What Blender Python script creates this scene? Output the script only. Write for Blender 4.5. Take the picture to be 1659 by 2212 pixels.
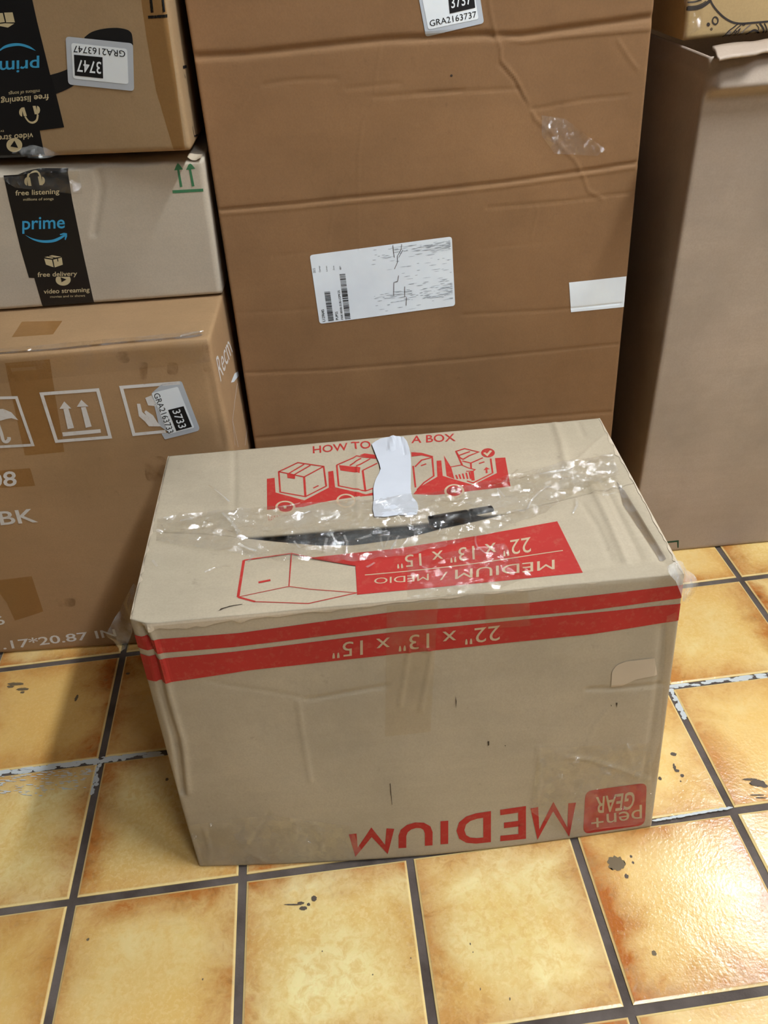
import bpy, bmesh, math, random
import numpy as np
from mathutils import Vector, Matrix, noise as mnoise
from mathutils.geometry import tessellate_polygon

for o in list(bpy.data.objects):
    bpy.data.objects.remove(o, do_unlink=True)
scene = bpy.context.scene
COL = scene.collection

# ------------------------------------------------------------------ camera
cam_data = bpy.data.cameras.new('camera')
cam_data.sensor_fit = 'HORIZONTAL'
cam_data.sensor_width = 36.0
cam_data.lens = 38.21
cam_data.clip_start = 0.02
cam = bpy.data.objects.new('camera', cam_data)
COL.objects.link(cam)
right = Vector((0.99696667, -0.04623546, -0.06260777))
down = Vector((-0.07782963, -0.59225792, -0.80198074))
fwd = Vector((0.0, 0.80442081, -0.5940599))
cam.matrix_world = Matrix(((right.x, -down.x, -fwd.x, 0), (right.y, -down.y, -fwd.y, 0),
                           (right.z, -down.z, -fwd.z, 0.92574), (0, 0, 0, 1)))
scene.camera = cam

# ------------------------------------------------------------------ world, lamps, exposure
world = bpy.data.worlds.new('world'); scene.world = world
world.use_nodes = True
bgn = world.node_tree.nodes['Background']
bgn.inputs[0].default_value = (0.9, 0.93, 1.0, 1)
bgn.inputs[1].default_value = 0.35
LAMPS = [(1.08, 0.42, 2.50, 1.00, 0.10, 172.0, 'long white ceiling light above the moving box'),      # centre x, y, height, length, width, strength
         (1.08, -1.30, 2.50, 1.20, 0.22, 42.0, 'long white ceiling light behind the camera, added unseen as frontal fill'),  # unseen lamp added behind the camera to fill the front faces
         (1.45, 1.75, 2.50, 0.50, 0.22, 58.0, 'short white ceiling light behind the stacked boxes')]
vs = scene.view_settings
vs.view_transform = 'Standard'
vs.look = 'None'
vs.gamma = 1.0
vs.use_curve_mapping = False
vs.exposure = 0.0

# ------------------------------------------------------------------ helpers
def lin(c):
    return tuple(((x / 255) / 12.92 if x / 255 <= 0.04045 else ((x / 255 + 0.055) / 1.055) ** 2.4) for x in c)

class NT:
    def __init__(self, name):
        self.m = bpy.data.materials.new(name); self.m.use_nodes = True
        self.t = self.m.node_tree; self.t.nodes.clear()
        self.out = self.t.nodes.new('ShaderNodeOutputMaterial')
    def n(self, typ, ins=None, **kw):
        nd = self.t.nodes.new(typ)
        for k, v in kw.items(): setattr(nd, k, v)
        for k, v in (ins or {}).items():
            s = nd.inputs[k]
            if isinstance(v, bpy.types.NodeSocket): self.t.links.new(v, s)
            else:
                if isinstance(v, tuple) and len(v) == 3 and s.type == 'RGBA': v = v + (1,)
                s.default_value = v
        return nd
    def math(self, op, a, b=0.0, c=0.0, clamp=False):
        return self.n('ShaderNodeMath', {0: a, 1: b, 2: c}, operation=op, use_clamp=clamp).outputs[0]
    def mix(self, f, a, b, blend='MIX'):
        nd = self.n('ShaderNodeMix', {0: f, 6: a, 7: b}, data_type='RGBA', blend_type=blend, clamp_factor=True)
        return nd.outputs[2]
    def ramp(self, f, lo, hi, a=0.0, b=1.0):
        return self.n('ShaderNodeMapRange', {0: f, 1: lo, 2: hi, 3: a, 4: b}, clamp=True).outputs[0]
    def noise(self, vec, scale, detail=4.0, rough=0.55, dist=0.0):
        return self.n('ShaderNodeTexNoise', {'Vector': vec, 'Scale': scale, 'Detail': detail, 'Roughness': rough, 'Distortion': dist}).outputs[0]
    def obj(self):
        return self.n('ShaderNodeTexCoord').outputs['Object']
    def scale(self, vec, s):
        return self.n('ShaderNodeVectorMath', {0: vec, 1: s}, operation='MULTIPLY').outputs[0]
    def bump(self, h, strength, dist=0.002, normal=None):
        ins = {'Height': h, 'Strength': strength, 'Distance': dist}
        if normal is not None: ins['Normal'] = normal
        return self.n('ShaderNodeBump', ins).outputs[0]
    def surf(self, sh):
        self.t.links.new(sh, self.out.inputs[0]); return self.m

def principled(N, col, rough, normal=None, spec=0.3, **kw):
    ins = {'Base Color': col, 'Roughness': rough, 'Specular IOR Level': spec}
    if normal is not None: ins['Normal'] = normal
    ins.update(kw)
    return N.n('ShaderNodeBsdfPrincipled', ins).outputs[0]

def cardboard(name, rgb, dirt=0.12, corr_axis=None, rough=0.78, warm=None, spec=0.25):
    N = NT(name); c = lin(rgb); v = N.obj()
    big = N.noise(v, 5.0, 5, 0.6)
    fib = N.noise(N.scale(v, (1.0, 1.0, 1.0)), 420.0, 2, 0.6)
    streak = N.noise(N.scale(v, (6.0, 6.0, 0.7) if corr_axis == 'z' else (0.7, 6.0, 6.0)), 14.0, 4, 0.6)
    dark = tuple(x * 0.80 for x in c); lite = tuple(min(1, x * 1.12) for x in c)
    w = lin(warm) if warm else c
    col = N.mix(N.ramp(big, 0.32, 0.68), dark, lite)
    col = N.mix(N.ramp(N.noise(v, 2.3, 3), 0.42, 0.62, 0, 0.55), col, w)
    col = N.mix(N.ramp(streak, 0.35, 0.7, 0, 0.16), col, tuple(x * 0.72 for x in c))
    col = N.mix(N.ramp(fib, 0.40, 0.62, 0, 0.16), col, tuple(x * 0.62 for x in c))
    spots = N.noise(v, 60.0, 3, 0.7)
    col = N.mix(N.ramp(spots, 0.66, 0.78, 0, dirt * 2.5), col, tuple(x * 0.45 for x in c))
    h = N.math('ADD', N.math('MULTIPLY', fib, 0.15), N.math('MULTIPLY', N.noise(v, 40.0, 3), 0.8))
    nrm = N.bump(h, 0.20, 0.003)
    return N.surf(principled(N, col, rough, nrm, spec))

def ink(name, rgb, wear=0.0, under=(176, 150, 120), rough=0.65, spec=0.25):
    N = NT(name); c = lin(rgb); v = N.obj()
    col = N.mix(N.ramp(N.noise(v, 9.0, 4), 0.3, 0.7), tuple(x * 0.90 for x in c), tuple(min(1, x * 1.08) for x in c))
    if wear > 0:
        f = N.math('MULTIPLY', N.ramp(N.noise(v, 130.0, 5, 0.7), 0.52, 0.72), wear)
        col = N.mix(f, col, lin(under))
    nrm = N.bump(N.noise(v, 60.0, 3), 0.12, 0.002)
    return N.surf(principled(N, col, rough, nrm, spec))

def film(name, amount=0.10, scale=28.0, strength=0.5, tint=(0.97, 0.96, 0.94), haze=0.05, rough=0.10, dist=0.004, facet=0.0, tilt=0.6):
    N = NT(name); v = N.obj()
    nz = N.noise(v, scale, 5, 0.6, 0.6)
    ridge = N.math('ABSOLUTE', N.math('SUBTRACT', nz, 0.5))
    nrm = N.bump(ridge, strength, dist)
    if facet:                                            # crumpled film: small creased facets, each tilted its own way
        wob = N.n('ShaderNodeTexNoise', {'Vector': v, 'Scale': 60.0, 'Detail': 2.0}).outputs['Color']
        pos = N.n('ShaderNodeVectorMath', {0: wob, 1: (0.018, 0.018, 0.018), 2: v}, operation='MULTIPLY_ADD').outputs[0]
        vor = N.n('ShaderNodeTexVoronoi', {'Vector': N.scale(pos, (1.0, 1.0, 0.6)), 'Scale': facet})
        d = N.n('ShaderNodeVectorMath', {0: vor.outputs['Color'], 1: (0.5, 0.5, 0.5)}, operation='SUBTRACT').outputs[0]
        d = N.n('ShaderNodeVectorMath', {0: d, 1: (2 * tilt,) * 3, 2: nrm}, operation='MULTIPLY_ADD').outputs[0]
        nrm = N.n('ShaderNodeVectorMath', {0: d}, operation='NORMALIZE').outputs[0]
    fa = N.n('ShaderNodeLayerWeight', {'Blend': 0.5}).outputs['Facing']
    lw = N.math('MULTIPLY_ADD', N.math('POWER', fa, 5.0), 0.5, 0.045)
    fac = N.math('MULTIPLY', lw, amount, clamp=True)
    tr = N.n('ShaderNodeBsdfTransparent', {0: tint}).outputs[0]
    df = N.n('ShaderNodeBsdfDiffuse', {0: (0.82, 0.82, 0.80)}).outputs[0]
    hz = N.math('MULTIPLY', N.ramp(N.noise(v, 24.0, 4, 0.6), 0.40, 0.72), haze * 2.6)
    base = N.n('ShaderNodeMixShader', {0: hz, 1: tr, 2: df}).outputs[0]
    gl = N.n('ShaderNodeBsdfGlossy', {'Color': (1, 1, 1), 'Roughness': rough, 'Normal': nrm}).outputs[0]
    return N.surf(N.n('ShaderNodeMixShader', {0: fac, 1: base, 2: gl}).outputs[0])

def grime(name):
    N = NT(name); v = N.obj()
    f = N.ramp(N.noise(v, 45.0, 5, 0.65), 0.42, 0.66)
    return N.surf(N.n('ShaderNodeBsdfTransparent', {0: N.mix(f, (1.0, 1.0, 1.0), (0.78, 0.75, 0.71))}).outputs[0])

MATS = {
 'kraft': cardboard('kraft_cardboard', (182, 168, 145), warm=(178, 163, 139)),
 'tall_kraft': cardboard('brown_cardboard', (144, 108, 73), warm=(138, 103, 71)),
 'orange_kraft': cardboard('ochre_cardboard', (178, 143, 104), warm=(172, 137, 102)),
 'pale_kraft': cardboard('pale_cardboard', (197, 185, 165), dirt=0.05, warm=(195, 181, 162)),
 'mid_kraft': cardboard('tan_cardboard', (168, 140, 104), warm=(162, 135, 102)),
 'grey_kraft': cardboard('grey_brown_cardboard', (172, 155, 138), dirt=0.04, warm=(172, 153, 138)),
 'straw_kraft': cardboard('straw_cardboard', (200, 168, 118), dirt=0.05),
 'edge_kraft': cardboard('worn_cardboard_edge', (200, 184, 160)),
 'red_print': ink('red_ink', (172, 48, 42), 0.15),
 'kraft_print': ink('bare_kraft', (186, 163, 134)),
 'white_print': ink('white_ink', (226, 222, 218), 0.25, (172, 128, 74)),
 'black_print': ink('black_ink', (26, 25, 26)),
 'dark_mark': ink('dark_scuff', (64, 52, 42)),
 'smudge': ink('smudged_ink', (176, 182, 188)),
 'cream_print': ink('cream_ink', (206, 190, 150)),
 'blue_print': ink('blue_ink', (66, 160, 205)),
 'green_print': ink('green_ink', (64, 120, 82), 0.15),
 'green_dark': ink('dark_green_ink', (40, 70, 52)),
 'ink_print': ink('dark_line_ink', (66, 58, 54)),
 'ink_grey': ink('grey_line_ink', (132, 118, 106)),
 'white_paper': ink('white_paper', (238, 244, 250), rough=0.5),
 'grey_paper': ink('grey_backing_paper', (190, 196, 204), rough=0.4),
 'black_tape': ink('black_parcel_tape', (24, 23, 24), rough=0.28, spec=0.5),
 'pale_tape': ink('pale_peeled_paper', (192, 176, 154), rough=0.5),
 'clear_tape': film('clear_tape', 0.8, 18, 0.5, haze=0.02, rough=0.2, dist=0.01, tint=(0.95, 0.93, 0.90)),
 'clear_tape_wrinkled': film('clear_tape_wrinkled', 1.5, 46, 0.6, haze=0.04, rough=0.14, dist=0.008, facet=150, tilt=0.55, tint=(0.98, 0.975, 0.96)),
 'clear_tape_crumpled': film('clear_tape_crumpled', 2.2, 44, 0.6, haze=0.05, rough=0.14, dist=0.008, facet=85, tilt=0.52, tint=(0.98, 0.975, 0.96)),
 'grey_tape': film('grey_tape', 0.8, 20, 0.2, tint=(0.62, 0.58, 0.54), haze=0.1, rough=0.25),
 'brown_tape': film('brown_tape', 0.8, 14, 0.12, tint=(0.88, 0.79, 0.64), haze=0.0, rough=0.25),
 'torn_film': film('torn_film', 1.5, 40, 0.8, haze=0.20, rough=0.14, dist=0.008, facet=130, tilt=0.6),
 'film_fold': film('film_fold', 2.5, 40, 0.8, haze=0.16, rough=0.16, dist=0.008, facet=120, tilt=0.5),  # whitened film for folds; its pale haze paints in tape glints
 'grime': grime('grime'),
 'strip_paper': ink('torn_strip_paper', (196, 199, 206), rough=0.5),
}

def tag(o, label=None, cat=None, group=None, kind=None):
    if label: o['label'] = label
    if cat: o['category'] = cat
    if group: o['group'] = group
    if kind: o['kind'] = kind
    return o

def link_mesh(name, verts, faces, mat, parent=None, origin=(0, 0, 0), smooth=False):
    me = bpy.data.meshes.new(name)
    V = np.asarray(verts, float).reshape(-1, 3) - np.array(origin, float)
    me.from_pydata(V.tolist(), [], [tuple(map(int, f)) for f in faces])
    if smooth: me.polygons.foreach_set('use_smooth', [True] * len(me.polygons))
    me.materials.append(MATS[mat] if isinstance(mat, str) else mat)
    me.update()
    o = bpy.data.objects.new(name, me); COL.objects.link(o)
    if parent is not None: o.parent = parent
    if parent is None: o.location = origin
    return o

def box_mesh(x0, x1, y0, y1, z0, z1):
    v = [(x, y, z) for z in (z0, z1) for y in (y0, y1) for x in (x0, x1)]
    f = [(0, 2, 3, 1), (4, 5, 7, 6), (0, 1, 5, 4), (2, 6, 7, 3), (0, 4, 6, 2), (1, 3, 7, 5)]
    return v, f

# artwork and print layouts: every coordinate is a fraction (across, up) of the named box face
PRINTS = {
 'M': [
  ('red_stripe','front','red_print',0,None,[('P',[(-.0111,.9456),(.0275,.9483),(.191,.9433),(.481,.9663),(.715,.9542),(1.0076,.9659),(1.0058,.922),(.827,.9107),(.4787,.9142),(.1792,.8979),(.0315,.9012),(-.011,.9039)])]),
  ('red_stripe','front','red_print',0,None,[('P',[(-.0145,.8817),(.0336,.8814),(.1775,.8822),(.478,.8987),(1.0072,.9033),(1.0079,.8466),(.8297,.8284),(.4745,.8214),(.1946,.8124),(.0278,.7942),(-.012,.7876)])]),
  ('lettering','front','kraft_print',1,None,[('T','22" x 13" x 15"',[(.6651,.8886),(.3562,.8786),(.3527,.8294),(.6649,.8381)],'cap',0)]),
  ('lettering','front','red_print',0,None,[('L',[(.8171,.1659),(.8116,.0345),(.7765,.1588),(.7454,.0404),(.7357,.1639)],.0092)]),
  ('lettering','front','red_print',0,None,[('L',[(.6625,.161),(.7094,.163),(.7098,.043),(.6618,.0458)],.0092)]),
  ('lettering','front','red_print',0,None,[('L',[(.7096,.1012),(.6703,.1016)],.0092)]),
  ('lettering','front','red_print',0,None,[('L',[(.6342,.1595),(.6329,.0472),(.6096,.0481),(.5919,.0552),(.58,.0728),(.5758,.1029),(.5812,.1329),(.5937,.1506),(.6113,.1581),(.6342,.1595)],.0092)]),
  ('lettering','front','red_print',0,None,[('L',[(.5427,.1531),(.5398,.0495)],.0092)]),
  ('lettering','front','red_print',0,None,[('L',[(.5058,.0496),(.5078,.1083),(.5047,.13),(.495,.1439),(.4811,.1473),(.4669,.1411),(.456,.1258),(.4512,.1045),(.4488,.0486)],.0092)]),
  ('lettering','front','red_print',0,None,[('L',[(.4272,.1413),(.4141,.0475),(.3864,.1318),(.3491,.044),(.3461,.1305)],.0092)]),
  ('logo_badge','front','red_print',0,None,[('P',[(.8445,.1814),(.8454,.1947),(.8481,.2043),(.8526,.2101),(.859,.2122),(.9616,.215),(.9679,.2133),(.9727,.2076),(.9758,.1981),(.9772,.1847),(.9823,.0498),(.9819,.0355),(.9795,.0253),(.975,.0191),(.9685,.0171),(.8599,.0168),(.8533,.0187),(.8485,.0247),(.8457,.0347),(.8447,.0487)])]),
  ('logo_badge/lettering','front','kraft_print',1,None,[('T','GEAR',[(.9541,.1813),(.8677,.1769),(.8689,.1045),(.9524,.1028)],'cap',.014)]),
  ('logo_badge/lettering','front','kraft_print',1,None,[('T','pen+',[(.9722,.0948),(.8598,.0948),(.8621,.0526),(.9746,.052)],'x',0)]),
  ('worn_edge','front','edge_kraft',1,'whitish torn paper along the top edge',[('P',[(.0255,1.0002),(.0415,1.0006),(.0576,1.001),(.0736,1.0014),(.0897,1.0018),(.1057,1.0022),(.1218,1.0026),(.1379,1.003),(.1539,1.0035),(.17,1.0039),(.1861,1.0043),(.2022,1.0047),(.2182,1.0051),(.2343,1.0055),(.2504,1.0059),(.2665,1.0063),(.2826,1.0067),(.2987,1.0071),(.3148,1.0075),(.3309,1.0079),(.347,1.0084),(.3631,1.0088),(.3792,1.0092),(.3954,1.0096),(.4115,1.01),(.4276,1.0104),(.4437,1.0108),(.4599,1.0112),(.476,1.0116),(.4921,1.012),(.5083,1.0124),(.5244,1.0128),(.5406,1.0132),(.5567,1.0136),(.5729,1.014),(.589,1.0145),(.6052,1.0149),(.6213,1.0153),(.6375,1.0157),(.6537,1.0161),(.6698,1.0165),(.686,1.0169),(.7022,1.0173),(.7184,1.0177),(.7346,1.0181),(.7508,1.0185),(.767,1.0189),(.7831,1.0193),(.7993,1.0197),(.8155,1.0201),(.8318,1.0205),(.848,1.0209),(.8642,1.0213),(.8804,1.0218),(.8966,1.0222),(.9128,1.0226),(.9291,1.023),(.9453,1.0234),(.9615,1.0238),(.9778,1.0242),(.994,1.0246),(.9953,1.0072),(.9789,1.0076),(.9626,1.0075),(.9467,1.0002),(.9303,1.0025),(.9139,1.0035),(.8975,1.0051),(.8812,1.0054),(.8649,1.0055),(.8487,1.0022),(.8326,.996),(.8161,1.0025),(.7998,1.0036),(.7836,1.0008),(.7673,1.0007),(.7511,.9991),(.7349,.9956),(.7186,.9949),(.7024,.9945),(.6861,.9997),(.6698,.9964),(.6536,.9938),(.6374,.9973),(.6211,.9985),(.6049,.9984),(.5886,.9935),(.5723,.992),(.5562,.9964),(.54,.9935),(.5239,.9966),(.5075,.9929),(.4914,.9946),(.4753,.9958),(.459,.9935),(.4427,.9922),(.4263,.9879),(.4103,.9912),(.394,.9888),(.3781,.9919),(.3614,.9847),(.3454,.9868),(.3296,.9909),(.3133,.99),(.297,.988),(.2808,.9865),(.2644,.9838),(.2488,.9893),(.2324,.987),(.2162,.9855),(.199,.9754),(.1843,.9883),(.1678,.9851),(.1513,.982),(.1342,.9739),(.1189,.9805),(.102,.9737),(.0865,.9787),(.0703,.9781),(.0551,.9838),(.0378,.9753),(.0224,.9797)])]),
  ('tape_patch','front','pale_tape',1,None,[('P',[(.8807,.6316),(.8802,.6881),(.8884,.7108),(.9062,.7212),(.9611,.7213),(.9707,.6566),(.9282,.6507),(.903,.6329)])]),
  ('clear_tape','front','clear_tape',2,None,[('P',[(.4612,.9879),(.5537,.9919),(.5255,.5275),(.4355,.5255)])]),
  ('clear_tape','front','clear_tape',2,None,[('P',[(.6362,.9931),(.7155,.9949),(.7216,.8789),(.6394,.8805)])]),
  ('clear_tape','front','clear_tape_wrinkled',2,None,[('P',[(.0036,.2087),(.1049,.233),(.1855,.2408),(.3438,.169),(.3669,.0129),(.0119,.0023),(.0046,.1078)])]),
  ('clear_tape','front','clear_tape_wrinkled',2,None,[('P',[(.7416,.4235),(.9733,.3944),(.9978,.0221),(.876,.0332),(.8131,.0162),(.7281,.1524)])]),
  ('clear_tape','front','clear_tape',2,None,[('P',[(.9753,.8665),(.9935,.8791),(1.0124,.3095),(.9911,.2124),(.9802,.2767),(.9925,.3921)])]),
  ('scuff_mark','front','dark_mark',1,None,[('P',[(.5778,.6537),(.5778,.604),(.5795,.6322)])]),
  ('scuff_mark','front','dark_mark',1,None,[('P',[(.6385,.4675),(.6416,.4684),(.6414,.4518),(.6391,.4508)])]),
  ('scuff_mark','front','dark_mark',1,None,[('P',[(.8827,.5662),(.8852,.5599),(.8838,.5572)])]),
  ('scuff_mark','front','dark_mark',1,None,[('P',[(.8931,.5699),(.8962,.5693),(.8955,.5504)])]),
  ('scuff_mark','front','dark_mark',1,None,[('P',[(.6721,.4457),(.6748,.4451),(.6744,.4399)])]),
  ('scuff_mark','front','dark_mark',1,None,[('P',[(.4352,.3354),(.4368,.3367),(.436,.2464),(.4352,.2449)])]),
  ('front_flap/red_panel','top','red_print',0,None,[('P',[(.2892,.2973),(.3259,.2628),(.4961,.277),(.8139,.3378),(.8224,.0513),(.4849,.0489),(.41,.0462),(.4103,.0561),(.4112,.1994)])]),
  ('front_flap/box_drawing','top','red_print',0,None,[('L',[(.1973,.2807),(.2892,.2973),(.3259,.2628),(.4107,.1996)],.0016),('L',[(.2892,.2973),(.2862,.1179)],.0012),('L',[(.1973,.2807),(.1933,.0889)],.003),('L',[(.1933,.0889),(.2862,.1179),(.3237,.0951),(.4103,.0561)],.001),('L',[(.1933,.0889),(.2254,.058)],.0024),('L',[(.2254,.058),(.3219,.025),(.4103,.0561)],.0012),('L',[(.229,.1527),(.2513,.1588)],.003)]),
  ('front_flap/lettering','top','kraft_print',1,None,[('T','22" x 13" x 15"',[(.752,.2642),(.4903,.2307),(.489,.1678),(.744,.1829)],'cap',0)]),
  ('front_flap/lettering','top','kraft_print',1,None,[('T','MEDIUM',[(.781,.1297),(.5949,.1292),(.5911,.0814),(.7747,.0817)],'cap',0)]),
  ('front_flap/lettering','top','kraft_print',1,None,[('T','/',[(.5807,.1234),(.566,.1224),(.5632,.0838),(.5778,.0847)],'cap',0)]),
  ('front_flap/lettering','top','kraft_print',1,None,[('T','MEDIO',[(.5453,.1229),(.4439,.1226),(.4428,.093),(.5431,.0888)],'cap',0)]),
  ('front_flap/lettering','top','kraft_print',1,None,[('L',[(.8025,.1728),(.6115,.1512),(.4273,.143)],.0014)]),
  ('front_flap/torn_paper_line','top','dark_mark',1,None,[('P',[(.1591,.03),(.1635,.0417),(.1786,.0509),(.2025,.0535),(.2026,.0512),(.1787,.0471),(.1646,.0369)])]),
  ('rear_flap/lettering','top','red_print',0,None,[('T','HOW TO',[(.3338,.925),(.4661,.9261),(.4653,.9773),(.3336,.9727)],'cap',.012)]),
  ('rear_flap/lettering','top','red_print',0,None,[('T','A BOX',[(.558,.9349),(.6588,.9227),(.6599,.9745),(.562,.9844)],'cap',.012)]),
  ('rear_flap/lettering','top','red_print',0,None,[('T','1  2 X 3 BOTTOM FLAPS WITH',[(.2394,.5178),(.3248,.5251),(.3248,.5363),(.2392,.5306)],'cap',0)]),
  ('rear_flap/lettering','top','red_print',0,None,[('T','TAPE STRIP ALONG TOP',[(.2392,.4998),(.322,.5065),(.322,.5192),(.239,.5124)],'cap',0)]),
  ('rear_flap/lettering','top','red_print',0,None,[('T','OUTSIDE BOX',[(.2396,.4824),(.2819,.4818),(.2818,.4927),(.2393,.4932)],'cap',0)]),
  ('rear_flap/lettering','top','red_print',0,None,[('T','PLACE TWO ADDITIONAL',[(.3816,.5292),(.4575,.5253),(.4579,.5381),(.3818,.5421)],'cap',0)]),
  ('rear_flap/lettering','top','red_print',0,None,[('T','STRIPS ON EACH SIDE',[(.39,.5196),(.4569,.5103),(.4573,.5197),(.3902,.5296)],'cap',0)]),
  ('rear_flap/instruction_panel','top','red_print',0,None,[('P',[(.232,.7726),(.2487,.776),(.2522,.6779),(.3137,.6135),(.3663,.685),(.3663,.7911),(.3775,.7943),(.3797,.6843),(.4439,.6213),(.4709,.6345),(.4684,.5707),(.379,.5753),(.3323,.5709),(.236,.5718)]),('P',[(.5371,.5791),(.5577,.6355),(.6007,.6928),(.6065,.7984),(.6168,.7971),(.6126,.6948),(.6716,.6164),(.7284,.6778),(.7342,.7797),(.7567,.7771),(.7476,.5818),(.6486,.5786),(.5436,.5773)])]),
  ('rear_flap/step_drawing','top','red_print',0,None,[('L',[(.2574,.8162),(.2996,.8692),(.3568,.8294),(.3607,.6958),(.316,.6363),(.2621,.6782),(.2574,.8162)],.0021),('L',[(.2574,.8162),(.3132,.7682),(.3568,.8294)],.0021),('L',[(.3132,.7682),(.316,.6363)],.0027),('L',[(.2802,.8),(.3136,.8552)],.0021),('L',[(.2911,.7873),(.3275,.8445)],.0021),('P',[(.2759,.7961),(.294,.7864),(.2932,.7583),(.2769,.7692)]),('L',[(.3328,.6884),(.3444,.7034)],.0021)]),
  ('rear_flap/step_drawing','top','red_print',0,None,[('L',[(.386,.8307),(.4319,.877),(.4731,.8514)],.0021),('L',[(.386,.8307),(.3875,.6912),(.4436,.6422),(.4661,.6599)],.0021),('L',[(.442,.7788),(.4436,.6422)],.0025),('L',[(.442,.7788),(.4758,.8176)],.0021),('P',[(.3909,.8293),(.4377,.7994),(.4346,.7618),(.3932,.7929)]),('P',[(.438,.8819),(.4504,.8917),(.4739,.8746),(.4749,.8475)]),('L',[(.4145,.8191),(.4414,.8607)],.0021),('L',[(.429,.8084),(.4611,.8516)],.0021)]),
  ('rear_flap/step_drawing','top','red_print',0,None,[('P',[(.5541,.8722),(.5771,.8612),(.6018,.8304),(.5974,.823),(.5761,.8439),(.5533,.8419)]),('L',[(.5985,.8256),(.5936,.7003),(.5702,.6638),(.5527,.6212)],.0021),('L',[(.5571,.7719),(.5742,.8125),(.5974,.823)],.0021),('L',[(.5532,.7786),(.5503,.6376)],.0021),('L',[(.5702,.7748),(.5825,.7843)],.0021)]),
  ('rear_flap/step_drawing','top','red_print',0,None,[('L',[(.6535,.8503),(.674,.8649),(.7027,.8326),(.6801,.813),(.6645,.7916),(.6586,.8049),(.6535,.8503)],.0021),('L',[(.6564,.8201),(.6842,.8411)],.0021),('L',[(.6619,.7809),(.6792,.7616),(.7084,.7902)],.0021),('L',[(.6792,.7616),(.6769,.7258)],.0021),('L',[(.6535,.8503),(.6596,.7532)],.0021),('P',[(.6249,.8294),(.6349,.7436),(.6358,.6665),(.6209,.6924),(.6232,.7582)]),('L',[(.6318,.7473),(.658,.7548),(.6714,.7302),(.6845,.7152),(.6794,.7056),(.6646,.71)],.0016),('L',[(.6411,.692),(.6423,.6646)],.002),('L',[(.6481,.6944),(.6489,.6627)],.002),('L',[(.6559,.6971),(.6562,.6606)],.002),('L',[(.6637,.6998),(.6636,.6585)],.002),('L',[(.6707,.7021),(.6701,.6566)],.002),('L',[(.7247,.7796),(.7194,.6804),(.6728,.6292),(.6609,.6459)],.0021),('P',[(.7017,.7047),(.7097,.7246),(.7162,.7088),(.7105,.7077),(.7089,.6834),(.7048,.6835),(.7066,.7061)]),('L',[(.6965,.7537),(.7092,.7613)],.0021),('P',[(.7375,.8164),(.7362,.8085),(.7339,.8014),(.731,.7957),(.7274,.7917),(.7236,.7897),(.7196,.7898),(.7159,.7919),(.7126,.7961),(.71,.8019),(.7082,.8091),(.7074,.817),(.7076,.8253),(.7089,.8333),(.7111,.8405),(.7141,.8463),(.7177,.8504),(.7216,.8525),(.7256,.8525),(.7293,.8502),(.7327,.846),(.7353,.84),(.737,.8327),(.7378,.8247)]),('L',[(.6772,.7091),(.6741,.6448)],.004)]),
  ('rear_flap/step_number','top','kraft_print',1,None,[('L',[(.2927,.5733),(.2921,.5643),(.2903,.5564),(.2874,.5499),(.2836,.5454),(.2792,.5432),(.2744,.5433),(.2696,.5458),(.265,.5505),(.2611,.5571),(.2581,.5652),(.2561,.5742),(.2553,.5835),(.2558,.5925),(.2576,.6007),(.2604,.6073),(.2643,.6119),(.2688,.6143),(.2736,.6142),(.2785,.6116),(.2831,.6067),(.287,.5999),(.2901,.5917),(.292,.5826),(.2927,.5733)],.0026)]),
  ('rear_flap/step_number','top','kraft_print',1,None,[('L',[(.4195,.5842),(.4186,.574),(.4166,.5649),(.4135,.5575),(.4096,.5522),(.4051,.5494),(.4004,.5494),(.3958,.552),(.3915,.5572),(.3879,.5645),(.3851,.5736),(.3835,.5837),(.383,.5943),(.3838,.6046),(.3858,.614),(.3889,.6216),(.3928,.6271),(.3974,.6299),(.4022,.63),(.4069,.6273),(.4112,.6219),(.4149,.6144),(.4176,.6051),(.4192,.5948),(.4195,.5842)],.0026)]),
  ('rear_flap/step_number','top','kraft_print',1,None,[('L',[(.6479,.584),(.6465,.574),(.6438,.5651),(.6403,.5579),(.636,.5528),(.6312,.5502),(.6264,.5502),(.6217,.5528),(.6176,.5579),(.6143,.5652),(.6119,.5741),(.6108,.584),(.6109,.5944),(.6123,.6045),(.6148,.6136),(.6184,.621),(.6228,.6263),(.6276,.629),(.6325,.629),(.6373,.6263),(.6414,.621),(.6448,.6136),(.6471,.6045),(.6481,.5944),(.6479,.584)],.0026)]),
  ('rear_flap/step_number','top','kraft_print',1,None,[('T','1',[(.2709,.569),(.2765,.5692),(.276,.5864),(.2704,.5862)],'cap',0)]),
  ('rear_flap/step_number','top','kraft_print',1,None,[('T','2',[(.3967,.5778),(.4061,.5775),(.4061,.5966),(.3968,.5975)],'cap',0)]),
  ('rear_flap/step_number','top','kraft_print',1,None,[('T','4',[(.6231,.5781),(.6329,.5769),(.6346,.5981),(.6248,.5993)],'cap',0)]),
  ('rear_flap/step_number','top','kraft_print',1,None,[('L',[(.7141,.8234),(.7193,.8043),(.7307,.8331)],.0032)]),
  ('rear_flap/step_disc','top','red_print',0,None,[('P',[(.4161,.5823),(.4154,.5747),(.4137,.568),(.4112,.5625),(.4081,.5586),(.4044,.5567),(.4006,.5567),(.3968,.5588),(.3933,.5627),(.3903,.5683),(.3881,.5751),(.3867,.5826),(.3863,.5905),(.387,.5981),(.3886,.605),(.3911,.6106),(.3943,.6146),(.398,.6166),(.4019,.6165),(.4057,.6144),(.4093,.6104),(.4123,.6047),(.4145,.5978),(.4158,.5902)])]),
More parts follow.
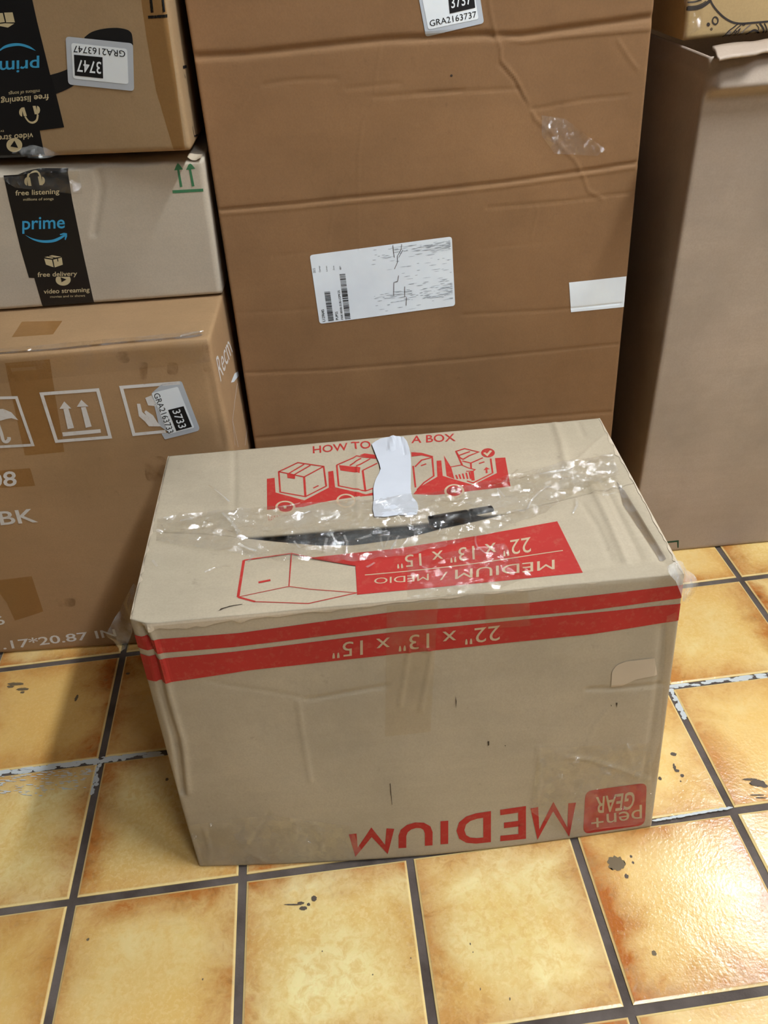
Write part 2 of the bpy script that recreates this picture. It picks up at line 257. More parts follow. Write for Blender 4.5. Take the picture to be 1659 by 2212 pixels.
  ('rear_flap/step_disc','top','red_print',0,None,[('P',[(.289,.5686),(.2885,.5629),(.2871,.5578),(.2847,.5538),(.2817,.551),(.2781,.5497),(.2743,.55),(.2705,.5518),(.2668,.5551),(.2637,.5595),(.2613,.5648),(.2597,.5707),(.2591,.5768),(.2596,.5825),(.261,.5877),(.2633,.5918),(.2664,.5946),(.27,.5959),(.2738,.5956),(.2777,.5938),(.2814,.5905),(.2845,.586),(.2869,.5806),(.2884,.5746)])]),
  ('rear_flap/step_disc','top','red_print',0,None,[('P',[(.644,.5825),(.6429,.5755),(.6409,.5693),(.6381,.5642),(.6347,.5607),(.631,.559),(.6271,.5591),(.6233,.5611),(.62,.5648),(.6173,.5701),(.6154,.5764),(.6144,.5835),(.6144,.5908),(.6154,.5979),(.6174,.6042),(.6202,.6094),(.6237,.613),(.6275,.6148),(.6314,.6146),(.6352,.6126),(.6386,.6088),(.6413,.6034),(.6432,.597),(.6441,.5898)])]),
  ('worn_edge','top','edge_kraft',1,'ragged paper along the side edge of the lid',[('P',[(-.0121,.0095),(-.0122,.0287),(-.0122,.0482),(-.0123,.0679),(-.0124,.0879),(-.0124,.1081),(-.0125,.1285),(-.0126,.1492),(-.0127,.1702),(-.0127,.1914),(-.0128,.2129),(-.0129,.2347),(-.013,.2568),(-.0131,.2791),(-.0131,.3017),(-.0132,.3247),(-.0133,.3479),(-.0134,.3715),(-.0135,.3954),(-.0136,.4196),(-.0136,.4441),(-.0137,.469),(-.0138,.4942),(-.0139,.5197),(-.014,.5457),(-.0141,.5719),(-.0142,.5986),(-.0143,.6257),(-.0144,.6531),(-.0145,.6809),(-.0146,.7092),(-.0147,.7378),(-.0148,.7669),(-.0149,.7964),(-.015,.8264),(-.0151,.8568),(-.0152,.8877),(-.0153,.9191),(-.0154,.951),(-.0155,.9833),(-.0157,1.0162),(.0038,.9961),(.0023,.9651),(.0014,.9339),(.003,.9006),(.0013,.8712),(.002,.8398),(.0016,.81),(.0031,.7788),(.0022,.7504),(.0033,.7205),(.0012,.6941),(.0052,.6622),(.0029,.6368),(.0016,.6108),(.0045,.5812),(.0028,.5564),(.0059,.5274),(.0046,.5029),(.0078,.4746),(.0039,.4531),(.0029,.4293),(.0018,.406),(.0091,.3755),(.0039,.3564),(.0016,.335),(.0015,.312),(.0055,.2857),(.0079,.2612),(.0012,.2447),(.0094,.216),(.0025,.2001),(.0012,.1798),(.0012,.1588),(.0016,.1375),(.0015,.117),(.0034,.0953),(.0039,.0747),(.0021,.0564),(.0009,.0377),(.0038,.0162),(.0029,-.0023)])]),
  ('worn_edge','top','edge_kraft',1,'ragged paper along the side edge of the lid',[('P',[(1.0165,1.0209),(1.0164,.988),(1.0163,.9557),(1.0161,.9239),(1.016,.8925),(1.0159,.8617),(1.0158,.8313),(1.0157,.8013),(1.0156,.7718),(1.0155,.7426),(1.0154,.714),(1.0153,.6857),(1.0152,.6578),(1.0151,.6304),(1.015,.6033),(1.0149,.5766),(1.0148,.5502),(1.0147,.5243),(1.0146,.4986),(1.0145,.4734),(1.0144,.4484),(1.0143,.4238),(1.0142,.3996),(1.0141,.3756),(1.0141,.352),(1.014,.3286),(1.0139,.3056),(1.0138,.2829),(1.0137,.2605),(1.0136,.2383),(1.0136,.2164),(1.0135,.1948),(1.0134,.1735),(1.0133,.1524),(1.0132,.1316),(1.0132,.1111),(1.0131,.0908),(1.013,.0707),(1.0129,.0509),(1.0129,.0313),(1.0128,.012),(.998,-.0019),(.9957,.0151),(.9935,.0324),(.9967,.0551),(.9909,.0695),(.9956,.0941),(.9935,.1124),(.9935,.1329),(.9985,.1588),(.9943,.1758),(.9965,.1994),(.994,.2184),(.9951,.2415),(.9941,.2627),(.9931,.2842),(.9952,.3091),(.9959,.333),(.996,.3565),(.9977,.382),(.9943,.4024),(.9967,.4294),(.9941,.4512),(.9952,.4775),(.9967,.5044),(.9966,.53),(.9927,.5518),(.9967,.5827),(.9953,.6079),(.9969,.6369),(.993,.6599),(.9962,.6917),(.9885,.7109),(.9918,.7436),(.9981,.7802),(.99,.8002),(.9931,.834),(.9982,.8708),(.9931,.8955),(.9957,.9302),(.9971,.9638),(.9949,.9935)])]),
  ('clear_tape','top','clear_tape_crumpled',3,'crumpled clear packing tape',[('P',[(.0104,.5561),(.1338,.5777),(.2204,.5834),(.3462,.5815),(.4528,.5819),(.5549,.5837),(.7096,.6233),(.8343,.6737),(.9831,.7162),(.9743,.5634),(.8785,.4932),(.7987,.3914),(.6784,.3018),(.529,.2258),(.405,.2156),(.2638,.2514),(.1539,.3346),(.0193,.4163)])]),
  ('clear_tape','top','clear_tape_wrinkled',4,None,[('P',[(.8621,.6207),(.9686,.5588),(.9718,.4671),(.9187,.4439),(.8408,.5338)])]),
  ('clear_tape','top','grey_tape',2,None,[('P',[(.9662,.544),(.9718,.4671),(.9828,.0854),(.9684,.0772),(.9525,.3916)])]),
  ('clear_tape','top','clear_tape_wrinkled',3,None,[('P',[(.5103,.2059),(.6996,.2445),(.7305,.0559),(.6481,-.0063),(.4988,-.0048)])]),
  ('tape_fold','top','film_fold',12,None,[('L',[(.7045,.5811),(.7085,.5817),(.7141,.5822),(.721,.585),(.7289,.5926),(.7393,.6085),(.752,.6307),(.764,.6528),(.7723,.6681)],.0022)]),  # folds of the lid tape, whitened where glints run: painted highlights
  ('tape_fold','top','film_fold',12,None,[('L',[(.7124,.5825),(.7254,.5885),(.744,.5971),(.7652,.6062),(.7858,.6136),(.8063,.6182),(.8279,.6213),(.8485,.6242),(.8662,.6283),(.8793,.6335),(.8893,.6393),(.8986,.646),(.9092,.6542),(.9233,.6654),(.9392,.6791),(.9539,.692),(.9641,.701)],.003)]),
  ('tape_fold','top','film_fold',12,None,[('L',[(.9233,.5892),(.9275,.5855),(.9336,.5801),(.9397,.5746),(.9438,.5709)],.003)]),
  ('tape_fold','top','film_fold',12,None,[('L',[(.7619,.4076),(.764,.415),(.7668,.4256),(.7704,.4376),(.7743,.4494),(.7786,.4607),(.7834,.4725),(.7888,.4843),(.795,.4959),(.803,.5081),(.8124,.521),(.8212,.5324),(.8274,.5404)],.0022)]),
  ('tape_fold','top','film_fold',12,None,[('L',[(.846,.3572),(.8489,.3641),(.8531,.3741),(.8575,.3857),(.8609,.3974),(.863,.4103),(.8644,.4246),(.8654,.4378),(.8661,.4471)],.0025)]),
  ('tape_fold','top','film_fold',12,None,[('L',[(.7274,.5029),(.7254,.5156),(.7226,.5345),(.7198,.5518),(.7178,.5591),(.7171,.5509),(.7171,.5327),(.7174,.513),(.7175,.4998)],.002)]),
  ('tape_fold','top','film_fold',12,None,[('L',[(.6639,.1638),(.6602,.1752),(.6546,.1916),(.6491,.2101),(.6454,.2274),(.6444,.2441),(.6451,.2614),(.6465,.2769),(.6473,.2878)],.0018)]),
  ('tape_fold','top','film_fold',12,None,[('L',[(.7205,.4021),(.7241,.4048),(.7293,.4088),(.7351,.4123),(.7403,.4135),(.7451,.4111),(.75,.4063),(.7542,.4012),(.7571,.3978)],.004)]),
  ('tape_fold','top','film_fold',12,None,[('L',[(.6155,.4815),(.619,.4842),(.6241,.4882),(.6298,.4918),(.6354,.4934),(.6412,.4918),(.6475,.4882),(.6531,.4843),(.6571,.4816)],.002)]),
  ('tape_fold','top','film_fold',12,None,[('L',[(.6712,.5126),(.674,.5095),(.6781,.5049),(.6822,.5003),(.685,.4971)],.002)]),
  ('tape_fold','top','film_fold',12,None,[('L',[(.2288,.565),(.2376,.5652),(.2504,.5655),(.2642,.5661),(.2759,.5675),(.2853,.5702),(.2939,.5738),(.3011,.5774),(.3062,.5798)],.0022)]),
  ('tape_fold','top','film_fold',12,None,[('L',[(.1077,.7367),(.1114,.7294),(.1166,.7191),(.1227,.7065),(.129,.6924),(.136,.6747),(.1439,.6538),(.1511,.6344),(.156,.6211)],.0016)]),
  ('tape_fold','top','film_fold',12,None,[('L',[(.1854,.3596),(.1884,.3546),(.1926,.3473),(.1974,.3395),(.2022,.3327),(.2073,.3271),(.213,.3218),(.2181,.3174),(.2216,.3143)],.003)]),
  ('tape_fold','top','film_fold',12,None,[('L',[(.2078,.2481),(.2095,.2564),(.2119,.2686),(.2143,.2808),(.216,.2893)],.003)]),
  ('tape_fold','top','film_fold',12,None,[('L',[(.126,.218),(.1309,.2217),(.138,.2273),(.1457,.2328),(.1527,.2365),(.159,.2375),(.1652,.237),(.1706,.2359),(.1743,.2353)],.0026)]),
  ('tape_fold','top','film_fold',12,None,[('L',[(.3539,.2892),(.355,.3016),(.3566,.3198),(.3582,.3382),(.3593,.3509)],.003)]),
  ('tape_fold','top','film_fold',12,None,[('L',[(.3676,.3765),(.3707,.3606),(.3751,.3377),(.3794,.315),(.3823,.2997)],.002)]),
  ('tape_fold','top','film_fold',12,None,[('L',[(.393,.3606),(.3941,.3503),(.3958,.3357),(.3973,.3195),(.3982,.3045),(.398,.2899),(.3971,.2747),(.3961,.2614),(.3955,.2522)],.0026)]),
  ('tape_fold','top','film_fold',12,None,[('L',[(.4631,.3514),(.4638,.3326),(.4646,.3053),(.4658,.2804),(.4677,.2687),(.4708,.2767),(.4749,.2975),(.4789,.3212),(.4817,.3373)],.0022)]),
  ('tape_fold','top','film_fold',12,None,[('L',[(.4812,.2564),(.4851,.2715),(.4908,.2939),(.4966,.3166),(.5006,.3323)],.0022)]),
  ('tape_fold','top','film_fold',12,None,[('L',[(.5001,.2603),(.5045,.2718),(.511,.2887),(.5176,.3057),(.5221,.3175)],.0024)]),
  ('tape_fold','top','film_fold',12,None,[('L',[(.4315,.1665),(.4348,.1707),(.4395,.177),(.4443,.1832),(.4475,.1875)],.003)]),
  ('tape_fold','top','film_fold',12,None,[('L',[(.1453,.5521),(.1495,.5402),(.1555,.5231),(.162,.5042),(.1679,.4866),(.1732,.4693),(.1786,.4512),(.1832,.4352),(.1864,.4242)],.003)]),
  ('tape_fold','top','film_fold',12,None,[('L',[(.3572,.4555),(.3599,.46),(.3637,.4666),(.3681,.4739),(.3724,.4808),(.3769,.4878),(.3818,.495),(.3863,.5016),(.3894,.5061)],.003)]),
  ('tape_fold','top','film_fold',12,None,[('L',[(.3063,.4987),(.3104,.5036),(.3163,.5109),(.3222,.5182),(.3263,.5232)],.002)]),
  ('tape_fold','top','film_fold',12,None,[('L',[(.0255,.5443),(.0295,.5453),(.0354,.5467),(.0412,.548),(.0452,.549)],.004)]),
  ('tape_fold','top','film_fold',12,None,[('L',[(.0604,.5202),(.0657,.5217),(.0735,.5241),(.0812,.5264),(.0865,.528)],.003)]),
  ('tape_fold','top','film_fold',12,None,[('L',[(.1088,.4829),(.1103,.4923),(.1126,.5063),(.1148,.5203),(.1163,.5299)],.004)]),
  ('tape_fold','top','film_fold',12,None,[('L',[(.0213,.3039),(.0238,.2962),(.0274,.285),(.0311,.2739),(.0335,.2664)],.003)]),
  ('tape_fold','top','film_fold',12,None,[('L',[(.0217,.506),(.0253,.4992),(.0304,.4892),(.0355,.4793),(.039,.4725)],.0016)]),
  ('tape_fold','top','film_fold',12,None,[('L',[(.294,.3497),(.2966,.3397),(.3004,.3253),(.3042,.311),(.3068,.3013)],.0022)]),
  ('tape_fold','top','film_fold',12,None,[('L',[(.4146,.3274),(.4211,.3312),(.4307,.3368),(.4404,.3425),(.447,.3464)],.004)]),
  ('paper_strip','top','strip_paper',7,'torn white paper strip',[('P',[(.4682,.9431),(.477,.9594),(.4896,.9767),(.5045,.982),(.5197,.9823),(.5326,.9844),(.5428,.9752),(.5486,.9406),(.5512,.8931),(.5514,.8431),(.5493,.7832),(.5442,.7),(.5396,.6247),(.5393,.5865),(.5411,.5634),(.5449,.5485),(.5479,.5318),(.5481,.4922),(.5427,.4581),(.5268,.4571),(.5054,.4654),(.4783,.46),(.4564,.4673),(.4548,.519),(.4595,.5801),(.4599,.6169),(.4609,.6469),(.4643,.6777),(.4691,.7078),(.4761,.7382),(.4815,.7695),(.4801,.8076),(.477,.8384)])]),
 ],
 'L1': [
  ('brown_tape','front','brown_tape',0,None,[('P',[(.6373,.9779),(.7168,.9793),(.6862,.7154),(.6112,.714)])]),
  ('brown_tape','front','brown_tape',0,None,[('P',[(.5149,.6738),(.6116,.6744),(.609,.6179),(.5074,.6193)])]),
  ('brown_tape','front','brown_tape',0,None,[('P',[(.4399,.2986),(.5303,.3062),(.5239,.1667),(.4548,.1377),(.454,.2103)])]),
  ('clear_tape','front','clear_tape',0,None,[('P',[(.5113,.9821),(.9961,1.0026),(.9935,.9408),(.4939,.92)])]),
  ('umbrella_icon','front','white_print',1,None,[('L',[(.5342,.8909),(.6357,.8841),(.6331,.7445),(.5243,.7476),(.5342,.8909)],.004),('P',[(.5446,.8256),(.565,.8452),(.5859,.8549),(.6043,.8552),(.6169,.844),(.6242,.8203),(.613,.8274),(.6034,.8261),(.59,.8218),(.5736,.8305),(.5578,.829)]),('L',[(.5848,.8258),(.5847,.8189),(.5847,.8089),(.5845,.798),(.5843,.7887),(.5838,.7811),(.5831,.7741),(.5825,.7682),(.5826,.7637),(.5834,.761),(.5848,.7598),(.5864,.7596),(.588,.76),(.5896,.7611),(.5913,.7631),(.593,.7654),(.5941,.7674),(.5947,.7691),(.5949,.7708),(.5949,.7723),(.595,.7734)],.0045)]),
  ('arrows_icon','front','white_print',1,None,[('L',[(.6823,.8891),(.7837,.8889),(.7797,.7506),(.6786,.7493),(.6823,.8891)],.0045),('P',[(.7049,.8436),(.7178,.8637),(.7264,.8421)]),('P',[(.7117,.8423),(.7211,.8431),(.7192,.7854),(.7069,.7833)]),('P',[(.737,.8457),(.7492,.8649),(.7582,.8447)]),('P',[(.7442,.8434),(.7529,.8438),(.7521,.7861),(.7406,.7834)]),('P',[(.6948,.7747),(.7664,.7764),(.7655,.7654),(.6938,.7628)])]),
  ('handling_icon','front','white_print',1,None,[('L',[(.9323,.8912),(.8264,.8906),(.8248,.7534),(.8849,.756)],.0045),('P',[(.846,.8418),(.852,.8411),(.8515,.8169),(.8576,.8055),(.8551,.8165),(.859,.8209),(.8696,.805),(.874,.7848),(.8796,.7717),(.8566,.7743),(.8515,.7899),(.8433,.8056)]),('P',[(.8638,.8565),(.8761,.8623),(.8797,.8379),(.88,.8306),(.8653,.8348)])]),
  ('lettering','front','white_print',1,None,[('T','08',[(.5205,.6221),(.5752,.6242),(.5825,.6683),(.5296,.6682)],'cap',.014)]),
  ('lettering','front','white_print',1,None,[('T','-BK',[(.4899,.4974),(.5873,.4987),(.588,.5431),(.4961,.542)],'cap',.014)]),
  ('lettering','front','white_print',1,None,[('T','6',[(.4101,.1243),(.4312,.1267),(.4347,.1596),(.4139,.1582)],'cap',.012)]),
  ('lettering','front','white_print',1,None,[('T','.17*20.87 IN',[(.4016,.021),(.6607,.0432),(.6617,.0738),(.4051,.0548)],'cap',.012)]),
  ('sticker','front','grey_paper',1,None,[('P',[(.8973,.8887),(.8987,.89),(.9001,.891),(.9016,.8916),(.9031,.8919),(.9317,.8954),(.9336,.8952),(.9351,.8942),(.9361,.8923),(.9366,.8896),(.9484,.7645),(.9484,.7588),(.9472,.7545),(.9448,.7514),(.9412,.7496),(.8811,.7327),(.8804,.7326),(.8798,.7329),(.8794,.7335),(.8791,.7344),(.8766,.7483),(.8765,.7492),(.8766,.7499),(.877,.7504),(.8777,.7506),(.8893,.7516),(.89,.7517),(.8904,.7521),(.8903,.7527),(.8899,.7535),(.8773,.7719),(.8765,.7734),(.8759,.7751),(.8756,.7769),(.8755,.779),(.8769,.8632),(.8771,.8654),(.8777,.8674),(.8786,.8692),(.8798,.8707)])]),
  ('sticker/white_panel','front','white_paper',2,None,[('P',[(.8776,.8645),(.8776,.8664),(.878,.8679),(.8789,.8689),(.8802,.8695),(.9242,.8807),(.9255,.8808),(.9265,.8802),(.9272,.879),(.9276,.8772),(.9392,.7661),(.9392,.7641),(.9388,.7625),(.938,.7615),(.9367,.7608),(.8929,.7486),(.8915,.7486),(.8905,.7491),(.8898,.7504),(.8894,.7522)])]),
  ('sticker/lettering','front','black_print',3,None,[('T','GRA2163733',[(.8803,.8656),(.8888,.749),(.9002,.7537),(.8912,.8691)],'cap',0)]),
  ('sticker/number_block','front','black_print',3,None,[('P',[(.8995,.8182),(.9294,.8264),(.9358,.7651),(.9052,.7556)])]),
  ('sticker/number','front','white_paper',4,None,[('T','3733',[(.9068,.8154),(.9116,.7624),(.926,.7667),(.921,.8196)],'cap',.01)]),
  ('grime','front','grime',1,None,[('P',[(.8333,.9748),(.834,.9798),(.8356,.9834),(.8381,.9855),(.8415,.9861),(.8513,.9858),(.8549,.9849),(.8571,.9824),(.8579,.9783),(.8571,.9726),(.8555,.9652),(.8538,.9599),(.8514,.9564),(.8484,.9547),(.8447,.9547),(.8403,.9557),(.837,.9572),(.8348,.9599),(.8334,.9638),(.8331,.969)])]),
  ('grime','front','grime',1,None,[('P',[(.8679,.9435),(.8689,.9478),(.8705,.9509),(.8727,.9528),(.8757,.9535),(.879,.9536),(.8817,.953),(.8833,.9513),(.8839,.9483),(.8834,.944),(.8733,.8976),(.8724,.8949),(.8712,.8933),(.8698,.8927),(.868,.8933),(.8661,.8945),(.8645,.8959),(.8634,.8979),(.863,.9004),(.8631,.9034)])]),
  ('grime','front','grime',1,None,[('P',[(.9167,.9385),(.9182,.9434),(.9203,.9467),(.9231,.9483),(.9265,.9483),(.9302,.9474),(.9334,.9459),(.9354,.9432),(.9362,.9392),(.9359,.934),(.9344,.9247),(.9331,.9193),(.9309,.9157),(.928,.9138),(.9244,.9139),(.9203,.9148),(.9169,.9164),(.9149,.9193),(.9142,.9236),(.9148,.9292)])]),
  ('grime','front','grime',1,None,[('P',[(.9849,.9827),(.9856,.9864),(.987,.9887),(.9889,.9896),(.9913,.9892),(.9941,.988),(.9965,.9864),(.998,.984),(.9987,.9808),(.9987,.9767),(.9923,.9187),(.9915,.9151),(.9902,.9128),(.9884,.9119),(.986,.9124),(.9834,.9137),(.9811,.9153),(.9796,.9177),(.9789,.9208),(.979,.9248)])]),
  ('grime','front','grime',1,None,[('P',[(.8276,.6532),(.8305,.666),(.835,.6752),(.8413,.6806),(.8494,.6824),(.8584,.6824),(.8658,.6806),(.8701,.6753),(.8712,.6663),(.8693,.6537),(.8629,.6273),(.8595,.6172),(.8551,.6099),(.8495,.6054),(.8428,.6037),(.8356,.6035),(.8294,.6048),(.8255,.6091),(.8237,.6164),(.8242,.6267)])]),
  ('grime','front','grime',1,None,[('P',[(.5581,.2031),(.5595,.2089),(.5615,.2129),(.5641,.215),(.5673,.2154),(.5971,.2115),(.6,.2102),(.6016,.2075),(.6018,.2032),(.6008,.1974),(.599,.1909),(.5971,.1852),(.5947,.1812),(.5918,.179),(.5885,.1786),(.562,.1822),(.559,.1834),(.5572,.1862),(.5565,.1906),(.557,.1965)])]),
  ('lettering','right','white_print',0,None,[('T','Recm',[(.0309,.8684),(.2643,.8386),(.2259,.9094),(.0328,.9336)],'cap',0)]),
  ('white_tag','right','white_paper',1,None,[('P',[(.1611,.797),(.2332,.7872),(.2838,.7671),(.281,.7542),(.1996,.7779)])]),
  ('strapping_thread','right','white_print',1,None,[('L',[(.2419,.751),(.0736,.7311),(.0409,.6727)],.0012)]),
  ('strapping_thread','right','white_print',1,None,[('L',[(.0736,.7311),(.0753,.6452)],.0012)]),
  ('strapping_thread','right','white_print',1,None,[('L',[(.2742,.5936),(.1774,.5852)],.0012)]),
  ('brown_tape','top','brown_tape',0,None,[('P',[(.6267,.1961),(.7085,.1758),(.7078,.093),(.6309,.0986)])]),
  ('clear_tape','top','clear_tape_wrinkled',0,None,[('P',[(.5385,.0255),(.9804,.0511),(.9864,.0267),(.5481,-.0082)])]),
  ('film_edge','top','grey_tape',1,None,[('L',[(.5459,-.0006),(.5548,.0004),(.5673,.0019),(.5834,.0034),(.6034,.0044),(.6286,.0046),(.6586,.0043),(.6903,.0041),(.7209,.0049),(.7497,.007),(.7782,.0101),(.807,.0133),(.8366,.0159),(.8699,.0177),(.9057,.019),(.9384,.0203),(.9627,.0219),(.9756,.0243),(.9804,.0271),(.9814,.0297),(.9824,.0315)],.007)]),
  ('tape_fold','top','film_fold',2,None,[('L',[(.9474,.0265),(.9509,.0284),(.956,.0312),(.9617,.0342),(.967,.037),(.9721,.0396),(.9774,.0422),(.9821,.0445),(.9854,.0461)],.006)]),  # highlight line along the film edge, painted as whitened folds
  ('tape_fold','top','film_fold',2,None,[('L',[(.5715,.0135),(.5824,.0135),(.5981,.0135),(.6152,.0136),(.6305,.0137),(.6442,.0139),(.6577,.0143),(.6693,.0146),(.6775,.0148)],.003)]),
 ],
 'L2': [
  ('printed_tape','front','black_tape',0,'black printed parcel tape',[('P',[(.6179,1.0296),(.7407,1.0086),(.7344,.7743),(.7292,.3902),(.7253,-.0469),(.7267,-.0749),(.6156,-.0502),(.6161,.2327),(.6055,.2383),(.6061,.4592),(.6114,.7698)])]),
  ('printed_tape/lettering','front','cream_print',1,None,[('T','free listening',[(.6276,.8295),(.713,.8241),(.7146,.846),(.6294,.8512)],'x',.012)]),
  ('printed_tape/lettering','front','cream_print',1,None,[('T','millions of songs',[(.6398,.7907),(.6985,.7842),(.6994,.7955),(.6407,.8019)],'x',0)]),
  ('printed_tape/lettering','front','cream_print',1,None,[('T','free delivery',[(.6238,.2406),(.7055,.2301),(.707,.2518),(.6256,.2633)],'x',.012)]),
  ('printed_tape/lettering','front','cream_print',1,None,[('T','video streaming',[(.6263,.1097),(.7225,.1002),(.724,.1219),(.628,.1318)],'x',.012)]),
  ('printed_tape/lettering','front','cream_print',1,None,[('T','movies and tv shows',[(.6372,.074),(.7104,.0646),(.7112,.0763),(.6381,.0858)],'x',0)]),
  ('printed_tape/lettering','front','blue_print',1,None,[('T','prime',[(.6211,.5925),(.7061,.5848),(.7103,.6421),(.6258,.6495)],'x',.012)]),
  ('printed_tape/smile_arrow','front','blue_print',1,None,[('P',[(.6245,.5511),(.6262,.5469),(.6287,.5408),(.6317,.5343),(.6347,.5285),(.6379,.5236),(.6414,.519),(.645,.5149),(.6486,.5115),(.6522,.5089),(.6559,.507),(.6596,.5058),(.6633,.5053),(.667,.5051),(.6707,.5054),(.6746,.5068),(.6789,.5098),(.6844,.5157),(.6908,.5237),(.6967,.5316),(.7007,.5371),(.7027,.5273),(.7006,.523),(.6975,.5167),(.6941,.51),(.6907,.5043),(.6875,.4997),(.6842,.4955),(.6809,.4919),(.6773,.4893),(.6736,.4875),(.6697,.4865),(.6657,.4864),(.6619,.4869),(.6582,.488),(.6545,.4898),(.6509,.4923),(.6473,.4958),(.6438,.5004),(.6403,.506),(.637,.5122),(.634,.5188),(.6311,.5266),(.6283,.5356),(.626,.5438),(.6243,.5495)]),('P',[(.6928,.5433),(.7017,.551),(.7074,.5453),(.7061,.5237),(.7012,.4985),(.6997,.5022),(.7026,.53),(.7007,.5371),(.693,.5356)])]),
  ('printed_tape/parcel_icon','front','cream_print',1,None,[('P',[(.6481,.3735),(.6629,.3602),(.6621,.3046),(.6482,.3281)]),('P',[(.6655,.3607),(.6736,.3655),(.6733,.3446),(.6752,.3453),(.6758,.3672),(.684,.3731),(.6823,.3196),(.6644,.3029)]),('P',[(.6495,.3833),(.656,.3873),(.6673,.3744),(.6643,.3689)]),('P',[(.6589,.3894),(.6658,.3945),(.6836,.3789),(.671,.3752)])]),
  ('printed_tape/play_icon','front','cream_print',1,None,[('P',[(.6896,.2249),(.6903,.216),(.6903,.2067),(.6896,.1974),(.6883,.1884),(.6863,.1802),(.6839,.1731),(.681,.1674),(.6778,.1634),(.6745,.1613),(.6712,.1612),(.6681,.163),(.6652,.1667),(.6628,.1722),(.6608,.1791),(.6595,.1871),(.6588,.196),(.6589,.2053),(.6596,.2147),(.6609,.2236),(.6629,.2318)])]),
  ('printed_tape/play_triangle','front','black_tape',2,None,[('P',[(.6707,.2274),(.6818,.2071),(.6702,.1891)])]),
  ('printed_tape/headphones_icon','front','cream_print',1,None,[('L',[(.6613,.9461),(.6621,.9512),(.6632,.9586),(.6646,.9664),(.6663,.9727),(.6684,.9774),(.671,.9816),(.6736,.9845),(.676,.9857),(.6782,.9851),(.6804,.9829),(.6823,.9793),(.6837,.9741),(.6846,.9661),(.685,.9557),(.6851,.9456),(.6853,.9387)],.0022),('P',[(.6557,.8916),(.6545,.8925),(.6535,.8948),(.6528,.8983),(.6523,.9028),(.652,.9082),(.6521,.914),(.6525,.9202),(.6531,.9262),(.654,.9319),(.6551,.9369),(.6563,.9411),(.6576,.9441),(.6589,.9459),(.6601,.9463)]),('P',[(.6886,.944),(.6897,.9431),(.6907,.941),(.6915,.9377),(.6921,.9334),(.6923,.9284),(.6923,.9228),(.692,.9171),(.6914,.9113),(.6906,.9059),(.6896,.9011),(.6884,.8972),(.6871,.8943),(.6858,.8926),(.6846,.8922)]),('L',[(.6624,.9459),(.6606,.888)],.004),('L',[(.6837,.9465),(.6825,.8885)],.004)]),
  ('printed_tape/headphones_icon','front','cream_print',1,None,[('L',[(.6669,-.0265),(.6675,-.0247),(.6684,-.0222),(.6695,-.0197),(.6707,-.0178),(.6722,-.0164),(.6739,-.0154),(.6757,-.015),(.6773,-.0159),(.6789,-.0188),(.6804,-.0233),(.6818,-.0278),(.6827,-.0308)],.002)]),
  ('arrows_mark','front','green_print',0,None,[('P',[(.9475,.9434),(.9517,.9425),(.9523,.8197),(.9473,.8175)]),('P',[(.9417,.934),(.9509,.9888),(.9589,.9368)]),('P',[(.9698,.9388),(.9741,.94),(.9757,.8189),(.9704,.8168)]),('P',[(.9644,.9325),(.9737,.9852),(.9823,.9372)]),('P',[(.9316,.8004),(.9916,.7982),(.9914,.7786),(.9312,.7798)])]),
  ('clear_tape','front','clear_tape_wrinkled',2,None,[('P',[(.6152,1.0314),(.7617,1.0022),(.7577,.8131),(.7426,.8163),(.6324,.8823),(.6131,.9388)])]),
 ],
 'L3': [
  ('smile_print','front','black_print',0,None,[('P',[(.8315,.5349),(.8343,.5388),(.8382,.5445),(.8429,.5505),(.848,.5553),(.8535,.5589),(.8597,.5619),(.8662,.5642),(.8726,.5659),(.879,.5669),(.8856,.5672),(.892,.567),(.8978,.5662),(.9029,.5647),(.9076,.5626),(.9118,.5601),(.9153,.5574),(.9181,.5547),(.9201,.5517),(.9217,.5485),(.9229,.5449),(.9238,.5413),(.9242,.5376),(.9244,.5332),(.9244,.5274),(.9242,.5188),(.9237,.5082),(.9232,.4981),(.9229,.4911),(.8294,.4732)]),('P',[(.7426,.3804),(.7472,.3824),(.7538,.3853),(.7613,.3888),(.7686,.3928),(.7763,.3978),(.7845,.4037),(.792,.4093),(.7971,.4131),(.798,.3399),(.793,.3347),(.7859,.3271),(.7778,.3188),(.7702,.3118),(.7628,.306),(.755,.3007),(.748,.2962),(.7432,.2931)])]),
  ('printed_tape','front','black_tape',1,'black printed parcel tape upside down',[('P',[(.6307,.8215),(.7487,.8042),(.7486,.7007),(.7473,.6119),(.747,.3884),(.7491,.2904),(.7485,.1407),(.6954,.131),(.6927,.0494),(.6919,.0109),(.5315,-.0186),(.5575,.1889)])]),
  ('printed_tape/lettering','front','blue_print',2,None,[('T','prime',[(.7329,.4512),(.6296,.4553),(.6242,.4163),(.729,.4181)],'x',.012)]),
  ('printed_tape/smile_arrow','front','blue_print',2,None,[('P',[(.7309,.4898),(.7293,.4938),(.7271,.4995),(.7243,.5056),(.7213,.5108),(.7178,.5151),(.7139,.5191),(.7098,.5225),(.7056,.5251),(.7015,.5269),(.6972,.5279),(.6929,.5282),(.6886,.528),(.6843,.5271),(.68,.5255),(.6758,.5234),(.6719,.5208),(.6685,.5175),(.6654,.5136),(.6624,.5095),(.6594,.5055),(.6559,.5013),(.6523,.4968),(.649,.4929),(.6467,.4901),(.6452,.4789),(.6476,.4824),(.651,.4874),(.6548,.4928),(.6583,.4973),(.6613,.5009),(.6641,.5039),(.667,.5066),(.6704,.509),(.6742,.5111),(.6784,.5128),(.6828,.5142),(.6869,.5152),(.691,.5158),(.6949,.5162),(.6988,.516),(.7026,.515),(.7063,.5131),(.7099,.5104),(.7134,.5072),(.717,.5039),(.7208,.5003),(.7248,.4962),(.7284,.4924),(.7309,.4898)])]),
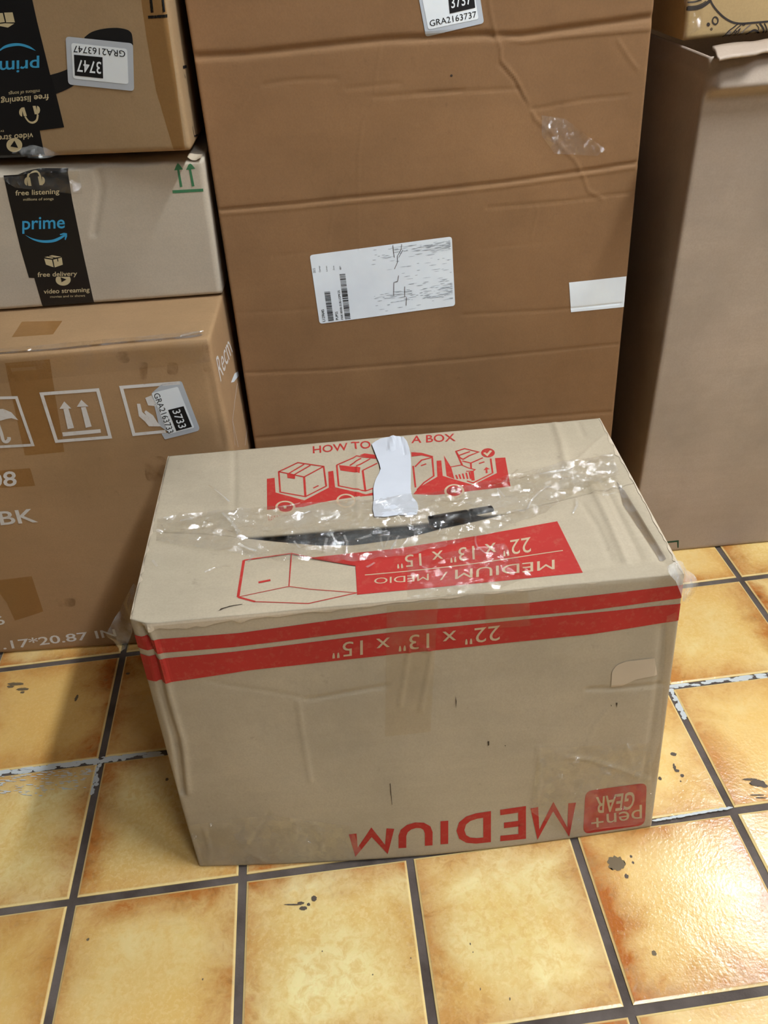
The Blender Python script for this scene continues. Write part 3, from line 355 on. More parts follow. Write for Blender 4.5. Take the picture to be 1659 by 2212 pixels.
  ('printed_tape/lettering','front','cream_print',2,None,[('T','free listening',[(.7344,.298),(.6331,.2872),(.6307,.2693),(.7324,.2804)],'x',.012)]),
  ('printed_tape/lettering','front','cream_print',2,None,[('T','millions of songs',[(.7186,.3207),(.6531,.3153),(.6518,.3051),(.7174,.3106)],'x',0)]),
  ('printed_tape/lettering','front','cream_print',2,None,[('T','video streaming',[(.6804,.1203),(.5594,.1097),(.5569,.092),(.6781,.1016)],'x',.012)]),
  ('printed_tape/lettering','front','cream_print',2,None,[('T','tv',[(.6205,.1409),(.6122,.14),(.611,.1317),(.6194,.1326)],'x',0)]),
  ('printed_tape/play_icon','front','cream_print',2,None,[('P',[(.6499,.0641),(.6482,.0551),(.6454,.0469),(.6418,.04),(.6375,.0348),(.6329,.0316),(.6283,.0309),(.624,.0325),(.6203,.0363),(.6175,.0422),(.6157,.0497),(.6151,.0582),(.6157,.0673),(.6174,.0762),(.6202,.0843),(.6239,.0912),(.6281,.0963),(.6327,.0993),(.6372,.1001),(.6415,.0985),(.6452,.0947),(.648,.0889),(.6498,.0815),(.6505,.073)])]),
  ('printed_tape/play_triangle','front','black_tape',3,None,[('P',[(.6361,.0879),(.6236,.0601),(.6395,.0518)])]),
  ('printed_tape/headphones_icon','front','cream_print',2,None,[('L',[(.6731,.1998),(.6738,.1953),(.6748,.1887),(.6761,.1819),(.6776,.1767),(.6793,.1734),(.6814,.171),(.6836,.1698),(.6859,.1697),(.6883,.1709),(.6909,.1733),(.6934,.1768),(.6955,.1811),(.6973,.1872),(.6988,.1948),(.7,.2021),(.7009,.2071)],.0022),('P',[(.6671,.2004),(.6657,.2011),(.6645,.2027),(.6636,.2052),(.6629,.2086),(.6626,.2125),(.6627,.2168),(.6631,.2213),(.6638,.2257),(.6649,.2299),(.6661,.2336),(.6675,.2367),(.6691,.239),(.6706,.2403),(.6721,.2406)]),('P',[(.7038,.2466),(.7052,.2459),(.7064,.2444),(.7073,.242),(.708,.2388),(.7083,.2351),(.7083,.231),(.708,.2267),(.7073,.2225),(.7063,.2184),(.7051,.2149),(.7037,.2119),(.7022,.2098),(.7007,.2085),(.6992,.2081)]),('L',[(.6735,.2425),(.6739,.2018)],.004),('L',[(.6981,.2472),(.6979,.2083)],.004)]),
  ('printed_tape/parcel_icon','front','cream_print',2,None,[('P',[(.6727,.6579),(.6853,.6562),(.6847,.6184),(.6742,.6173)]),('P',[(.6881,.6576),(.7047,.6564),(.7041,.6148),(.6871,.617)]),('P',[(.6736,.6127),(.6841,.6138),(.7022,.61),(.6877,.5951),(.6724,.6037)])]),
  ('sticker','front','grey_paper',2,None,[('P',[(.7945,.5277),(.7955,.5346),(.7973,.5392),(.7998,.5414),(.8031,.5413),(.9163,.5009),(.9194,.4988),(.9214,.495),(.9224,.4895),(.9223,.4823),(.9093,.3087),(.9083,.3015),(.9065,.2966),(.904,.2942),(.9006,.2943),(.7861,.3337),(.7829,.3359),(.7808,.3399),(.7799,.3458),(.78,.3534)])]),
  ('sticker/white_panel','front','white_paper',3,None,[('P',[(.803,.5036),(.8038,.5087),(.8051,.5121),(.807,.5138),(.8094,.5137),(.9052,.4791),(.9075,.4775),(.909,.4747),(.9097,.4706),(.9097,.4652),(.9005,.3363),(.8997,.3309),(.8984,.3273),(.8966,.3256),(.8941,.3256),(.7971,.3596),(.7948,.3613),(.7932,.3643),(.7925,.3686),(.7926,.3742)])]),
  ('sticker/lettering','front','black_print',4,None,[('T','GRA2163747',[(.9061,.4689),(.8073,.5049),(.8046,.4762),(.904,.4424)],'cap',0)]),
  ('sticker/number_block','front','black_print',4,None,[('P',[(.8044,.465),(.8594,.4471),(.8518,.3554),(.7969,.3749)])]),
  ('sticker/number','front','white_paper',5,None,[('T','3747',[(.8548,.4266),(.8081,.4428),(.8031,.3925),(.8502,.3763)],'cap',.01)]),
  ('arrows_mark','front','black_print',0,None,[('P',[(.9696,.6824),(.9745,.6817),(.973,.6192),(.9677,.6186)]),('P',[(.9921,.6792),(.9965,.6786),(.9948,.6188),(.99,.6181)]),('P',[(.9611,.6075),(.9981,.6082),(.9972,.5956),(.9608,.596)])]),
  ('brown_tape','front','brown_tape',0,None,[('P',[(.9543,.7093),(.9989,.703),(.989,.0076),(.9659,.0021),(.9514,.2886),(.9512,.5125)])]),
  ('edge_mark','right','black_print',0,None,[('L',[(.1238,.0864),(.1306,.0355),(.2256,.0148)],.002)]),
  ('edge_mark','right','black_print',0,None,[('L',[(.1227,.3626),(.2117,.3502)],.003)]),
  ('edge_mark','right','black_print',0,None,[('L',[(.1317,.3276),(.1406,.3101)],.002)]),
 ],
 'T': [
  ('sticker','front','grey_paper',1,None,[('P',[(.4867,.739),(.4867,.7403),(.4877,.7413),(.4897,.742),(.4927,.7424),(.6051,.7485),(.6082,.7485),(.6106,.7481),(.6123,.7473),(.6132,.746),(.6251,.7147),(.6252,.7133),(.6242,.7123),(.6222,.7116),(.6192,.7112),(.5071,.7044),(.5039,.7044),(.5014,.7048),(.4997,.7057),(.4987,.7071)])]),
  ('sticker/white_panel','front','white_paper',2,None,[('P',[(.495,.7358),(.495,.7368),(.4957,.7376),(.4972,.7381),(.4994,.7384),(.5968,.7445),(.5993,.7445),(.6011,.7442),(.6025,.7435),(.6032,.7426),(.6133,.7182),(.6133,.7171),(.6126,.7163),(.6111,.7158),(.6087,.7155),(.5106,.7104),(.5082,.7104),(.5063,.7107),(.5051,.7114),(.5043,.7123)])]),
  ('sticker/lettering','front','black_print',3,None,[('T','GRA2163737',[(.5093,.7128),(.6103,.7176),(.6085,.7231),(.5081,.7182)],'cap',0)]),
  ('sticker/number_block','front','black_print',3,None,[('P',[(.5522,.7228),(.6068,.7262),(.6025,.7433),(.5486,.74)])]),
  ('sticker/number','front','white_paper',4,None,[('T','3737',[(.5559,.7275),(.5994,.7301),(.596,.7392),(.5528,.7366)],'cap',.01)]),
  ('shipping_label','front','white_paper',1,None,[('P',[(.2048,.4868),(.2051,.4884),(.2064,.4896),(.2087,.4903),(.2119,.4906),(.5423,.4962),(.5456,.496),(.548,.4954),(.5495,.4942),(.5501,.4927),(.5557,.4158),(.5554,.4141),(.554,.4128),(.5516,.412),(.5481,.4117),(.2194,.4062),(.216,.4064),(.2135,.4071),(.2119,.4083),(.2113,.41)])]),
  ('shipping_label/lettering','front','black_print',2,None,[('T','L129645',[(.2262,.4085),(.2258,.424),(.2191,.4239),(.2197,.4084)],'cap',.01)]),
  ('shipping_label/lettering','front','black_print',2,None,[('T','PUPSS',[(.2594,.409),(.2591,.4196),(.2532,.4195),(.2535,.409)],'cap',.01)]),
  ('shipping_label/lettering','front','black_print',2,None,[('T','PAR1850B-SUB-LGPK25',[(.2719,.409),(.2692,.4455),(.2643,.4453),(.2668,.409)],'cap',.01)]),
  ('shipping_label/lettering','front','black_print',2,None,[('T','20.5',[(.2144,.4692),(.2142,.4747),(.2087,.4745),(.2092,.4691)],'cap',0)]),
  ('shipping_label/lettering','front','black_print',2,None,[('T','Carrier',[(.227,.4694),(.2269,.4771),(.2232,.4769),(.2233,.4694)],'cap',0)]),
  ('shipping_label/lettering','front','black_print',2,None,[('T','Lines',[(.2438,.4695),(.2432,.476),(.2397,.4758),(.2404,.4695)],'cap',0)]),
  ('shipping_label/lettering','front','black_print',2,None,[('T','Zone',[(.2609,.4701),(.2605,.4753),(.2571,.4752),(.2575,.4701)],'cap',0)]),
  ('shipping_label/lettering','front','black_print',2,None,[('T','BBY',[(.2773,.4702),(.2767,.4746),(.2733,.4744),(.2739,.4701)],'cap',0)]),
  ('shipping_label/barcode','front','black_print',2,None,[('P',[(.2309,.4453),(.245,.4453),(.245,.445),(.2309,.445)]),('P',[(.231,.4446),(.245,.4446),(.2451,.4443),(.231,.4443)]),('P',[(.2311,.4437),(.2451,.4437),(.2452,.4429),(.2311,.4429)]),('P',[(.2312,.4426),(.2452,.4426),(.2452,.4423),(.2312,.4423)]),('P',[(.2312,.4421),(.2453,.442),(.2453,.4418),(.2312,.4418)]),('P',[(.2313,.4411),(.2453,.4411),(.2454,.4406),(.2313,.4406)]),('P',[(.2314,.4403),(.2454,.4403),(.2454,.44),(.2314,.44)]),('P',[(.2314,.4396),(.2455,.4396),(.2455,.4391),(.2315,.4391)]),('P',[(.2315,.4388),(.2455,.4388),(.2456,.4385),(.2315,.4385)]),('P',[(.2316,.4381),(.2456,.4381),(.2456,.4378),(.2316,.4378)]),('P',[(.2316,.4376),(.2457,.4375),(.2457,.437),(.2317,.437)]),('P',[(.2317,.4366),(.2457,.4366),(.2458,.4363),(.2317,.4363)]),('P',[(.2317,.4361),(.2458,.436),(.2458,.4355),(.2318,.4355)]),('P',[(.2318,.4351),(.2459,.4351),(.2459,.4346),(.2319,.4346)]),('P',[(.2319,.4343),(.2459,.4343),(.246,.4338),(.2319,.4338)]),('P',[(.232,.4331),(.246,.4331),(.2461,.4328),(.232,.4329)]),('P',[(.2321,.4326),(.2461,.4326),(.2461,.4323),(.2321,.4323)]),('P',[(.2321,.4316),(.2462,.4316),(.2462,.4311),(.2322,.4311)]),('P',[(.2322,.4309),(.2462,.4308),(.2463,.4303),(.2323,.4303)]),('P',[(.2323,.4301),(.2463,.4301),(.2463,.4295),(.2323,.4296)]),('P',[(.2324,.4291),(.2464,.4291),(.2464,.4288),(.2324,.4288)]),('P',[(.2325,.4282),(.2465,.4281),(.2465,.4273),(.2325,.4273)]),('P',[(.2326,.4269),(.2466,.4269),(.2466,.426),(.2326,.4261)]),('P',[(.2327,.4254),(.2467,.4254),(.2467,.4251),(.2327,.4251)]),('P',[(.2328,.4249),(.2468,.4248),(.2468,.4243),(.2328,.4243)]),('P',[(.2328,.4239),(.2468,.4239),(.2469,.4236),(.2329,.4236)]),('P',[(.2329,.4233),(.2469,.4233),(.2469,.423),(.2329,.423)]),('P',[(.233,.4224),(.247,.4223),(.247,.4218),(.233,.4218)]),('P',[(.2331,.4212),(.2471,.4211),(.2471,.4206),(.2331,.4206)]),('P',[(.2332,.4204),(.2471,.4203),(.2472,.42),(.2332,.4201)]),('P',[(.2332,.4198),(.2472,.4198),(.2473,.419),(.2333,.419)]),('P',[(.2333,.4187),(.2473,.4187),(.2473,.4179),(.2334,.4179)]),('P',[(.2334,.4175),(.2474,.4174),(.2474,.4171),(.2335,.4172)]),('P',[(.2335,.4167),(.2475,.4167),(.2475,.4158),(.2336,.4159)]),('P',[(.2336,.4154),(.2476,.4154),(.2476,.4151),(.2336,.4151)]),('P',[(.2337,.4147),(.2476,.4146),(.2477,.4143),(.2337,.4144)]),('P',[(.2337,.4141),(.2477,.4141),(.2477,.4138),(.2338,.4138)]),('P',[(.2338,.4134),(.2477,.4133),(.2478,.413),(.2338,.4131)]),('P',[(.2338,.4128),(.2478,.4128),(.2478,.4122),(.2339,.4123)]),('P',[(.2339,.412),(.2479,.412),(.2479,.4114),(.234,.4115)]),('P',[(.234,.4108),(.248,.4108),(.248,.4104),(.2341,.4105)]),('P',[(.2341,.4102),(.248,.4102),(.2481,.4097),(.2341,.4097)]),('P',[(.2342,.4095),(.2481,.4094),(.2481,.4089),(.2342,.4089)]),('P',[(.2342,.4085),(.2482,.4084),(.2482,.4082),(.2343,.4082)])]),
  ('shipping_label/barcode','front','black_print',2,None,[('P',[(.272,.4646),(.2862,.4644),(.2862,.4637),(.272,.4638)]),('P',[(.2721,.4632),(.2863,.463),(.2863,.4626),(.2721,.4627)]),('P',[(.2722,.4618),(.2864,.4616),(.2864,.4612),(.2722,.4613)]),('P',[(.2723,.4607),(.2865,.4606),(.2865,.4601),(.2723,.4603)]),('P',[(.2724,.4593),(.2866,.4591),(.2866,.4584),(.2724,.4585)]),('P',[(.2725,.4581),(.2866,.458),(.2867,.4573),(.2725,.4574)]),('P',[(.2726,.4564),(.2868,.4563),(.2868,.4558),(.2726,.456)]),('P',[(.2727,.4553),(.2868,.4552),(.2869,.4548),(.2727,.4549)]),('P',[(.2728,.4542),(.2869,.4541),(.287,.4537),(.2728,.4538)]),('P',[(.2729,.4528),(.287,.4527),(.2871,.4522),(.2729,.4523)]),('P',[(.2729,.4517),(.2871,.4516),(.2872,.4508),(.273,.4509)]),('P',[(.2731,.4503),(.2872,.4502),(.2872,.4497),(.2731,.4498)]),('P',[(.2732,.4488),(.2873,.4487),(.2873,.4483),(.2732,.4484)]),('P',[(.2733,.4474),(.2874,.4473),(.2874,.4469),(.2733,.447)]),('P',[(.2733,.4466),(.2875,.4465),(.2875,.4461),(.2734,.4461)]),('P',[(.2734,.4457),(.2875,.4457),(.2876,.4452),(.2734,.4453)]),('P',[(.2735,.4449),(.2876,.4448),(.2876,.4444),(.2735,.4445)]),('P',[(.2735,.4441),(.2876,.444),(.2877,.4428),(.2736,.4429)]),('P',[(.2736,.4425),(.2878,.4424),(.2878,.4417),(.2737,.4417)]),('P',[(.2737,.4413),(.2878,.4413),(.2879,.4408),(.2738,.4409)]),('P',[(.2738,.4402),(.2879,.4402),(.288,.4389),(.2739,.439)]),('P',[(.2739,.4386),(.288,.4386),(.2881,.4373),(.274,.4374)]),('P',[(.2741,.437),(.2882,.437),(.2882,.4365),(.2741,.4365)]),('P',[(.2742,.4355),(.2883,.4355),(.2883,.4343),(.2743,.4343)]),('P',[(.2743,.4333),(.2884,.4333),(.2885,.4328),(.2744,.4329)]),('P',[(.2744,.4325),(.2885,.4324),(.2886,.4312),(.2745,.4312)]),('P',[(.2746,.4302),(.2886,.4302),(.2887,.4298),(.2746,.4298)]),('P',[(.2747,.4288),(.2887,.4288),(.2888,.4283),(.2747,.4283)]),('P',[(.2748,.4273),(.2888,.4273),(.2889,.4269),(.2748,.4269)]),('P',[(.2749,.4265),(.2889,.4265),(.2889,.426),(.2749,.426)]),('P',[(.275,.4253),(.289,.4253),(.289,.4246),(.275,.4245)]),('P',[(.275,.4241),(.2891,.4242),(.2891,.4237),(.2751,.4237)]),('P',[(.2751,.4233),(.2891,.4233),(.2892,.4221),(.2752,.4221)]),('P',[(.2753,.4214),(.2893,.4214),(.2893,.421),(.2753,.4209)]),('P',[(.2753,.4202),(.2894,.4203),(.2894,.4198),(.2754,.4198)]),('P',[(.2754,.4191),(.2894,.4191),(.2895,.4187),(.2755,.4187)]),('P',[(.2755,.4176),(.2895,.4177),(.2896,.4172),(.2756,.4172)]),('P',[(.2756,.4162),(.2896,.4162),(.2897,.415),(.2757,.4149)]),('P',[(.2758,.4145),(.2898,.4146),(.2899,.4133),(.2759,.4132)]),('P',[(.2759,.4128),(.2899,.4129),(.2899,.4124),(.2759,.4124)]),('P',[(.276,.4117),(.29,.4118),(.29,.411),(.276,.4109)]),('P',[(.2761,.4099),(.2901,.4099),(.2902,.4091),(.2762,.4091)])]),
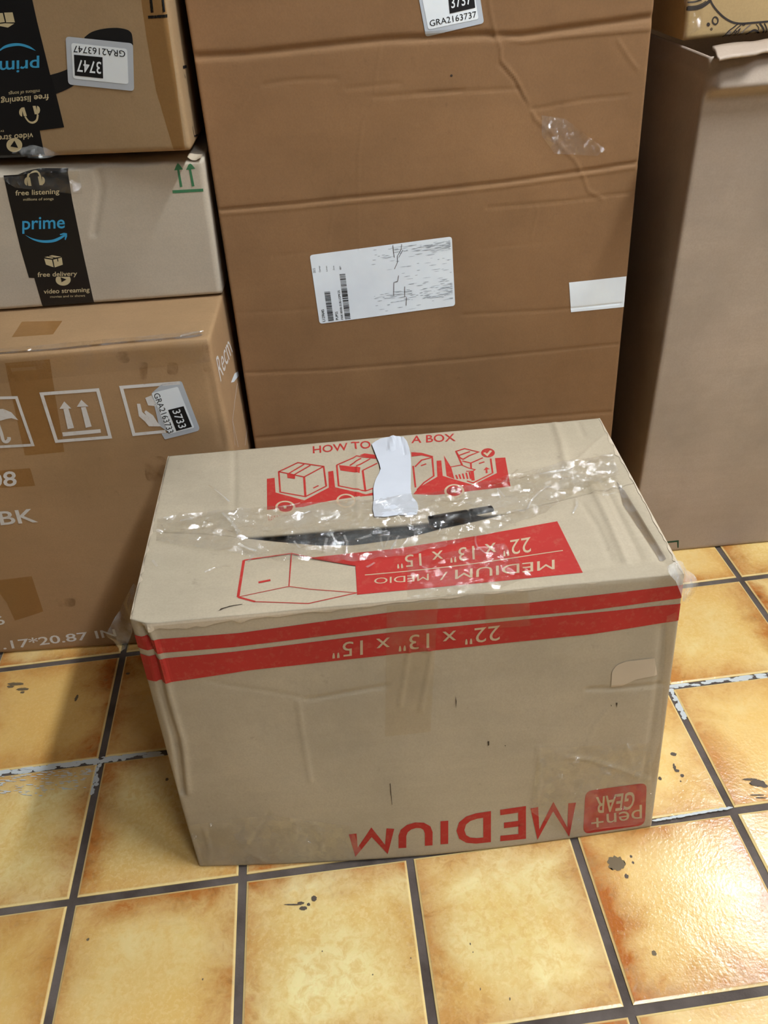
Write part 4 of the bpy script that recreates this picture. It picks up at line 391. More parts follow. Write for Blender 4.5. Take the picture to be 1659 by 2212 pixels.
  ('shipping_label/smudged_print','front','smudge',2,None,[('P',[(.5406,.4881),(.5435,.4884),(.5464,.4882),(.5464,.4878),(.543,.4874)]),('P',[(.5183,.4412),(.5233,.4415),(.5282,.4414),(.5283,.441),(.5223,.4406)]),('P',[(.5389,.491),(.5428,.4912),(.5467,.4911),(.5467,.491),(.542,.4908)]),('P',[(.5322,.4855),(.5396,.4858),(.547,.4857),(.5471,.4853),(.5382,.4849)]),('P',[(.5372,.4907),(.5419,.4909),(.5467,.4908),(.5467,.4907),(.541,.4905)]),('P',[(.3674,.4817),(.3703,.482),(.3732,.4818),(.3732,.4814),(.3697,.4811)]),('P',[(.4674,.429),(.4717,.4294),(.476,.4292),(.476,.4288),(.4709,.4284)]),('P',[(.3925,.4311),(.4012,.4316),(.4099,.4315),(.4099,.4311),(.3995,.4306)]),('P',[(.496,.4591),(.508,.4595),(.5199,.4596),(.52,.4592),(.5056,.4588)]),('P',[(.5318,.4832),(.5357,.4834),(.5397,.4834),(.5397,.4832),(.535,.483)]),('P',[(.4073,.4334),(.4162,.4337),(.4252,.4338),(.4252,.4336),(.4145,.4332)]),('P',[(.4256,.4348),(.4366,.4352),(.4477,.4353),(.4477,.4351),(.4344,.4346)]),('P',[(.539,.4396),(.5444,.44),(.5498,.4398),(.5498,.4394),(.5434,.439)]),('P',[(.4925,.482),(.4992,.4822),(.5059,.4822),(.5059,.4821),(.4979,.4818)]),('P',[(.492,.4646),(.5012,.465),(.5104,.4649),(.5104,.4646),(.4994,.4642)]),('P',[(.4964,.421),(.4995,.4212),(.5026,.4211),(.5027,.4208),(.4989,.4206)]),('P',[(.5328,.4887),(.5398,.489),(.5468,.4889),(.5469,.4886),(.5384,.4883)]),('P',[(.4039,.4841),(.412,.4844),(.4202,.4844),(.4202,.4841),(.4104,.4838)]),('P',[(.4084,.4168),(.4156,.4173),(.4228,.4172),(.4228,.4168),(.4142,.4163)]),('P',[(.4582,.4415),(.4666,.442),(.475,.4419),(.4751,.4415),(.465,.441)]),('P',[(.481,.4257),(.4879,.4262),(.4948,.4261),(.4948,.4257),(.4865,.4252)]),('P',[(.3536,.422),(.3577,.4223),(.3617,.4221),(.3617,.4218),(.3568,.4215)]),('P',[(.3616,.4165),(.3691,.4169),(.3767,.4169),(.3767,.4166),(.3676,.4162)]),('P',[(.5165,.4441),(.5237,.4445),(.5309,.4444),(.5309,.4441),(.5223,.4437)]),('P',[(.437,.4445),(.4491,.4449),(.4611,.4451),(.4611,.4449),(.4467,.4444)]),('P',[(.3568,.4894),(.3614,.4897),(.366,.4896),(.366,.4892),(.3605,.4889)]),('P',[(.4353,.4278),(.4468,.4283),(.4583,.4284),(.4583,.428),(.4445,.4275)]),('P',[(.3822,.433),(.3882,.4333),(.3941,.4333),(.3941,.4332),(.387,.4329)]),('P',[(.4707,.4881),(.4735,.4882),(.4763,.4882),(.4763,.488),(.473,.4878)]),('P',[(.4418,.4898),(.4478,.4901),(.4539,.49),(.4539,.4898),(.4466,.4895)]),('P',[(.3838,.4213),(.3871,.4216),(.3905,.4214),(.3905,.4211),(.3865,.4208)]),('P',[(.4115,.429),(.4223,.4296),(.4332,.4295),(.4332,.4291),(.4202,.4285)]),('P',[(.5294,.4212),(.5377,.4216),(.5461,.4216),(.5461,.4215),(.5361,.4211)]),('P',[(.4902,.488),(.4926,.4882),(.4951,.4881),(.4951,.4878),(.4921,.4875)]),('P',[(.4942,.4879),(.4998,.4882),(.5054,.4881),(.5054,.4877),(.4987,.4874)]),('P',[(.3662,.4351),(.3717,.4355),(.3772,.4354),(.3772,.4351),(.3706,.4348)]),('P',[(.4835,.4298),(.492,.4301),(.5004,.4302),(.5004,.43),(.4903,.4296)]),('P',[(.4389,.4442),(.4464,.4446),(.4538,.4445),(.4538,.4441),(.4449,.4437)]),('P',[(.4939,.4838),(.4962,.484),(.4984,.4838),(.4985,.4835),(.4957,.4832)]),('P',[(.5162,.4275),(.527,.4279),(.5378,.428),(.5378,.4278),(.5249,.4273)]),('P',[(.5162,.4461),(.5273,.4465),(.5386,.4466),(.5386,.4464),(.5251,.446)]),('P',[(.4186,.4293),(.4258,.4296),(.433,.4296),(.433,.4293),(.4244,.4289)]),('P',[(.4406,.4775),(.4492,.4778),(.4577,.4778),(.4577,.4776),(.4475,.4773)]),('P',[(.3977,.4241),(.4079,.4245),(.418,.4246),(.418,.4245),(.4058,.424)]),('P',[(.5012,.4841),(.5126,.4845),(.5239,.4845),(.524,.4842),(.5103,.4838)]),('P',[(.3859,.4643),(.3934,.4646),(.4009,.4646),(.4009,.4644),(.3919,.4642)]),('P',[(.5373,.469),(.5401,.4693),(.543,.4691),(.5431,.4687),(.5396,.4684)]),('P',[(.5046,.4369),(.5095,.4372),(.5144,.4371),(.5144,.4368),(.5086,.4365)]),('P',[(.4081,.4333),(.4125,.4337),(.4169,.4335),(.4169,.4331),(.4116,.4327)]),('P',[(.5067,.4851),(.5157,.4855),(.5248,.4854),(.5248,.485),(.5139,.4846)]),('P',[(.4751,.4257),(.4806,.426),(.4862,.426),(.4862,.4257),(.4795,.4253)]),('P',[(.4187,.4829),(.4232,.4832),(.4278,.4831),(.4278,.4828),(.4223,.4825)]),('P',[(.3918,.4242),(.3963,.4246),(.4008,.4244),(.4008,.424),(.3954,.4236)]),('P',[(.5247,.4848),(.5344,.4852),(.5441,.4851),(.5442,.4847),(.5325,.4843)]),('P',[(.4052,.4869),(.4176,.4873),(.43,.4873),(.43,.487),(.4151,.4866)]),('P',[(.521,.4389),(.5308,.4393),(.5407,.4394),(.5407,.4391),(.5289,.4387)]),('P',[(.4045,.4902),(.4136,.4904),(.4227,.4904),(.4227,.4903),(.4118,.49)]),('P',[(.3591,.4275),(.3658,.4279),(.3725,.4278),(.3725,.4274),(.3644,.4269)]),('P',[(.5121,.4852),(.5198,.4855),(.5275,.4855),(.5275,.4852),(.5183,.4849)]),('P',[(.543,.4408),(.5464,.4411),(.5498,.441),(.5498,.4407),(.5457,.4405)]),('P',[(.4739,.45),(.4847,.4504),(.4955,.4505),(.4955,.4503),(.4825,.4499)]),('P',[(.4901,.4773),(.4927,.4776),(.4953,.4774),(.4953,.477),(.4922,.4767)]),('P',[(.4022,.4337),(.4062,.434),(.4101,.4338),(.4101,.4335),(.4054,.4332)]),('P',[(.4785,.487),(.4884,.4873),(.4984,.4873),(.4984,.4871),(.4865,.4869)]),('P',[(.5317,.431),(.541,.4313),(.5503,.4314),(.5503,.4312),(.5392,.4309)]),('P',[(.4137,.4903),(.4228,.4905),(.4319,.4906),(.4319,.4904),(.421,.4901)]),('P',[(.3519,.4337),(.3541,.4339),(.3562,.4338),(.3562,.4336),(.3537,.4334)]),('P',[(.4074,.4246),(.4116,.4249),(.4158,.4248),(.4159,.4245),(.4108,.4241)]),('P',[(.5406,.4883),(.5437,.4885),(.5469,.4883),(.5469,.4881),(.5432,.4878)]),('P',[(.3785,.4334),(.3907,.4338),(.4029,.434),(.4029,.4338),(.3883,.4333)]),('P',[(.5405,.4898),(.5437,.49),(.5468,.4898),(.5468,.4896),(.5431,.4894)]),('P',[(.4895,.4263),(.4919,.4266),(.4943,.4264),(.4943,.4261),(.4914,.4258)]),('P',[(.5436,.4372),(.5468,.4374),(.55,.4373),(.55,.4371),(.5462,.4369)]),('P',[(.4799,.4679),(.4885,.4682),(.497,.4682),(.497,.468),(.4868,.4677)]),('P',[(.4963,.484),(.5004,.4842),(.5045,.4841),(.5045,.4838),(.4996,.4836)]),('P',[(.5329,.4693),(.5404,.4696),(.548,.4696),(.548,.4694),(.5389,.4691)]),('P',[(.4649,.4361),(.4748,.4364),(.4846,.4365),(.4846,.4363),(.4728,.4359)]),('P',[(.456,.43),(.4598,.4303),(.4637,.4302),(.4637,.4298),(.4591,.4295)]),('P',[(.3978,.424),(.4036,.4242),(.4094,.4242),(.4094,.4241),(.4024,.4238)]),('P',[(.5136,.4255),(.5199,.4257),(.5262,.4258),(.5262,.4256),(.5187,.4253)]),('P',[(.3956,.4746),(.4022,.4749),(.4089,.4748),(.4089,.4746),(.4009,.4743)]),('P',[(.5347,.4894),(.5407,.4898),(.5468,.4896),(.5468,.4893),(.5395,.4889)]),('P',[(.462,.4872),(.4716,.4876),(.4811,.4875),(.4811,.4871),(.4697,.4867)]),('P',[(.4795,.4832),(.487,.4836),(.4945,.4834),(.4945,.4831),(.4855,.4827)]),('P',[(.5346,.4403),(.5405,.4406),(.5463,.4406),(.5463,.4403),(.5393,.44)]),('P',[(.5298,.4274),(.5365,.4277),(.5432,.4277),(.5432,.4275),(.5352,.4271)]),('P',[(.43,.4327),(.4397,.4331),(.4493,.4332),(.4494,.4329),(.4377,.4324)]),('P',[(.5393,.4859),(.5432,.4861),(.547,.486),(.547,.4858),(.5424,.4856)]),('P',[(.5227,.4456),(.5293,.446),(.536,.4459),(.5361,.4456),(.528,.4452)]),('P',[(.5404,.4921),(.5435,.4923),(.5466,.4922),(.5467,.492),(.5429,.4918)]),('P',[(.5265,.4864),(.5346,.4867),(.5426,.4867),(.5427,.4864),(.533,.4862)]),('P',[(.4252,.4264),(.4323,.4267),(.4394,.4267),(.4394,.4264),(.4309,.426)]),('P',[(.5237,.4205),(.5282,.4208),(.5327,.4208),(.5327,.4206),(.5273,.4204)]),('P',[(.5167,.436),(.5285,.4365),(.5403,.4366),(.5403,.4362),(.5261,.4357)]),('P',[(.5354,.4869),(.5381,.4872),(.5408,.487),(.5408,.4867),(.5376,.4864)]),('P',[(.3781,.4785),(.3891,.4788),(.4,.4788),(.4,.4785),(.3869,.4781)]),('P',[(.513,.4439),(.5205,.4442),(.5281,.4442),(.5281,.444),(.5191,.4436)]),('P',[(.5333,.4307),(.541,.4311),(.5487,.4311),(.5487,.4307),(.5395,.4302)]),('P',[(.4855,.486),(.4903,.4863),(.4952,.4861),(.4952,.4858),(.4894,.4855)]),('P',[(.4044,.4361),(.4147,.4366),(.425,.4365),(.425,.4361),(.4126,.4355)]),('P',[(.4113,.4246),(.4219,.4251),(.4326,.4251),(.4326,.4248),(.4198,.4243)]),('P',[(.4686,.4326),(.4717,.4329),(.4748,.4328),(.4748,.4325),(.4711,.4322)]),('P',[(.4873,.4858),(.4922,.4861),(.4971,.486),(.4971,.4856),(.4913,.4852)]),('P',[(.4903,.488),(.4999,.4884),(.5095,.4883),(.5095,.4879),(.498,.4874)]),('P',[(.4446,.425),(.4471,.4252),(.4495,.4251),(.4495,.4249),(.4466,.4247)]),('P',[(.5246,.4572),(.5328,.4576),(.5409,.4576),(.541,.4573),(.5312,.4569)]),('P',[(.5229,.465),(.53,.4653),(.5372,.4653),(.5372,.4651),(.5286,.4648)]),('P',[(.4757,.4451),(.4829,.4455),(.4902,.4454),(.4902,.445),(.4815,.4445)]),('P',[(.3509,.4309),(.3571,.4313),(.3632,.4312),(.3632,.4308),(.3558,.4303)]),('P',[(.4564,.4546),(.4603,.4548),(.4641,.4547),(.4641,.4545),(.4595,.4542)]),('P',[(.5004,.4251),(.5103,.4255),(.5203,.4255),(.5203,.4252),(.5084,.4247)]),('P',[(.4739,.4434),(.4788,.4438),(.4836,.4436),(.4836,.4433),(.4778,.4429)]),('P',[(.5213,.4808),(.526,.4811),(.5307,.481),(.5307,.4807),(.5251,.4805)]),('P',[(.5407,.4871),(.5438,.4873),(.547,.4872),(.547,.4868),(.5432,.4866)]),('P',[(.5217,.4588),(.5256,.459),(.5296,.4589),(.5297,.4587),(.5249,.4585)]),('P',[(.5281,.4264),(.5306,.4267),(.5332,.4265),(.5332,.4262),(.5301,.4259)]),('P',[(.4299,.4849),(.4337,.4852),(.4375,.485),(.4375,.4847),(.4329,.4844)]),('P',[(.4833,.4772),(.495,.4776),(.5067,.4776),(.5067,.4772),(.4927,.4767)]),('P',[(.5395,.4224),(.5452,.4228),(.5509,.4227),(.5509,.4223),(.5441,.4218)]),('P',[(.4945,.4259),(.5012,.4262),(.5078,.4262),(.5078,.426),(.4999,.4256)]),('P',[(.4576,.4795),(.4672,.4799),(.4769,.4798),(.4769,.4794),(.4653,.4789)]),('P',[(.5032,.4566),(.5103,.4569),(.5174,.4569),(.5175,.4567),(.5089,.4564)]),('P',[(.4786,.4336),(.4876,.434),(.4966,.434),(.4966,.4336),(.4858,.4331)]),('P',[(.4279,.4881),(.4348,.4884),(.4417,.4883),(.4417,.4881),(.4334,.4877)]),('P',[(.3994,.4894),(.4039,.4896),(.4084,.4895),(.4084,.4893),(.403,.4891)]),('P',[(.4987,.4803),(.5061,.4806),(.5134,.4805),(.5134,.4802),(.5046,.4799)]),('P',[(.3994,.4367),(.4103,.4371),(.4212,.4372),(.4212,.4369),(.4081,.4364)]),('P',[(.4275,.4542),(.4359,.4545),(.4444,.4546),(.4444,.4544),(.4343,.4541)]),('P',[(.3753,.4299),(.3813,.4303),(.3873,.4302),(.3873,.4298),(.3801,.4294)]),('P',[(.5012,.4881),(.5085,.4884),(.5158,.4883),(.5158,.488),(.5071,.4877)]),('P',[(.529,.4352),(.5395,.4356),(.5501,.4357),(.5501,.4354),(.5374,.4349)]),('P',[(.4212,.4357),(.4338,.4361),(.4464,.4362),(.4464,.436),(.4313,.4354)]),('P',[(.5233,.4317),(.5317,.4321),(.5402,.4321),(.5402,.4319),(.5301,.4315)]),('P',[(.5276,.4263),(.5388,.4267),(.5501,.4268),(.5501,.4267),(.5366,.4263)]),('P',[(.5263,.4286),(.5351,.429),(.5438,.429),(.5439,.4287),(.5334,.4282)]),('P',[(.4949,.4392),(.5061,.4395),(.5172,.4397),(.5172,.4395),(.5039,.439)]),('P',[(.4971,.4789),(.5041,.4791),(.5111,.4791),(.5111,.479),(.5027,.4787)]),('P',[(.5013,.4329),(.5041,.433),(.5068,.433),(.5068,.4329),(.5035,.4327)]),('P',[(.3768,.4825),(.3816,.4828),(.3864,.4826),(.3864,.4823),(.3806,.4821)]),('P',[(.3774,.4356),(.3838,.4359),(.3903,.4359),(.3903,.4356),(.3825,.4352)]),('P',[(.4181,.4295),(.4272,.4298),(.4363,.4299),(.4363,.4297),(.4254,.4293)]),('P',[(.4318,.4131),(.4444,.4136),(.4571,.4138),(.4571,.4136),(.4419,.4131)]),('P',[(.5071,.482),(.5152,.4823),(.5233,.4823),(.5233,.482),(.5136,.4816)]),('P',[(.5242,.4413),(.5271,.4415),(.5301,.4414),(.5301,.4411),(.5266,.4409)]),('P',[(.5441,.4283),(.5473,.4285),(.5505,.4285),(.5505,.4283),(.5467,.4281)]),('P',[(.5187,.4832),(.5266,.4835),(.5346,.4834),(.5346,.483),(.5251,.4827)]),('P',[(.5291,.4835),(.5366,.4839),(.5442,.4838),(.5442,.4834),(.5352,.483)]),('P',[(.4727,.4266),(.4844,.427),(.496,.4272),(.496,.4269),(.482,.4264)]),('P',[(.485,.4246),(.4963,.4251),(.5076,.4252),(.5076,.4249),(.4941,.4244)]),('P',[(.3594,.4835),(.3631,.4838),(.3667,.4836),(.3667,.4833),(.3623,.4831)]),('P',[(.5198,.4364),(.5274,.4367),(.5351,.4368),(.5351,.4366),(.5259,.4363)]),('P',[(.4113,.4734),(.4155,.4738),(.4196,.4736),(.4196,.4732),(.4147,.4728)]),('P',[(.544,.4316),(.5471,.4318),(.5503,.4317),(.5503,.4315),(.5465,.4313)]),('P',[(.4517,.4865),(.456,.4868),(.4604,.4867),(.4604,.4863),(.4552,.486)]),('P',[(.4232,.4583),(.428,.4586),(.4328,.4585),(.4328,.4583),(.427,.458)]),('P',[(.4852,.4866),(.4965,.487),(.5078,.487),(.5078,.4867),(.4942,.4863)]),('P',[(.448,.4835),(.4603,.4838),(.4725,.4839),(.4725,.4837),(.4578,.4833)]),('P',[(.4709,.4898),(.4737,.49),(.4765,.4899),(.4765,.4897),(.4732,.4895)]),('P',[(.5208,.4245),(.5243,.4248),(.5278,.4246),(.5278,.4242),(.5236,.4239)]),('P',[(.4344,.4662),(.4415,.4666),(.4486,.4665),(.4487,.4661),(.4401,.4657)]),('P',[(.4255,.4267),(.4304,.427),(.4354,.427),(.4354,.4268),(.4295,.4265)]),('P',[(.3896,.4325),(.3971,.4329),(.4045,.4328),(.4045,.4324),(.3956,.4319)]),('P',[(.3876,.4794),(.3981,.4797),(.4087,.4797),(.4087,.4795),(.3961,.4791)]),('P',[(.4752,.434),(.4804,.4343),(.4856,.4343),(.4856,.434),(.4794,.4337)]),('P',[(.4774,.489),(.4871,.4894),(.4969,.4893),(.4969,.4889),(.4852,.4885)]),('P',[(.3734,.4313),(.3762,.4316),(.379,.4315),(.379,.4311),(.3756,.4308)]),('P',[(.5426,.454),(.5458,.4543),(.549,.4542),(.549,.4539),(.5452,.4536)]),('P',[(.4366,.4363),(.4422,.4366),(.4477,.4365),(.4477,.4362),(.4411,.4359)]),('P',[(.4566,.4174),(.4628,.4178),(.469,.4177),(.469,.4173),(.4616,.4169)]),('P',[(.5441,.4293),(.5468,.4295),(.5495,.4294),(.5496,.4292),(.5463,.429)]),('P',[(.5136,.435),(.5252,.4355),(.5368,.4355),(.5368,.4352),(.5229,.4346)]),('P',[(.4326,.4378),(.4378,.4382),(.443,.438),(.443,.4376),(.4368,.4373)]),('P',[(.5438,.4336),(.547,.4339),(.5502,.4337),(.5502,.4333),(.5464,.433)]),('P',[(.5067,.4301),(.5127,.4305),(.5187,.4304),(.5187,.4301),(.5115,.4297)]),('P',[(.5123,.4874),(.5235,.4878),(.5347,.4878),(.5347,.4874),(.5213,.487)]),('P',[(.5445,.4215),(.5477,.4219),(.5509,.4217),(.5509,.4213),(.5471,.4209)]),('P',[(.4438,.4331),(.4464,.4334),(.4491,.4332),(.4491,.4329),(.4459,.4327)]),('P',[(.4654,.4322),(.4696,.4325),(.4739,.4324),(.4739,.4321),(.4688,.4317)]),('P',[(.4771,.4882),(.4881,.4885),(.4991,.4885),(.4991,.4883),(.4859,.488)]),('P',[(.5382,.4299),(.5443,.4302),(.5504,.4302),(.5504,.43),(.5431,.4297)]),('P',[(.5038,.4894),(.5137,.4897),(.5237,.4897),(.5237,.4895),(.5118,.4891)]),('P',[(.5338,.4908),(.5386,.491),(.5434,.4909),(.5434,.4907),(.5377,.4905)]),('P',[(.5302,.4438),(.5359,.4442),(.5416,.4441),(.5417,.4437),(.5348,.4433)]),('P',[(.5122,.434),(.5159,.4343),(.5196,.4342),(.5196,.4339),(.5152,.4336)]),('P',[(.4736,.4373),(.4803,.4377),(.487,.4376),(.487,.4372),(.479,.4367)]),('P',[(.4264,.4898),(.4383,.4901),(.4501,.4902),(.4501,.49),(.4359,.4897)]),('P',[(.4811,.4279),(.4866,.4283),(.4921,.4282),(.4921,.4278),(.4855,.4274)]),('P',[(.3548,.432),(.3667,.4324),(.3786,.4325),(.3786,.4323),(.3643,.4318)]),('P',[(.412,.4881),(.4154,.4884),(.4188,.4882),(.4188,.4879),(.4147,.4875)]),('P',[(.5039,.4916),(.5074,.4918),(.511,.4917),(.511,.4914),(.5067,.4912)]),('P',[(.5179,.4867),(.5291,.4869),(.5402,.487),(.5403,.4868),(.5269,.4865)]),('P',[(.5027,.4247),(.5128,.4252),(.5229,.4252),(.5229,.4249),(.5108,.4244)]),('P',[(.3833,.4298),(.3907,.4302),(.3982,.4302),(.3982,.4298),(.3893,.4294)]),('P',[(.4005,.4369),(.4045,.4372),(.4085,.4371),(.4085,.4369),(.4037,.4366)]),('P',[(.3733,.4795),(.3815,.4798),(.3897,.4798),(.3897,.4796),(.3799,.4793)]),('P',[(.4273,.4848),(.4349,.4851),(.4425,.485),(.4425,.4847),(.4334,.4844)]),('P',[(.4408,.431),(.4489,.4314),(.457,.4314),(.457,.4311),(.4473,.4306)]),('P',[(.5114,.4481),(.5185,.4484),(.5257,.4484),(.5257,.4481),(.5171,.4478)]),('P',[(.3928,.4888),(.3972,.489),(.4015,.4889),(.4015,.4886),(.3963,.4883)]),('P',[(.5408,.485),(.5439,.4853),(.5471,.4851),(.5471,.4847),(.5434,.4844)]),('P',[(.5279,.481),(.5374,.4812),(.547,.4813),(.547,.4811),(.5355,.4808)]),('P',[(.4848,.4878),(.4966,.4881),(.5084,.4881),(.5084,.4878),(.4943,.4874)]),('P',[(.4428,.4308),(.4466,.4311),(.4505,.431),(.4505,.4305),(.4459,.4302)]),('P',[(.538,.4341),(.5441,.4345),(.5502,.4344),(.5502,.4341),(.5429,.4337)]),('P',[(.5435,.4387),(.5467,.439),(.5499,.4388),(.5499,.4385),(.5461,.4382)]),('P',[(.494,.482),(.5014,.4824),(.5088,.4823),(.5088,.4819),(.5,.4815)]),('P',[(.4921,.4264),(.5046,.4268),(.517,.427),(.5171,.4267),(.5021,.4262)]),('P',[(.4954,.4733),(.4985,.4734),(.5016,.4734),(.5017,.4732),(.4979,.473)]),('P',[(.529,.4332),(.534,.4335),(.5389,.4335),(.539,.4333),(.533,.433)]),('P',[(.5133,.4709),(.516,.4712),(.5186,.471),(.5186,.4706),(.5155,.4703)]),('P',[(.5038,.4847),(.5115,.4849),(.5193,.4849),(.5193,.4848),(.51,.4846)]),('P',[(.4364,.4325),(.442,.433),(.4477,.4328),(.4477,.4324),(.4409,.432)]),('P',[(.3537,.4777),(.3584,.478),(.3632,.4778),(.3632,.4774),(.3575,.4771)]),('P',[(.4065,.4845),(.4172,.4849),(.4279,.4849),(.4279,.4846),(.415,.4842)]),('P',[(.4726,.4833),(.4842,.4837),(.4959,.4837),(.4959,.4833),(.4819,.4829)]),('P',[(.5025,.4916),(.5083,.4918),(.5142,.4918),(.5142,.4916),(.5072,.4914)]),('P',[(.4769,.4285),(.4833,.4288),(.4897,.4288),(.4897,.4285),(.4821,.4281)]),('P',[(.4331,.4508),(.4424,.4511),(.4517,.4512),(.4517,.4509),(.4406,.4506)]),('P',[(.3954,.4293),(.4004,.4296),(.4054,.4296),(.4054,.4293),(.3994,.429)]),('P',[(.5409,.4366),(.5454,.4368),(.55,.4368),(.55,.4365),(.5445,.4363)]),('P',[(.5316,.4316),(.5351,.4318),(.5387,.4318),(.5387,.4315),(.5344,.4313)]),('P',[(.4632,.4835),(.4681,.4837),(.473,.4836),(.473,.4834),(.4672,.4831)]),('P',[(.3844,.4814),(.3906,.4817),(.3967,.4815),(.3967,.4812),(.3894,.4808)]),('P',[(.4585,.4834),(.4655,.4837),(.4725,.4836),(.4725,.4834),(.4641,.4831)]),('P',[(.4422,.4357),(.4456,.436),(.4491,.4358),(.4491,.4355),(.445,.4352)]),('P',[(.4871,.4888),(.4893,.489),(.4915,.4888),(.4915,.4885),(.4889,.4882)]),('P',[(.5243,.4717),(.5283,.472),(.5322,.4718),(.5322,.4716),(.5275,.4713)]),('P',[(.4919,.4378),(.4982,.4382),(.5046,.4381),(.5046,.4377),(.497,.4373)]),('P',[(.3774,.4142),(.3816,.4145),(.3858,.4144),(.3858,.4141),(.3807,.4137)]),('P',[(.5312,.4359),(.5372,.4363),(.5433,.4362),(.5433,.4359),(.536,.4355)]),('P',[(.5123,.4323),(.5248,.4327),(.5373,.4329),(.5373,.4327),(.5223,.4323)]),('P',[(.4196,.4661),(.4303,.4664),(.4409,.4665),(.4409,.4662),(.4281,.4658)]),('P',[(.3831,.4216),(.3875,.4219),(.3919,.4218),(.3919,.4215),(.3866,.4212)]),('P',[(.5401,.4825),(.5436,.4828),(.5472,.4826),(.5472,.4823),(.543,.482)]),('P',[(.4057,.4879),(.4125,.4883),(.4194,.4881),(.4194,.4878),(.4112,.4874)]),('P',[(.4362,.4856),(.4391,.4859),(.442,.4857),(.442,.4853),(.4385,.485)]),('P',[(.5217,.4912),(.5304,.4915),(.5392,.4915),(.5392,.4913),(.5287,.4911)]),('P',[(.5083,.4341),(.5145,.4343),(.5207,.4344),(.5207,.4342),(.5133,.4339)]),('P',[(.455,.4844),(.4658,.4847),(.4765,.4847),(.4765,.4845),(.4636,.4842)]),('P',[(.4611,.4602),(.4656,.4606),(.4702,.4604),(.4702,.46),(.4647,.4596)]),('P',[(.3809,.4799),(.384,.4801),(.3872,.48),(.3872,.4798),(.3834,.4796)]),('P',[(.4298,.4255),(.4363,.4259),(.4428,.4259),(.4428,.4255),(.435,.4251)]),('P',[(.4292,.4539),(.4373,.4542),(.4455,.4542),(.4455,.4541),(.4357,.4537)]),('P',[(.4405,.4905),(.4519,.4909),(.4634,.4908),(.4634,.4904),(.4497,.49)]),('P',[(.4619,.4685),(.4652,.4688),(.4686,.4686),(.4686,.4683),(.4646,.468)]),('P',[(.4752,.4289),(.4845,.4293),(.4938,.4294),(.4938,.4291),(.4827,.4287)]),('P',[(.5111,.4279),(.5201,.4284),(.5291,.4283),(.5291,.4279),(.5183,.4273)]),('P',[(.544,.4311),(.5472,.4313),(.5503,.4313),(.5503,.4311),(.5465,.4309)]),('P',[(.3503,.4726),(.3559,.4729),(.3615,.4728),(.3615,.4724),(.3548,.472)]),('P',[(.5349,.4404),(.5382,.4405),(.5415,.4405),(.5415,.4403),(.5375,.4401)]),('P',[(.5342,.429),(.5423,.4293),(.5505,.4294),(.5505,.4292),(.5408,.4288)]),('P',[(.5247,.4863),(.5274,.4865),(.5302,.4864),(.5302,.4862),(.5269,.486)]),('P',[(.4064,.4325),(.4189,.433),(.4314,.433),(.4314,.4327),(.4164,.4321)]),('P',[(.5403,.4212),(.5456,.4214),(.5509,.4214),(.5509,.4212),(.5446,.421)]),('P',[(.5061,.4903),(.518,.4907),(.5299,.4907),(.5299,.4903),(.5157,.4898)]),('P',[(.4963,.4891),(.4999,.4894),(.5035,.4892),(.5035,.4888),(.4992,.4885)]),('P',[(.4487,.4863),(.4572,.4866),(.4657,.4865),(.4657,.4862),(.4555,.4858)]),('P',[(.4761,.4316),(.4817,.4319),(.4872,.4318),(.4872,.4315),(.4806,.4311)]),('P',[(.4581,.4298),(.4608,.43),(.4635,.4299),(.4635,.4297),(.4603,.4294)]),('P',[(.472,.425),(.4765,.4253),(.481,.4252),(.481,.4249),(.4756,.4245)])]),
  ('shipping_label/crack_line','front','dark_mark',3,None,[('L',[(.406,.4928),(.4071,.4834),(.4084,.4781)],.0007)]),
  ('shipping_label/crack_line','front','dark_mark',3,None,[('L',[(.4274,.493),(.4256,.4869),(.4155,.4795),(.4156,.4727),(.4069,.4645)],.0007)]),
  ('shipping_label/crack_line','front','dark_mark',3,None,[('L',[(.4299,.4861),(.4187,.4779)],.0007)]),
  ('shipping_label/crack_line','front','dark_mark',3,None,[('L',[(.404,.4489),(.4018,.4323)],.0007)]),
  ('shipping_label/crack_line','front','dark_mark',3,None,[('L',[(.4339,.4287),(.4317,.4182)],.0007)]),
  ('shipping_label/crack_line','front','dark_mark',3,None,[('L',[(.4166,.4563),(.4133,.4494),(.4053,.4485)],.0007)]),
  ('shipping_label/crack_line','front','dark_mark',3,None,[('L',[(.4303,.4421),(.4292,.4296)],.0007)]),
  ('white_label','front','white_paper',1,None,[('P',[(.8458,.4271),(.9939,.4274),(.9951,.3882),(.8562,.3885)])]),
  ('clear_tape','front','clear_tape_wrinkled',1,None,[('P',[(.7593,.6184),(.8137,.613),(.9134,.577),(.8943,.5711),(.793,.5775),(.7612,.5977)])]),
  ('scuff_mark','front','dark_mark',0,None,[('P',[(.5572,.6654),(.5563,.6645),(.5543,.6643),(.5524,.6647),(.5516,.6656),(.5524,.6664),(.5544,.6667),(.5564,.6663)])]),
 ],
 'R1': [
  ('green_mark','front','green_dark',0,None,[('P',[(.123,.0314),(.1676,.0318),(.1725,.0095),(.1685,.0094),(.1631,.0268),(.1241,.0264)])]),
 ],
 'R2': [
  ('line_art','front','ink_print',0,None,[('L',[(.0801,.1671),(.0817,.1631),(.084,.1575),(.0867,.151),(.0898,.1447),(.0933,.1386),(.0971,.1324),(.1014,.1259),(.1062,.1192),(.1116,.1121),(.1177,.1046),(.124,.0972),(.1302,.0905),(.1361,.0847),(.1421,.0794),(.1479,.0747),(.1538,.0704),(.1596,.0665),(.1654,.0631),(.1712,.0602),(.1769,.0578),(.1825,.056),(.188,.0547),(.1936,.0538),(.1995,.053),(.2046,.0525),(.2092,.0523),(.2154,.0522),(.2254,.052),(.2422,.0517),(.264,.0513),(.285,.051),(.2995,.0507)],.0022)]),
